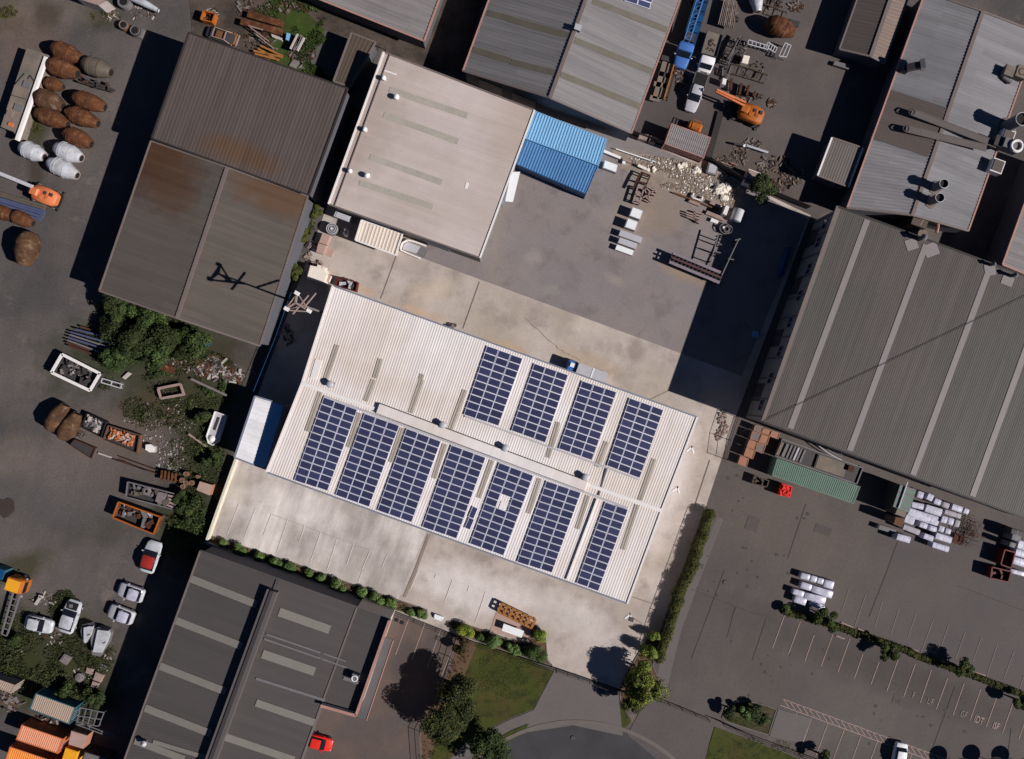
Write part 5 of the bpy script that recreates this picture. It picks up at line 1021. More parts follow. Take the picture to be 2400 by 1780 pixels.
polybox('square_board','square brown board with rusty drums beside it','board','02',(1738,885,1848,918,1822,1008,1710,962),1.2,M_brick,M_pinkc,inset=.02)
for i,(x,y,r_) in enumerate([(1583,875,22),(1618,900,22),(1668,900,24),(1590,932,20),(1618,822,22),(1562,965,16),(1718,845,15)]):
    p=W(Z('02',x,y)[0],.8); o=thing('rusty_barrel','small rusty barrel near the square brown board, %s of its cluster'%ordn[i],'barrel',(p.x,p.y,0),0,'rusty barrels'); r_=r_/ZS/PXM; mb=MB(); mb.lathe((0,0,0),(0,0,.85),[(0,r_),(.33,r_),(.35,r_*1.06),(.37,r_),(1,r_)],12,cap=True); mb.build('shell',M_timberd,o,world=False); mb=MB(); mb.tor((0,0,.86),r_*.9,.03,n=12); mb.build('rim',M_timber,o,world=False)
p=W(Z('01',1785,1342)[0],.9); o=thing('blue_barrel','blue plastic barrel at the right end of the thicket','barrel',(p.x,p.y,0)); mb=MB(); mb.lathe((0,0,0),(0,0,.9),[(0,.36),(.5,.42),(1,.36)],16); mb.build('shell',M_dblue,o,True,world=False); mb=MB(); mb.cyl((0,0,.9),(0,0,.95),.34,n=16); mb.build('lid',M_cblue2,o,world=False)
# long white trough (boat shaped)
o=thing('white_trough','long white bullet-shaped trough right of the scrap yard','trough',(lambda p:(p.x,p.y,0))(W(Z('02',1880,425)[0],.8)),0)
P=[W(p,1.0) for p in Z('02',1868,278,1968,315,1895,545,1850,572,1810,552,1795,490)]; c=sum(P,Vector())/6
mb=MB(); mb.prism([p[:2] for p in P],.1,.75); mb.build('hull',M_metal,o); mb=MB()
for a,b in zip(P,P[1:]+P[:1]): mb.beam(a-Vector((0,0,.15)),b-Vector((0,0,.15)),.12,.3)
mb.build('rim',M_trimw,o); mb=MB(); p=W(Z('02',1842,515)[0],.9); mb.lathe(p,p+Vector((0,0,.25)),[(0,.5),(.5,.4),(1,.1)]); mb.build('dome',M_trimw,o,True); mb=MB(); mb.beam(W(Z('02',1905,330)[0],.85),W(Z('02',1865,440)[0],.85),.3,.1); mb.build('slot',M_dgrey,o)
# ---------------- mixer drums ----------------
def drum(label,t,cx,cy,L,Wd,ang,m,seed=0,open_end=0,group='rusty mixer drums',z=None,prof=None,band=None,frame=False):
    Rr=Wd/2/ZS/PXM*.97; Lm=L/ZS/PXM*.97; p=W(Z(t,cx,cy)[0],Rr); rn=random.Random(seed)
    o=thing('mixer_drum',label,'mixer drum',(p.x,p.y,0),R(-ang),group)
    pr=prof or [(0,.52),(.015,.62),(.12,.8),(.2,.93),(.24,.98),(.28,1.0),(.45,1.0),(.62,.99),(.66,.96),(.78,.82),(.9,.66),(.97,.58),(1,.5)]
    a,b=Vector((-Lm/2,0,Rr)),Vector((Lm/2,0,Rr)); mb=MB(); mb.lathe(a,b,[(x,y*Rr) for x,y in pr],26,cap=True); mb.v=[(v[0],v[1]*(1+.05*mnoise.noise(Vector((v[0]*1.3+cx,v[1]*1.3,v[2]*1.3)))),Rr+(v[2]-Rr)*(1+.05*mnoise.noise(Vector((v[0]*1.3,v[1]*1.3+cy,v[2]*1.3))))) for v in mb.v]; mb.build('shell',m,o,True,world=False)
    for k_ in (.24,.64):
        mb=MB(); mb.tor(a.lerp(b,k_),Rr*.985,.03,(1,0,0),26); mb.build('weld_seam',M_rustd if m is not M_drumw else M_metal,o,world=False)
    mb=MB(); mb.tor(a.lerp(b,.34),Rr*1.0,.045,(1,0,0),26); mb.build('track_ring',m,o,world=False)
    mb=MB(); mb.tor(a.lerp(b,.995),Rr*.46,.07,(1,0,0),16); mb.build('mouth_ring',M_timber if m is M_drumw else M_rustb,o,world=False)
    mb=MB(); mb.cyl(b,b+Vector((.03,0,0)),Rr*.38,n=14); mb.build('mouth_opening',M_black,o,world=False)
    mb=MB(); mb.cyl(a-Vector((.12,0,0)),a,Rr*.22,Rr*.3,n=12); mb.build('bearing',M_dgrey,o,world=False)
    if band:
        for x0,x1,mm in band:
            def rad(tt):
                for (x_a,y_a),(x_b,y_b) in zip(pr,pr[1:]):
                    if x_a<=tt<=x_b: return y_a+(y_b-y_a)*(tt-x_a)/(x_b-x_a)
            mb=MB(); mb.lathe(a.lerp(b,x0),a.lerp(b,x1),[(0,rad(x0)*Rr*1.03+.02),(1,rad(x1)*Rr*1.03+.02)],26,cap=False); mb.build('painted_band',mm,o,True,world=False)
    if frame:
        mb=MB()
        for s in(-1,1): mb.beam(b+Vector((-.2,s*Rr*.5,.0)),b+Vector((.9,s*Rr*.35,.0)),.08,.08); mb.beam(b+Vector((-.2,s*Rr*.5,.5)),b+Vector((.9,s*Rr*.35,.3)),.08,.08)
        for k in(.2,.5,.9): mb.beam(b+Vector((k,-Rr*.45,.3)),b+Vector((k,Rr*.45,.3)),.08,.08); 
        mb.build('chute_frame',M_mgrey,o,world=False)
    return o
wb='white mixer drums'
for a in [('orange-brown mixer drum, topmost beside the pale concrete tank','00',580,462,280,160,22,M_rust),('orange-brown mixer drum, second down beside the concrete tank','00',545,600,280,165,20,M_rust),('short orange mixer drum end in the middle of the left column','00',472,738,170,115,15,M_rust),('brown mottled mixer drum above the weeds patch','00',430,880,270,170,22,M_rustb),('mixer drum with a narrow cone mouth beside the weeds','00',455,1030,300,150,22,M_rust),('grey-brown mixer drum at the upper right of the drum group','00',845,590,265,165,20,M_drumg),('orange-brown mixer drum, upper of the right column trio','00',778,888,300,150,20,M_rust),('orange-brown mixer drum, middle of the right column trio','00',718,1025,300,150,22,M_rust),('orange-brown mixer drum just above the white drums','00',680,1205,260,155,25,M_rust)]:
    drum(a[0],*a[1:8],seed=1)
drum('white mixer drum, leftmost of the three white ones','00',285,1322,230,150,24,M_drumw,group=wb)
drum('white mixer drum, upper right of the three white ones','00',598,1330,250,155,24,M_drumw,group=wb)
drum('white mixer drum, lowest of the three white ones','00',550,1470,280,150,26,M_drumw,group=wb)
drum('orange-brown mixer drum cut by the left frame edge','01',20,200,240,130,20,M_rust)
drum('dark brown mixer drum below the slate-blue beams','01',195,255,210,130,22,M_rust)
drum('single bulging rusty mixer drum standing lengthwise in the left yard','01',235,515,300,200,102,M_rustb)
drum('brown mixer drum, left of the pair left of the debris row','02',500,330,260,165,-58,M_rustb,group='brown drum pair')
drum('brown mixer drum, right of the pair left of the debris row','02',605,405,260,160,-58,M_rustb,group='brown drum pair')
drum('dark red-brown mixer drum lying in the north yard','30',108,240,265,165,22,M_rust)
pw=[(0,.4),(.03,.6),(.1,.8),(.25,.97),(.4,1.0),(.6,.95),(.8,.76),(.95,.55),(1,.45)]
#CARS
k=1/5.0125
for lb,ql,qt in (('large white upturned body shell, right one of a pair','905,570,950,555,1075,590,1095,625,1060,750,985,865,970,900,880,880,865,700','945,585,1070,600,1085,640,1050,740,990,855,890,845'),('narrow white upturned body shell, left one of a pair','760,530,850,510,895,540,870,660,800,750,760,700,748,600','782,560,850,545,888,548,862,650,800,740,782,720')):
    f=lambda s:[(40+int(v[0])*k,1360+int(v[1])*k) for v in zip(s.split(',')[::2],s.split(',')[1::2])]
    P=[W(p,1.1) for p in f(ql)]; c=sum(P,Vector())/len(P); o=thing('body_shell',lb,'body shell',(c.x,c.y,0),0)
    mb=MB(); n_=len(P); mb.add([(c+(p-c)*1.0)[:2]+(0.05,) for p in P]+[tuple(p) for p in P],[(i_,(i_+1)%n_,n_+(i_+1)%n_,n_+i_) for i_ in range(n_)]); T=[W(p,1.5) for p in f(qt)]; mb.add([tuple(p) for p in P],[tuple(range(n_))]); mb.build('side',M_mgrey,o)
    mb=MB(); mb.prism([p[:2] for p in T],1.05,1.5); mb.build('top',M_drumw,o); mb=MB(); q=T[3].lerp(c,.3); mb.box((q.x,q.y,1.52),(.5,.12,.05),.4); mb.build('crack',M_dgrey,o)
o=drum('glossy white tank cut by the top edge of north yard','20',2120,-30,280,120,82,M_drumw,group=None)
# crushed chassis next to drums
beams('crushed_chassis','dark grey crushed metal chassis right of the short orange drum','scrap chassis','00',(690,680,1000,790, 680,710,980,800, 700,660,760,730, 840,700,830,770, 930,720,930,790),.3,.35,[M_dgrey,M_debd,M_rust],.8)
# long concrete tank
o=thing('concrete_tank','long weathered concrete tank with hatches at the left edge','tank',(lambda p:(p.x,p.y,0))(W(Z('00',200,780)[0],1.4)),0)
P=[W(p,1.9) for p in Z('00',232,420,415,478,155,1215,120,1150,5,1105)]; mb=MB(); mb.prism([p[:2] for p in P],0,1.9); mb.build('tank_body',M_concg,o)
mb=MB(); q=[W(p,2.0) for p in Z('00',405,500,150,1225)]; mb.beam(q[0],q[1],.45,.5); mb.build('curved_lip',M_trimw,o)
for x,y,s,m_ in((235,740,1.1,M_mgrey),(160,940,1.2,M_mgrey),(95,1085,.7,M_orange),(85,990,.9,M_concg)): c=W(Z('00',x,y)[0],2.0); mb=MB(); mb.box((c.x,c.y,1.98),(s,s*.8,.25),R(-20)); mb.build('hatch',m_,o)
for x0,y0,x1,y1 in((130,740,215,640),(245,690,265,655),(265,655,305,720),(105,830,225,865)): mb=MB(); mb.cyl(W(Z('00',x0,y0)[0],2.1),W(Z('00',x1,y1)[0],2.1),.04,n=6); mb.build('hand_rail',M_dgrey,o)
o=thing('chute','long tapered white chute at the top left edge','chute',W(Z('00',1280,50)[0],0),0); a,b=W(Z('00',1150,-25)[0],1.0),W(Z('00',1380,95)[0],1.0); mb=MB(); mb.lathe(a,b,[(0,.62),(.7,.45),(1,.3)],16); mb.build('chute_body',M_drumw,o,True); mb=MB(); mb.tor(b,.3,.05,(b-a)); mb.build('rim',M_dgrey,o); mb=MB(); mb.box((a.x+.5,a.y-.2,.3),(1,.6,.5),R(-25)); mb.build('cradle',M_dgrey,o)
for i,(x,y,r_,m_) in enumerate([(1080,20,58,M_mgrey),(1078,222,42,M_timberd),(1178,270,46,M_dgrey)]):
    p=W(Z('00',x,y)[0],.7); r_=r_/ZS/PXM; o=thing('round_tank',['dark round tank touching the top edge beside the chute','small ringed round pot left of the dark round pot','dark round pot with long shadow near the brown warehouse'][i],'tank',(p.x,p.y,0)); mb=MB(); mb.lathe((0,0,0),(0,0,.9),[(0,r_),(1,r_*.95)],20); mb.build('shell',m_,o,True,world=False); mb=MB(); mb.tor((0,0,.9),r_*.85,.06); mb.build('rim',M_mgrey,o,world=False); mb=MB(); mb.cyl((0,0,.9),(0,0,.93),r_*.6); mb.build('lid',M_black,o,world=False)
polybox('white_canopy','pale canopy cut by the top edge, left of centre','canopy','00',(680,-60,935,10,860,50,660,-15),2.4,M_debw,M_timber,inset=.02)
polybox('metal_plate','dark open shell beside the round pots','plate','00',(1230,250,1262,262,1228,335,1160,318,1180,300,1215,310),.4,M_mgrey,M_mgrey)
o=thing('wrecked_car','stripped rusty car wreck at the brown warehouse top edge','car wreck',(lambda p:(p.x,p.y,0))(W(Z('00',1920,310)[0],.7)),R(-18)); mb=MB(); mb.loft([(-2.2,.6,.25,.6,.1),(-1.8,.85,.2,.75,.15),(1.4,.9,.2,.8,.15),(2.1,.7,.25,.7,.15)]); mb.build('body',M_dgrey,o,True,world=False); mb=MB()
for s in(-1,1): mb.beam((-.9,s*.7,1.3),(.9,s*.65,1.3),.1,.1); mb.beam((.9,s*.65,1.3),(1.6,s*.8,.8),.1,.1); mb.beam((-.9,s*.7,1.3),(-1.6,s*.8,.8),.1,.1)
mb.beam((-.9,-.7,1.3),(-.9,.7,1.3),.1,.1); mb.beam((.9,-.65,1.3),(.9,.65,1.3),.1,.1); mb.build('roof_frame',M_timber,o,world=False); mb=MB(); mb.box((.0,0,.85),(1.2,1.1,.3)); mb.build('seat',M_timberd,o,world=False)
for x in(-1.4,1.3):
    for s in(-.85,.85): mb=MB(); mb.cyl((x,s-.1,.3),(x,s+.1,.3),.32,n=14); mb.build('wheel',M_black,o,world=False)
beams('loose_posts','three bent orange-brown posts right of the car wreck','posts','00',(2045,290,2010,400, 2085,310,2050,405, 2065,300,2030,390),.16,.16,[M_timbero,M_timber],.6)
# ---------------- vehicles ----------------
def wheels(o,xs,hw,r=.38,w_=.26):
    for x in xs:
        for s in(-1,1):
            mb=MB(); mb.lathe((x,s*hw-w_/2,r),(x,s*hw+w_/2,r),[(0,r*.85),(.15,r),(.85,r),(1,r*.85)],18); wo=mb.build('wheel',M_black,o,True,world=False)
            mb=MB(); mb.cyl((x,s*(hw+w_*.35),r),(x,s*(hw+w_*.55),r),r*.55,n=12); mb.build('rim',M_metal,wo,world=False)
def lamps(o,x,hw,z):
    for s in(-1,1): mb=MB(); mb.box((x,s*hw,z),(.1,.3,.16)); mb.build('headlight',M_bright,o,world=False)
def mirrors(o,x,hw,z,m):
    for s in(-1,1): mb=MB(); mb.box((x,s*hw,z),(.14,.22,.16)); mb.build('mirror',m,o,world=False)
def ute(label,t,cx,cy,ang,L,Wd,m,mt,tray=None):
    p=W(Z(t,cx,cy)[0],1.0); o=thing('pickup_truck',label,'pickup truck',(p.x,p.y,0),R(-ang)); h=L/2; w_=Wd/2
    mb=MB(); mb.loft([(-.15*L,w_*.98,.35,1.05,.12),(.1*L,w_,.3,1.08,.16),(.3*L,w_*.98,.3,1.05,.2),(.44*L,w_*.88,.3,.95,.22),(.5*L,w_*.66,.35,.8,.15)]); mb.build('body',m,o,True,world=False)
    mb=MB(); mb.loft([(-.17*L,w_*.80,1.0,1.5,.1),(-.12*L,w_*.84,1.0,1.72,.18),(.08*L,w_*.82,1.0,1.7,.2),(.14*L,w_*.8,1.0,1.45,.15),(.24*L,w_*.84,.98,1.06,.03)]); mb.build('window',M_glass,o,True,world=False)
    mb=MB(); mb.loft([(-.14*L,w_*.72,1.6,1.78,.08),(-.08*L,w_*.78,1.6,1.82,.1),(.07*L,w_*.76,1.6,1.8,.1),(.095*L,w_*.72,1.6,1.74,.06)]); mb.build('roof',m,o,True,world=False)
    x0,x1=-.5*L,-.18*L
    mb=MB()
    for s in(-1,1): mb.box(((x0+x1)/2,s*w_*.95,.85),(x1-x0,.08,.6))
    mb.box((x0,0,.85),(.08,w_*1.9,.6)); mb.build('tray_side',tray or mt,o,world=False); mb=MB(); mb.box(((x0+x1)/2,0,.62),(x1-x0,w_*1.86,.1)); mb.build('tray_floor',mt,o,world=False)
    if mt is M_black: mb=MB(); mb.box(((x0+x1)/2,0,1.08),(x1-x0-.1,w_*1.8,.07)); mb.build('tonneau_cover',mt,o,world=False)
    wheels(o,(-.33*L,.32*L),w_*.9); lamps(o,.475*L,w_*.62,.75); mirrors(o,.14*L,w_*1.08,1.1,m); return o
ute('silver pickup with a black covered tray in the north yard','20',1602,805,108,5.7,1.95,M_metal,M_black,M_mgrey)
def flatbed(label,t,cx,cy,ang,L,Wd,m,mdeck,group=None):
    p=W(Z(t,cx,cy)[0],1.0); o=thing('flatbed_truck',label,'truck',(p.x,p.y,0),R(-ang)); w_=Wd/2
    mb=MB(); mb.loft([(.18*L,w_*.86,.5,2.0,.15),(.26*L,w_*.9,.45,2.15,.2),(.36*L,w_*.88,.45,2.0,.25),(.44*L,w_*.86,.45,1.4,.2),(.5*L,w_*.8,.45,1.1,.2)]); mb.build('cab',m,o,True,world=False)
    mb=MB(); mb.add([(.365*L,-w_*.74,2.0),(.365*L,w_*.74,2.0),(.452*L,w_*.72,1.38),(.452*L,-w_*.72,1.38)],[(0,1,2,3)]); mb.add([(.365*L,-w_*.74,1.95),(.365*L,w_*.74,1.95),(.452*L,w_*.72,1.33),(.452*L,-w_*.72,1.33)],[(3,2,1,0)]); mb.build('windscreen',M_glass,o,world=False)
    mb=MB(); mb.box((-.17*L,0,.95),(.62*L,w_*2,.16)); mb.build('deck',mdeck,o,world=False)
    mb=MB()
    for s in(-1,1): mb.box((-.17*L,s*w_,1.1),(.62*L,.08,.4))
    mb.box((.14*L,0,1.4),(.08,w_*2,1.0)); mb.build('deck_rail',M_dgrey,o,world=False)
    mb=MB(); mb.box((0,0,.7),(.9*L,.8,.3)); mb.build('chassis',M_black,o,world=False)
    wheels(o,(-.32*L,.33*L),w_*.86,.42); lamps(o,.5*L,w_*.6,.75); mirrors(o,.4*L,w_*1.1,1.6,M_dgrey)
    rn=random.Random(4); mb=MB()
    for _ in range(22): mb.box((rn.uniform(-.3,-.02)*L,rn.uniform(-.5,.5)*w_,1.08),(rn.uniform(.1,.5),.1,.08),rn.uniform(0,3))
    q=mb.build('load',M_debb,o,world=False); q['kind']='stuff'; return o
flatbed('white flatbed truck with a dusty tan deck in the north yard','20',1718,455,106,6.0,2.3,M_white,M_concg)
# blue crane truck
p=W(Z('20',1560,250)[0],1.2); o=thing('crane_truck','long blue lattice-boom crane truck beside the grey gabled warehouse','crane truck',(p.x,p.y,0),R(-107))
mb=MB(); mb.loft([(2.6,1.0,.5,2.3,.2),(3.0,1.12,.45,2.6,.25),(3.9,1.12,.45,2.55,.25),(4.0,1.1,.45,2.2,.2),(4.5,1.08,.45,1.7,.25),(5.5,1.0,.45,1.5,.3),(5.9,.8,.5,1.2,.2)]); mb.build('cab',M_blue,o,True,world=False)
mb=MB(); mb.add([(4.0,-.9,2.42),(4.0,.9,2.42),(4.55,.88,1.76),(4.55,-.88,1.76)],[(0,1,2,3)]); mb.add([(4.05,-.9,2.45),(4.05,.9,2.45),(4.6,.88,1.79),(4.6,-.88,1.79)],[(3,2,1,0)]); mb.build('windscreen',M_glass,o,world=False)
mb=MB(); mb.box((-1.6,.25,.95),(8.0,2.0,.6)); mb.build('chassis',M_navy,o,world=False)
for x_ in (-4.6,-3.2,-1.6,0): mb=MB(); mb.box((x_,.75,1.35),(1.0,.8,.4)); mb.build('locker',M_navy if x_<-2 else M_dblue,o,world=False)
mb=MB(); Pn=[]
for s in(-1,1):
    for z in(1.9,2.7): mb.beam((2.4,s*.42-.2,z),(-8.0,s*.5-.2,z+1.3),.12,.12)
for k in range(10):
    x0=2.4-10.4*k/10; x1=2.4-10.4*(k+1)/10; z=2.7+1.3*k/10; mb.beam((x0,-.64,z),(x1,.26,z),.05,.05); mb.beam((x0,-.64,z),(x0,.26,z),.05,.05)
mb.build('lattice_boom',M_boom,o,world=False); wheels(o,(-5.5,-4.4,4.9),.98,.5,.35); lamps(o,5.85,.6,.9); mirrors(o,4.5,1.25,1.9,M_metal)
mb=MB(); mb.box((1.6,.0,1.6),(1.2,1.6,.9)); mb.build('winch',M_dgrey,o,world=False)
# orange crane in north yard
def crane(label,t,cx,cy,ang,boom,mb1,mbm,bl,arms=2,group=None):
    p=W(Z(t,cx,cy)[0],1.5); o=thing('mobile_crane',label,'mobile crane',(p.x,p.y,0),R(-ang))
    mb=MB(); mb.loft([(-1.6,.9,.9,1.9,.2),(-1.3,1.15,.8,2.1,.3),(.6,1.2,.8,2.2,.3),(1.5,1.1,.8,2.0,.35),(1.9,.8,.9,1.7,.3)]); mb.build('body',mb1,o,True,world=False)
    mb=MB(); mb.loft([(-1.9,.5,1.0,2.2,.15),(-1.6,.6,1.0,2.6,.2),(-.7,.6,1.0,2.6,.2),(-.5,.55,1.0,2.4,.15)]); 
    cb=mb.build('cab',mb1,o,True,world=False); mb=MB(); mb.box((-1.95,0,2.0),(.1,.9,.8)); mb.build('windscreen',M_glass,cb,world=False)
    for k in range(4): mb=MB(); mb.box((-.1+.45*k,(-.4,.35,-.2,.4)[k],2.2),(.4,.5,.18)); mb.build('engine_cover',M_dgrey if k%2 else mb1,o,world=False)
    for s in((-.25,.25) if arms==2 else (0,)):
        mb=MB(); mb.beam((-1.4,s+.5,2.5),(-1.4-bl,s*.5+.5,3.1),.28 if arms==2 else .5,.35); mb.build('boom',mbm,o,world=False)
    mb=MB(); mb.beam((-1.4-bl*.4,.5,3.0),(-1.4-bl,.5,3.4),.2,.2); mb.build('jib',mbm,o,world=False)
    mb=MB(); mb.box((-.3,0,.65),(4.6,1.9,.35)); mb.build('chassis',M_black,o,world=False); wheels(o,(-1.9,1.2),1.05,.5,.4)
    for sx in(-2.2,1.8):
        for s in(-1,1): mb=MB(); mb.beam((sx,s*.9,.5),(sx,s*1.5,.2),.18,.18); mb.build('outrigger',M_dgrey,o,world=False)
    return o
crane('orange mobile crane with raised twin boom in the north yard','20',2075,990,22,0,M_dorange,M_orange,4.6)
crane('orange boom machine with long white arm at the left edge','01',390,50,22,0,M_orange,M_metal,6.5,1)
p=W(Z('20',1590,1100)[0],1.0); o=thing('forklift','small amber forklift behind the pink-rimmed store','forklift',(p.x,p.y,0),R(-20)); mb=MB(); mb.loft([(-1.0,.5,.3,1.0,.1),(-.8,.6,.3,1.2,.15),(.8,.6,.3,1.2,.15),(1.1,.5,.3,.9,.1)]); mb.build('body',M_dorange,o,True,world=False); mb=MB()
for x in(-.5,.6):
    for s in(-.5,.5): mb.beam((x,s,1.1),(x,s,2.0),.06,.06)
for a,b in(((-.5,-.5),(.6,-.5)),((.6,-.5),(.6,.5)),((.6,.5),(-.5,.5)),((-.5,.5),(-.5,-.5)),((0,-.5),(0,.5))): mb.beam((a[0],a[1],2.0),(b[0],b[1],2.0),.1,.08)
mb.build('overhead_guard',M_dorange,o,world=False); mb=MB()
for s in(-.3,.3): mb.beam((-1.1,s,.2),(-2.0,s,.2),.12,.06)
mb.build('fork',M_dgrey,o,world=False); wheels(o,(-.6,.6),.6,.28,.2)
beams('flat_trailer','long flat trailer with orange edge rail beside the grey warehouse','trailer','20',(1385,560,1295,870, 1330,540,1240,860, 1275,640,1370,665, 1235,730,1340,750, 1200,850,1290,875, 1300,500,1400,530),.7,.2,[M_concg,M_concg,M_dgrey],.8)
beams('orange_rail','thin orange-brown side rail of the trailer row','rail','20',(1415,545,1320,870, 1432,560,1345,880),.18,.5,[M_timbero,M_rustd],1.0)
def oldcar(label,t,cx,cy,ang,L,Wd,m,roof=None,rack=False,engine=False,cat='car',group=None,z1=1.5):
    p=W(Z(t,cx,cy)[0],1.0); o=thing('wrecked_car' if engine else 'parked_car',label,cat,(p.x,p.y,0),R(-ang),group); h=L/2; w_=Wd/2
    mb=MB(); mb.loft([(-h,w_*.72,.35,.85,.2),(-h*.88,w_*.92,.28,1.02,.28),(-h*.3,w_,.25,1.08,.25),(h*.35,w_,.25,1.05,.25),(h*.8,w_*.93,.28,.95,.3),(h*.95,w_*.8,.32,.8,.22),(h,w_*.6,.36,.7,.12)]); mb.build('body',m,o,True,world=False)
    mb=MB(); mb.loft([(-h*.82,w_*.76,.98,1.06,.03),(-h*.6,w_*.80,.95,z1-.08,.2),(h*.02,w_*.80,.95,z1-.05,.2),(h*.42,w_*.82,.96,1.04,.03)]); mb.build('window',M_glass,o,True,world=False)
    mb=MB(); mb.loft([(-h*.66,w_*.64,z1-.22,z1-.04,.06),(-h*.5,w_*.74,z1-.16,z1+.02,.08),(-h*.02,w_*.74,z1-.16,z1+.03,.08),(h*.1,w_*.66,z1-.2,z1-.04,.06)]); mb.build('roof',roof or m,o,True,world=False)
    if engine: mb=MB(); mb.box((h*.68,0,1.0),(h*.42,w_*1.3,.12)); mb.build('engine_bay',M_black,o,world=False); mb=MB(); mb.box((h*.68,.2,1.08),(h*.2,.5,.12),.3); mb.build('engine',M_mgrey,o,world=False)
    if rack:
        mb=MB()
        for k in (-.45,-.25,-.05): mb.beam((h*k,-w_*.7,z1+.12),(h*k,w_*.7,z1+.12),.06,.05)
        for s in (-1,1): mb.beam((-h*.5,s*w_*.7,z1+.12),(0,s*w_*.7,z1+.12),.06,.05)
        mb.build('roof_rack',M_black,o,world=False)
    for s in (-1,1): mb=MB(); mb.beam((-h*.1,s*w_*.8,1.05),(-h*.1,s*w_*.76,z1-.08),.1,.06); mb.build('door_pillar',m,o,world=False)
    wheels(o,(-h*.6,h*.6),w_*.9,.32,.2); lamps(o,h*.9,w_*.6,.7); mirrors(o,h*.28,w_*1.08,1.0,m); return o
oldcar('white car with red roof panel beside the dark shadow edge','02',1305,1545,-73,4.7,2.4,M_drumw,M_dullred,rack=False)
oldcar('white wrecked car with open engine bay pointing up, lower left','03',600,415,-72,4.9,2.4,M_drumw,engine=True)
oldcar('white car lying sideways next to the ladder chassis','03',330,482,14,4.1,2.2,M_drumw)
oldcar('white car, upper of the two beside the dark shadow','03',1132,205,199,3.9,2.2,M_metal,M_wrap,rack=False,group='white cars beside the shadow')
oldcar('white car, lower of the two beside the dark shadow','03',1045,395,201,3.9,2.2,M_metal,M_wrap,rack=False,group='white cars beside the shadow')
p=W(Z('03',165,125)[0],1.2); o=thing('truck','amber-cabbed truck chassis with bare ladder frame, lower left','truck',(p.x,p.y,0),R(-18)); mb=MB(); mb.loft([(-1.3,.9,.5,2.1,.2),(-1.1,1.05,.4,2.4,.25),(.9,1.05,.4,2.4,.25),(1.3,.95,.4,1.9,.3)]); mb.build('cab',M_dorange,o,True,world=False); mb=MB(); mb.box((-.15,0,2.42),(1.9,1.7,.12)); mb.build('roof_panel',M_yellow,o,world=False); mb=MB(); mb.box((1.33,0,1.7),(.08,1.6,.7)); mb.build('windscreen',M_glass,o,world=False); wheels(o,(.2,),1.0,.45); mirrors(o,1.3,1.3,1.9,M_metal)
ladder('truck_chassis','bare grey ladder chassis behind the amber cab, lower left','chassis','03',(115,200,15,560,60,580,180,215),.9,M_mgrey,8,.2)
polybox('teal_body','teal truck body at the left frame edge','truck body','03',(-60,-20,48,10,20,95,-90,60),1.8,M_teal,M_dblue)
for lb,t,x,y,ang,L,Wd,m_ in(('bright red small car tucked beside the charcoal factory wall','13',545,1515,15,3.9,2.0,M_red),('white car cut by the bottom edge below the hatched walkway','33',1150,1650,100,4.4,1.9,M_bright)):
    p=W(Z(t,x,y)[0],1.0); o=thing('parked_car',lb,'car',(p.x,p.y,0),R(-ang)); h=L/2; w_=Wd/2
    mb=MB(); mb.loft([(-h,w_*.8,.35,.8,.15),(-h*.9,w_*.95,.3,.95,.25),(-h*.3,w_,.25,1.0,.2),(h*.4,w_,.25,.98,.2),(h*.85,w_*.9,.3,.85,.25),(h,w_*.7,.35,.7,.15)]); mb.build('body',m_,o,True,world=False)
    mb=MB(); mb.loft([(-h*.75,w_*.75,.9,1.0,.04),(-h*.5,w_*.76,.9,1.38,.15),(h*.1,w_*.76,.9,1.42,.15),(h*.5,w_*.78,.9,.98,.04)]); mb.build('window',M_glass,o,True,world=False)
    mb=MB(); mb.loft([(-h*.55,w_*.66,1.3,1.42,.05),(-h*.4,w_*.7,1.3,1.46,.06),(h*.05,w_*.7,1.3,1.47,.06),(h*.16,w_*.66,1.3,1.42,.05)]); mb.build('roof',m_,o,True,world=False)
    wheels(o,(-h*.6,h*.62),w_*.9,.31,.2); lamps(o,h*.95,w_*.6,.65); mirrors(o,h*.3,w_*1.08,.95,m_)
for i,(x,y) in enumerate([(1665,1700),(1955,1690),(2210,1700)]):
    p=W(Z('33',x,y)[0],1.2); o=thing('round_table','%s black round-topped umbrella along the bottom right edge'%['first','second','third'][i],'umbrella',(p.x,p.y,0),0,'black round tops'); mb=MB(); mb.lathe((0,0,1.9),(0,0,2.3),[(0,1.35),(.5,.8),(1,.05)],20); mb.build('canopy',M_black,o,True,world=False); mb=MB(); mb.cyl((0,0,0),(0,0,2.0),.05,n=8); mb.build('pole',M_mgrey,o,world=False)
# truck behind warehouse
p=W(Z('21',640,1575)[0],1.6); o=thing('box_truck','grey box truck with blue cab parked against the warehouse north wall','truck',(p.x,p.y,0),R(-20)); mb=MB(); mb.box((.9,0,1.5),(4.4,1.5,1.9)); mb.build('cargo_box',M_metal,o,world=False); mb=MB(); mb.loft([(-2.9,.65,.5,1.5,.15),(-2.6,.78,.45,2.0,.2),(-1.5,.78,.45,2.1,.2)]); mb.build('cab',M_blue,o,True,world=False); mb=MB(); mb.box((-2.1,.1,2.12),(.6,.6,.06)); mb.build('roof_hatch',M_bright,o,world=False); mb=MB(); mb.box((.95,0,2.47),(.16,1.5,.06)); mb.build('roof_strap',M_bright,o,world=False); wheels(o,(-2.2,2.2),.75,.4); mb=MB(); mb.box((0,0,.6),(5,.9,.2)); mb.build('chassis',M_black,o,world=False)
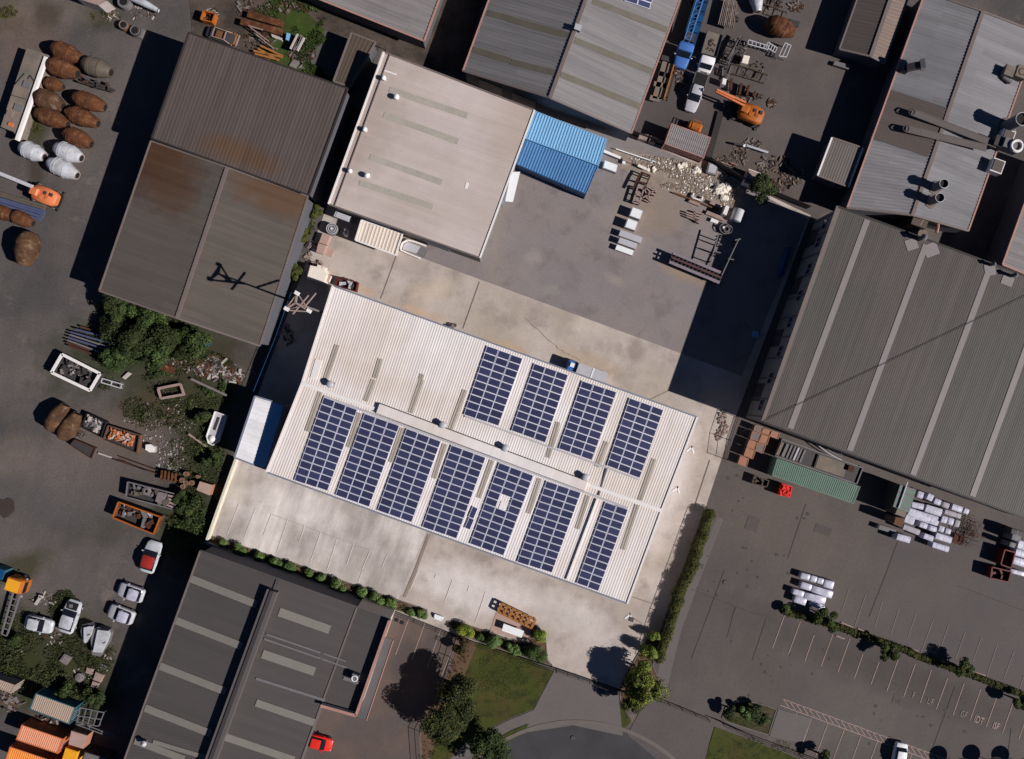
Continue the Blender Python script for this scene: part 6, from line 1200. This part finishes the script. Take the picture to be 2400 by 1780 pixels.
# ---------------- steel mast ----------------
p=W(Z('11',345,985)[0],17.0); o=thing('lighting_mast','tall steel mast with triangular bracket head over the alley','mast',(p.x,p.y,0),0)
mb=MB(); mb.lathe((0,0,0),(0,0,17),[(0,.2),(1,.1)],12); mb.build('pole',M_mgrey,o,True,world=False)
for nm,a,b,w_ in(('bracket_arm',(0,0,17),(-1.3,-.8,17),.16),('bracket_arm',(0,0,17),(1.7,-1.0,17),.22),('bracket_arm',(0,0,17),(.2,1.3,17),.2),('bracket_beam',(-1.4,-.9,17.05),(1.6,-1.1,16.9),.14),('bracket_beam',(-1.3,-.8,16.9),(.2,1.2,16.9),.1),('bracket_beam',(1.7,-1.0,16.9),(.2,1.2,16.9),.1),('cross_arm',(-1.2,.4,15.4),(1.2,-.4,15.4),.12),('cross_arm',(-1.0,-1.2,14.6),(1.0,1.2,14.6),.12),('brace',(0,0,13.6),(1.6,-1.0,16.9),.1),('brace',(0,0,13.6),(-1.3,-.8,16.9),.1),('brace',(0,0,12.5),(.9,1.9,10.5),.1)):
    mb=MB(); mb.beam(a,b,w_,.25); mb.build(nm,M_timber,o,world=False)
for x,y in((1.7,-1.0),(-1.1,-.75),(.2,1.2)): mb=MB(); mb.box((x,y,17.1),(.6,.45,.3),R(-30)); mb.build('lamp_head',M_trimw,o,world=False)
# ---------------- wrapped goods ----------------
wg='shrink-wrapped bales beside the dark warehouse'
def bale(label,t,q,h,m=M_wrap,group=None,z0=.0,seed=0,strap=True):
    P=[W(p,h) for p in Z(t,*q)]; c=sum(P,Vector())/len(P); e=(P[1]-P[0]); L=e.length; e.normalize(); s=(P[3]-P[0]).length
    o=thing('wrapped_bale',label,'wrapped bale',(c.x,c.y,0),math.atan2(e.y,e.x),group); mb=MB(); rd=min(.13,s*.2)
    mb.loft([(-L/2,s*.46,.12,h*.95,rd),(-L/2+.07,s*.5,.1,h*.99,rd),(-L*.2,s*.495,.1,h*1.0,rd),(L*.2,s*.505,.1,h*.995,rd),(L/2-.07,s*.5,.1,h*.99,rd),(L/2,s*.46,.12,h*.95,rd)]); mb.build('wrapping',m,o,True,world=False)
    mb=MB(); mb.box((0,0,.06),(L*.95,s*.9,.12)); mb.build('pallet',M_timberd,o,world=False)
    if strap:
        mb=MB()
        for k in((-.25,.25) if L>2.5 else (0,)): mb.box((L*k,0,h+.002),(.035,s*.8,.012))
        mb.build('strap',M_wrap2,o,world=False)
B=[(1310,965,1365,985,1348,1045,1285,1020),(1395,985,1448,1010,1432,1065,1375,1042),(1455,1028,1515,1050,1500,1100,1438,1078),(1525,1058,1585,1080,1570,1130,1512,1105),(1610,1078,1705,1110,1690,1165,1590,1130),(1712,1115,1758,1135,1742,1178,1695,1160),(1262,1062,1368,1085,1345,1140,1240,1110),(1385,1085,1528,1130,1498,1195,1362,1150),(1545,1130,1690,1175,1675,1210,1530,1170),(1235,1115,1505,1200,1475,1280,1200,1190),(1205,1170,1290,1200,1265,1270,1180,1240),(1518,1180,1570,1198,1552,1258,1502,1240),(1575,1200,1630,1215,1612,1275,1555,1258),(1635,1218,1680,1232,1660,1290,1615,1275),(1330,1235,1398,1258,1380,1305,1310,1280),(1410,1265,1478,1288,1460,1335,1395,1312),(1495,1268,1545,1285,1528,1335,1480,1318),(1552,1290,1602,1305,1585,1352,1535,1335),(1185,1255,1330,1310,1318,1365,1165,1300),(1365,1335,1450,1365,1430,1415,1348,1382),(1470,1330,1612,1375,1590,1430,1450,1385),(1440,1410,1585,1455,1568,1508,1425,1460),(1130,1340,1250,1372,1235,1425,1110,1395)]
for i,q in enumerate(B):
    row=['top','second','third','lower','bottom'][min(4,i//5)]
    bale('white shrink-wrapped bale, %s of the %s run in the main stack'%(ordn[i%5],row),'32',q,1.5+.25*((i*7)%3)/2,m=M_wrap2 if i%5==3 else M_wrap,group=wg,seed=i)
for i,q in enumerate([(295,25,372,48,355,105,280,78),(378,50,432,66,418,122,362,102),(436,68,490,84,475,138,424,120),(495,85,580,108,562,180,482,152),(295,105,388,135,375,195,275,160),(392,138,570,198,552,250,378,200),(228,165,322,195,305,250,212,215),(326,195,512,240,490,315,312,258),(240,230,342,262,330,300,220,292),(370,270,495,320,485,345,365,320)]):
    bale('long white wrapped bundle near the hedge, %s counting from the top'%ordn[i],'33',q,1.0 if i<9 else .6,group='white bundles beside the car park hedge',strap=(i%2==0))
for i,q in enumerate([(2120,1290,2227,1320,2227,1375,2105,1340),(2135,1335,2215,1358,2190,1415,2112,1392),(2110,1410,2165,1428,2150,1470,2092,1452),(2190,1395,2290,1425,2260,1500,2160,1465),(2165,1470,2270,1500,2245,1560,2145,1530),(2150,1540,2260,1575,2235,1640,2120,1600)]):
    bale('goods stack at the right frame edge, %s from the top'%ordn[i],'32',q,2.2 if i<3 else 1.6,m=(M_dgrey if i==0 else M_mgrey if i<3 else M_wrap),group='goods at the right edge')
bale('white wrapped roll beside the dark red stillages at right edge','33',(2115,-10,2250,25,2230,75,2110,30),1.2)
# green rack with tall side
o=thing('pallet_rack','tall green-grey stacked panel rack left of the wrapped bales','rack',(lambda p:(p.x,p.y,0))(W(Z('32',1180,1020)[0],2.0)),R(-20))
P=[W(p,3.8) for p in Z('32',1150,915,1290,955,1225,1160,1085,1105)]
for k in range(11):
    a,b=P[0].lerp(P[3],(k+.5)/11),P[1].lerp(P[2],(k+.5)/11); mb=MB(); mb.beam(a,b,.3,.12); mb.build('slat',M_cgreen if k%3 else M_mgrey,o)
mb=MB(); mb.prism([p[:2] for p in P],0,3.6); mb.build('stack_body',M_dgrey,o); mb=MB(); mb.beam(W(Z('32',1215,890)[0],4.0),W(Z('32',1135,1120)[0],4.0),.14,.14); mb.build('top_rail',M_metal,o)
boxy('brown_carton','brown carton stack below the green rack, upper one','carton','32',(1125,1110,1215,1130,1190,1200,1100,1170),3.2,M_rnebr,M_rn3b,group='brown carton stacks')
boxy('brown_carton','brown carton stack below the green rack, lower one','carton','32',(1105,1195,1190,1210,1165,1285,1090,1255),2.9,M_rnebr,M_timberd,group='brown carton stacks')
boxy('steel_box','low grey box left of the bottom wrapped bales','box','32',(965,1260,1120,1310,1105,1345,950,1298),.8,M_mgrey,M_mgrey)
o=thing('wire_mesh_coil','tangled rusty reinforcing mesh right of the wrapped bales','reinforcing mesh',W(Z('32',1735,1320)[0],0)); rn=random.Random(8); mb=MB(); c=W(Z('32',1735,1320)[0],.8)
for k in range(90):
    a=rn.uniform(0,6.28); r_=rn.uniform(.2,1.9); x=c.x+r_*math.cos(a)*.85; y=c.y+r_*math.sin(a)*1.35; a2=R(-20)+(0 if rn.random()<.5 else math.pi/2)+rn.uniform(-.35,.35); L=rn.uniform(.5,1.5); mb.beam((x,y,rn.uniform(.2,1.2)),(x+L*math.cos(a2),y+L*math.sin(a2),rn.uniform(.2,1.2)),.045,.045)
mb.build('mesh_wire',M_rustd,o); mb=MB(); mb.box((c.x-1,c.y-1.3,.3),(1.6,1.4,.08),R(-20)); mb.build('frame_panel',M_rustd,o)
# terracotta crates
for i,q in enumerate([(150,135,218,160,200,205,135,180),(218,165,290,185,272,225,205,205),(288,185,360,210,345,257,272,232),(125,190,200,215,178,275,105,258),(200,215,270,238,248,308,178,285),(98,265,170,290,148,350,75,325),(165,290,238,315,212,382,145,355),(75,330,148,365,125,430,50,400),(22,405,92,430,70,498,-2,472)]):
    k=600/2228.0; q2=[(1730+q[j]*k,960+q[j+1]*k) for j in range(0,8,2)]
    boxy('terracotta_crate','orange-rimmed crate at the warehouse corner, %s from the top'%ordn[i],'crate',None,q2,1.2 if i<8 else .9,M_rnebr,M_brick if i%3 else M_trimt,group='orange-rimmed crates',inset=.1,rim=M_brick)
polybox('slotted_bench','dark slotted bench below the narrow gable shed','bench','30',(578,530,725,570,700,608,562,565),.5,M_dgrey,M_mgrey)
# top-left misc
polybox('grey_pallet','grey square cover on the ground beside the shipping crates','cover','30',(190,165,280,190,262,240,175,215),.1,M_dgrey,M_dgrey)
# white trim bits by blue containers
beams('white_pipe','long white pipe lying along the north boundary fence','pipe','20',(905,1298,1215,1402, 1205,1400,1245,1408),.14,.14,M_bright,.5,part='pipe')
beams('grey_pipe','long dark pipe along the wall of grey gabled warehouse','pipe','20',(440,1005,930,1172),.16,.16,M_mgrey,.6,part='pipe')
beams('white_beam','white beam with joint beside the blue shelters','beam','20',(800,1318,945,1378, 965,1385,1035,1415, 1095,1440,1170,1475),.38,.3,[M_trimw,M_timber,M_creamp],.6)
polybox('white_block','small white block at the end of the white beam','block','20',(962,1400,990,1408,985,1432,958,1425),.5,M_bright,M_bright)
boxy('plastic_tank','translucent white cube tank beside the dusty truck','tank','20',(1835,680,1868,690,1858,742,1825,732),1.2,M_trimw,M_trimw)
boxy('plastic_tank','rounded white tank above the thin lying frame','tank','20',(2015,480,2070,490,2050,560,1995,545),1.2,M_creamp,M_creamp)
boxy('skid_pallet','brown square pallet stack under the hedge tree, upper yard','pallet','20',(1110,1160,1190,1175,1170,1225,1095,1205),1.1,M_timber,M_timber,group='tan covered pallets')
boxy('skid_pallet','tan covered pallet second from left beside the yard fence','pallet','20',(1205,1180,1262,1195,1245,1245,1190,1230),1.1,M_timber,M_timber,group='tan covered pallets')
boxy('cream_cabinet','cream cabinet in the half shade of the leafy tree','cabinet','20',(2060,1470,2170,1510,2110,1625,2012,1590),1.5,M_creamp,M_timber)
boxy('bathtub','grey moulded tub upside down at the north fence','tub','20',(1712,1410,1800,1432,1775,1530,1690,1505),.7,M_mgrey,M_metal,inset=.25)
for i,(x0,y0,x1,y1) in enumerate([(1910,690,1900,790),(1995,730,1975,830),(2060,745,2040,835),(2115,800,2095,840)]):
    beams('steel_block','dark upright steel block in a row, %s from the left'%ordn[i],'steel block','20',(x0,y0,x1,y1),.34,.5,M_rustd,.6,group='dark steel blocks in a row')
beams('tow_arm','long grey tow arm with white end left of the square shed','machine arm','20',(2030,1265,2227,1330, 2010,1275,2040,1262, 1930,1250,2010,1265),.3,.25,[M_metal,M_bright,M_dgrey],.7)
beams('pink_pole','thin pink pole along the yard edge, left piece','pole','20',(1728,1378,1790,1402),.12,.12,M_trimp,.4,group='thin pink poles'); beams('pink_pole','thin pink pole along the yard edge, middle piece','pole','20',(1820,1412,1900,1442),.12,.12,M_trimp,.4,group='thin pink poles'); beams('pink_pole','thin pink pole along the yard edge, right piece','pole','20',(1905,1420,1955,1435),.12,.12,M_trimp,.4,group='thin pink poles')
# debris row (truck beds full of scrap)
skip('scrap_trailer','trailer heaped with black and white scrap bags','02',(760,295,920,370,880,500,705,410),1.0,M_black,M_black,[(M_debw,26,.5),(M_dgrey,22,.5),(M_mgrey,12,.5)],cat='trailer',floor=.6)
skip('scrap_trailer','trailer heaped with orange and pale scrap','02',(940,400,1215,485,1190,640,900,520),1.0,M_timberd,M_debb,[(M_orange,44,.35),(M_debw,26,.4),(M_timbero,22,.4)],cat='trailer',floor=.6)
skip('brown_hull','brown tapered steel tub below the brown drum pair','02',(650,525,830,600,795,685,615,570),.8,M_rnebr,M_rustd,None,cat='tub',floor=.7)
boxy('white_basin','oval white basin at the end of the scrap trailers','basin','02',Z('02',1265,565,1310,560,1350,585,1345,635,1300,635,1262,610),.6,M_debw,M_trimw)
skip('flatbed_load','flatbed carrying pale coils and a louvred panel','02',(1110,890,1545,1000,1510,1130,1095,1020),1.2,M_dgrey,M_mgrey,[(M_drumg,12,.7),(M_mgrey,8,.5)],cat='trailer',floor=.7)
o=thing('louvre_panel','pale louvred panel on the flatbed right end','panel',W(Z('02',1480,1060)[0],1.2),R(-20)); P=[W(p,1.35) for p in Z('02',1375,975,1530,1010,1500,1125,1350,1060)]
mb=MB(); mb.prism([p[:2] for p in (P[0],P[0].lerp(P[1],.5),P[3].lerp(P[2],.5),P[3])],1.25,1.4); mb.build('sheet',M_debg,o)
for k in range(4):
    mb=MB(); a=P[0].lerp(P[3],(k+.5)/4); b=P[1].lerp(P[2],(k+.5)/4); mb.beam(a.lerp(b,.58),b,.28,.1); mb.build('louvre',M_timber,o)
p=W(Z('02',1275,970)[0],1.3); o=thing('steel_coil','pale ring coil lying on the flatbed middle','coil',(p.x,p.y,1.1)); 
for k,r_ in enumerate((.55,.42,.3)): mb=MB(); mb.tor((0,0,.15+.05*k),r_,.08); mb.build('ring',M_debg,o,world=False)
boxy('rusty_chest','rusty red chest in weeds below the thicket','chest','01',(1390,1508,1520,1545,1500,1605,1372,1560),.7,M_rustd,M_rust)
boxy('pink_slab','square pinkish panel group in lower left weeds, upper','slab','03',(755,850,815,868,800,920,742,900),.3,M_timber,M_timber,group='pinkish slabs')
boxy('pink_slab','square pinkish panel in lower left weeds, large middle one','slab','03',(830,890,905,920,875,985,808,960),.4,M_timber,M_timber,group='pinkish slabs')
boxy('pink_slab','square pinkish panel in lower left weeds, bottom one','slab','03',(805,970,862,990,840,1038,790,1020),.4,M_timber,M_timber,group='pinkish slabs')
boxy('pink_slab','pale flat panel above the pinkish slabs, lower left','slab','03',(870,815,935,840,915,870,865,860),.2,M_debg,M_debg)
p=W(Z('03',685,945)[0],.5); o=thing('round_cover','round pale disc cover in the lower left weeds','cover',(p.x,p.y,0)); mb=MB(); mb.lathe((0,0,0),(0,0,.45),[(0,.68),(.8,.66),(1,.5)],16); mb.build('disc',M_debg,o,True,world=False); mb=MB(); mb.tor((0,0,.46),.2,.05); mb.build('hub',M_mgrey,o,world=False)
boxy('broken_tub','broken white tub in the lower left weeds','tub','03',(560,735,625,765,575,835,515,795),.4,M_debg,M_debg,inset=.3)
beams('gearbox_scrap','pale broken axle part beside the amber truck','scrap part','03',(355,235,310,305, 340,230,375,240),.35,.3,M_debw,.4)
# uncountable debris
def debris(name,label,t,blobs,n,mats_,smin,smax,seed,h=.3,rocks=False,cat='debris'):
    rn=random.Random(seed); mb=MB()
    for _ in range(n):
        cx,cy,rx,ry=rn.choice(blobs); a=rn.uniform(0,6.28); k=rn.random()**.6; q=Z(t,cx+rx*k*math.cos(a),cy+ry*k*math.sin(a))[0]; p=W(q); s=rn.uniform(smin,smax); mi=rn.randrange(len(mats_))
        if rocks: mb.rock((p.x,p.y,s*.3),s*.5,mi,rn=rn)
        else: mb.box((p.x,p.y,s*.2+.02),(s*rn.uniform(.4,2.2),s*rn.uniform(.2,.7),s*rn.uniform(.15,.6)),rn.uniform(0,3.14),mi)
    o=mb.build(name,list(mats_)); tag(o,label,cat,None,'stuff')
debris('rubble','grey and white broken rubble strip beside the north fence','20',[(1350,1440,170,60),(1500,1500,170,80),(1650,1560,170,90),(1820,1640,150,80),(1180,1400,180,40)],2600,(M_rubg,M_rubg,M_rubg,M_rubd,M_rubw,M_rubg,M_rubg,M_rubd,M_rubg),.1,.32,1,rocks=True,cat='rubble')
debris('rubble','grey rubble spread at the asphalt yard top corner','21',[(1750,20,150,70),(1600,20,140,40),(1870,110,60,90),(1450,-30,160,30)],1500,(M_rubg,M_rubg,M_rubg,M_rubd,M_rubw,M_rubg,M_rubg,M_rubd,M_rubg),.1,.32,2,rocks=True,cat='rubble')
for i,(t,x,y,s,n) in enumerate([('20',1470,1450,.55,10),('20',1590,1490,.6,12),('20',1225,1480,.5,6),('20',1760,1620,.5,6),('20',1830,1640,.8,20),('21',1835,90,.7,3),('21',1800,10,.9,16),('21',1700,10,.4,6)]):
    debris('white_rubble','bright white rubble clump, %s from the left along the strip'%ordn[i],t,[(x,y,45,22)],n,(M_rubw,),s*.5,s*1.5,30+i,rocks=True,cat='rubble')
debris('scrap_metal','mixed scrap strewn in the weeds right of the white-rimmed skip','01',[(1700,1500,280,70),(1880,1560,200,80),(2000,1620,150,60)],420,(M_debd,M_debb,M_debg,M_debw,M_rust),.15,.6,3,cat='scrap')
debris('scrap_metal','small pale stones and scraps between trailers and trough','02',[(1430,520,200,140),(1500,680,120,130),(1600,300,150,150),(1450,760,90,60),(1250,330,200,80)],760,(M_debw,M_debg,M_debb,M_rubg),.07,.26,4,rocks=True,cat='scrap')
debris('scrap_metal','rusty scrap pieces around the top grass and beams','10',[(60,350,180,100),(400,470,130,70),(300,60,200,50),(-60,80,120,80)],300,(M_debd,M_debb,M_rustd,M_debg),.15,.6,5,cat='scrap')
debris('scrap_metal','mixed dark scrap in the north yard centre','20',[(1900,160,80,60),(1960,430,70,110),(2090,600,100,80),(2100,850,110,30),(1880,900,60,30),(1470,620,50,110),(1480,720,60,40)],420,(M_debd,M_debb,M_dgrey,M_debg),.08,.4,6,cat='scrap')
debris('scrap_metal','brown scrap heap near the yard wall and leafy tree','20',[(1990,1350,80,100),(2080,1260,90,40),(1900,1480,70,60),(1850,1400,60,40),(2180,1470,40,60)],420,(M_debd,M_debb,M_dtimber,M_debg),.08,.36,7,cat='scrap')
debris('scrap_metal','brown scrap heap left of the square taupe shed','30',[(60,1430,150,70),(200,1540,130,90),(30,900,30,40),(40,30,80,60),(250,60,60,50),(60,1620,120,60)],520,(M_debd,M_debb,M_rustd,M_dtimber,M_debg),.1,.45,8,cat='scrap')
debris('scrap_metal','small scrap in the lower left weeds','03',[(800,900,160,110),(900,730,120,60),(500,550,200,120),(380,260,120,60),(100,700,120,100)],180,(M_debw,M_debg,M_debb,M_rust),.1,.4,9,cat='scrap')
debris('scrap_metal','scraps around the chute and round pots at top left','00',[(1240,130,120,50),(980,140,80,60),(1230,60,80,20),(400,700,60,80),(1850,120,60,50)],200,(M_debw,M_debd,M_debb,M_timber),.08,.3,10,cat='scrap')
debris('scrap_metal','broken concrete edge pieces beside the corner fence','22',[(1820,330,40,60),(1800,480,30,60),(1850,420,30,60)],150,(M_rubg,M_timber),.15,.5,11,rocks=True,cat='scrap')
debris('scrap_metal','dark scrap in the alley beside the shaded passage','11',[(500,480,60,40),(450,580,40,40),(280,1260,60,90),(1680,1180,60,16),(520,650,60,30)],160,(M_debd,M_debb,M_timber,M_debg),.12,.5,12,cat='scrap')
debris('scrap_metal','scrap and old frames below the small pinkish container','03',[(60,1100,70,70),(120,1180,80,60),(350,1330,150,40)],160,(M_debd,M_debb,M_timber,M_debg),.15,.7,13,cat='scrap')
debris('scrap_metal','loose scrap along the orange skip and flatbed edges','02',[(1000,50,100,30),(1240,230,200,60),(1470,110,100,40),(700,480,50,30),(1350,1000,200,30)],200,(M_debd,M_debb,M_debg),.08,.3,14,cat='scrap')
for i,(x,y) in enumerate([(1222,440),(1270,462)]):
    boxy('drain_grate','small dark square grate by the factory corner, %s one'%('left','right')[i],'drain','13',rect(x,y,32,32,20),.05,M_dgrey,M_black,group='square drain grates')
# wheel stops
for i,(t,x0,y0,x1,y1) in enumerate([('33',635,460,738,502),('33',1240,685,1305,712),('33',590,575,665,603),('33',1765,880,1890,922),('33',780,512,835,535)]):
    a,b=Z(t,x0,y0,x1,y1); mb=MB(); mb.beam(W(a)+Vector((0,0,.08)),W(b)+Vector((0,0,.08)),.18,.14); o=mb.build('wheel_stop',M_timber); tag(o,'pale concrete wheel stop beside the low hedge, %s of five'%ordn[i],'wheel stop','wheel stops')

def under(label,blobs,n,m,seed,s=.28,h=.9):
    rn=random.Random(seed); mb=MB()
    for _ in range(n):
        x,y,rx,ry=rn.choice(blobs); a=rn.uniform(0,6.28); k=rn.random()**.5; p=W((x+rx*k*math.cos(a),y+ry*k*math.sin(a)))
        v=mnoise.noise(Vector((p.x*.4,p.y*.4,seed*3.1)))
        if v<-.05: continue
        mb.leaves((p.x,p.y,.15),(.45,.45,h*(.4+v)),7,s,rn,(0,0,1),shell=.2)
    o=mb.build('undergrowth',[m,L_dark]); tag(o,label,'undergrowth','undergrowth','stuff')
under('dark leafy undergrowth filling the thicket behind the rusted roof',[(330,790,110,60),(420,850,80,30),(260,760,50,50),(340,860,60,30)],1500,L_mid,1)
under('undergrowth beside the pale yellow boundary wall and trough',[(490,1060,30,60),(440,1210,45,60),(470,960,30,30),(500,900,30,30)],900,L_mid,2)
under('undergrowth in the lower left corner above the containers',[(70,1590,90,40),(150,1640,60,20),(200,1640,50,30),(30,1530,40,50)],900,L_weed,3)
under('undergrowth in the alley along the rusted roof warehouse',[(725,520,10,30),(690,640,12,60),(740,460,8,30)],260,L_olive,4)

# tyre marks, drips and covers on the paving
rn=random.Random(77); mb=MB()
for _ in range(70):
    x,y=rn.choice([(1750,1350),(2000,1520),(2150,1680),(1850,1560),(1820,1150)]); p=W((x+rn.uniform(-120,120),y+rn.uniform(-70,70))); r_=rn.uniform(.06,.3)
    mb.sheet([(p.x+r_*math.cos(k)*rn.uniform(.6,1.2),p.y+r_*math.sin(k)*rn.uniform(.6,1.2)) for k in (0,.8,1.6,2.4,3.2,4.0,4.8,5.6)],.0472)
struct('oil_drips',mb,mat('oil_drip',C(74,66,63),.8))
for i,(x,y,lb) in enumerate([(1643,1327,'square drain grate on the path beside the boundary hedge'),(1343,1730,'round manhole cover in the road near the kerb'),(1700,1365,'small round cover on the east yard slab'),(1480,1452,'small square cover on the lot driveway concrete'),(1027,1496,'dark square cover on the brown car park bay line')]):
    p=W((x,y)); o=thing('manhole_cover',lb,'cover',(p.x,p.y,0),R(-20)); mb=MB()
    if 'square' in lb: mb.box((0,0,.06),(.65,.65,.08))
    else: mb.cyl((0,0,.02),(0,0,.1),.35,n=20)
    mb.build('cover_plate',M_dgrey,o,world=False); mb=MB()
    for k in (-.2,0,.2): mb.box((k,0,.105),(.06,.45,.02))
    mb.build('grip_rib',M_mgrey,o,world=False)

def bedfill(label,path,n,w_,m,seed):
    rn=random.Random(seed); mb=MB()
    for _ in range(n):
        k=rn.uniform(0,len(path)-1.001); i=int(k); a,b_=W(path[i]),W(path[i+1]); p=a.lerp(b_,k-i); d=(b_-a).normalized(); q=p+Vector((-d.y,d.x,0))*rn.uniform(-w_,w_)
        mb.leaves((q.x,q.y,.12),(.22,.22,.3),6,.18,rn,(0,0,1),shell=.2)
    o=mb.build('ground_cover',[m,L_dark]); tag(o,label,'ground cover','ground cover','stuff')
bedfill('ragged low plants between the clipped shrubs of the long bed',[(500,1265),(700,1335),(930,1418),(990,1440)],190,.55,L_mid,1)
bedfill('ragged low plants in the bed along the fence near the entrance',[(1055,1465),(1150,1492),(1235,1520),(1280,1540)],110,.5,L_mid,2)
bedfill('low plants and litter under the trees of the planting strip',[(1095,1510),(1060,1600),(1020,1700),(1000,1790)],160,1.0,L_brown,3)
bedfill('low plants under the trees at the entrance corner',[(1525,1500),(1510,1560),(1515,1630)],120,1.2,L_olive,4)
rn=random.Random(5); mb=MB()
for x,y,rx,ry,n in ((1190,1580,85,60,2600),(1060,1720,40,60,900),(1780,1780,110,50,1800),(1755,1680,50,25,900)):
    for _ in range(n):
        a=rn.uniform(0,6.28); k=rn.random()**.5; p=W((x+rx*k*math.cos(a),y+ry*k*math.sin(a))); v=mnoise.noise(Vector((p.x*.5,p.y*.5,2)))
        if v<-.1: continue
        e_=rn.uniform(0,6.28); s=rn.uniform(.08,.16); tx,ty=math.cos(e_)*s,math.sin(e_)*s; mb.add([(p.x,p.y,.04),(p.x+ty*.5,p.y-tx*.5,.05),(p.x+tx,p.y+ty,.05+s*.5),(p.x+tx-ty*.5,p.y+ty+tx*.5,.04+s*.4)],[(0,1,2,3)])
tag(mb.build('lawn_blades',M_lawnt),'short mown grass blades over the lawns along the road','grass','lawn','stuff')
for nm,ps in (('patch_repair',Z('23',1945,332,2000,346,1915,612,1868,596)),('patch_repair',Z('22',2060,1180,2160,1215,2120,1330,2020,1295)),('patch_repair',Z('32',420,1250,560,1300,535,1370,395,1320)),('patch_repair',Z('33',1100,1080,1300,1150,1270,1230,1075,1160))):
    mb=MB(); mb.sheet(pts(ps),.0435); struct(nm,mb,mat('patch_repair_mat',C(86,78,74),.95,var=.1,s=.8,fleck=.08,grain=.1))

under('green scrub and weeds around the white cars in the lower left',[(60,1480,60,50),(130,1500,60,50),(230,1540,40,40),(180,1570,60,40),(30,1580,40,40),(150,1440,40,20)],1100,L_weed,5,s=.2,h=.5)
under('green scrub around the skips and trailers at centre left',[(400,900,80,30),(430,960,60,50),(380,1010,60,40),(440,1100,50,40),(280,905,60,16),(330,960,40,30)],1000,L_weed,6,s=.2,h=.5)
under('weeds along the fence side of the dark shadow lane',[(450,1290,20,20),(440,1180,30,40)],200,L_weed,7,s=.2,h=.6)
rn=random.Random(12); cr=MB()
for x0,y0,x1,y1 in ((1230,745,1315,822),(1315,822,1360,845)):
    a,b_=W((x0,y0)),W((x1,y1)); n=14; pr=a; ofs=Vector((0,0,0)); dd=(b_-a).normalized(); nn=Vector((-dd.y,dd.x,0))
    for k in range(1,n+1):
        q=a.lerp(b_,k/n)+nn*rn.uniform(-.12,.12); d2=(q-pr).normalized(); m2=Vector((-d2.y,d2.x,0))*rn.uniform(.01,.03); cr.sheet([(pr-m2)[:2],(q-m2)[:2],(q+m2)[:2],(pr+m2)[:2]],.0835+.0002*k); pr=q
struct('concrete_cracks',cr,M_joint)
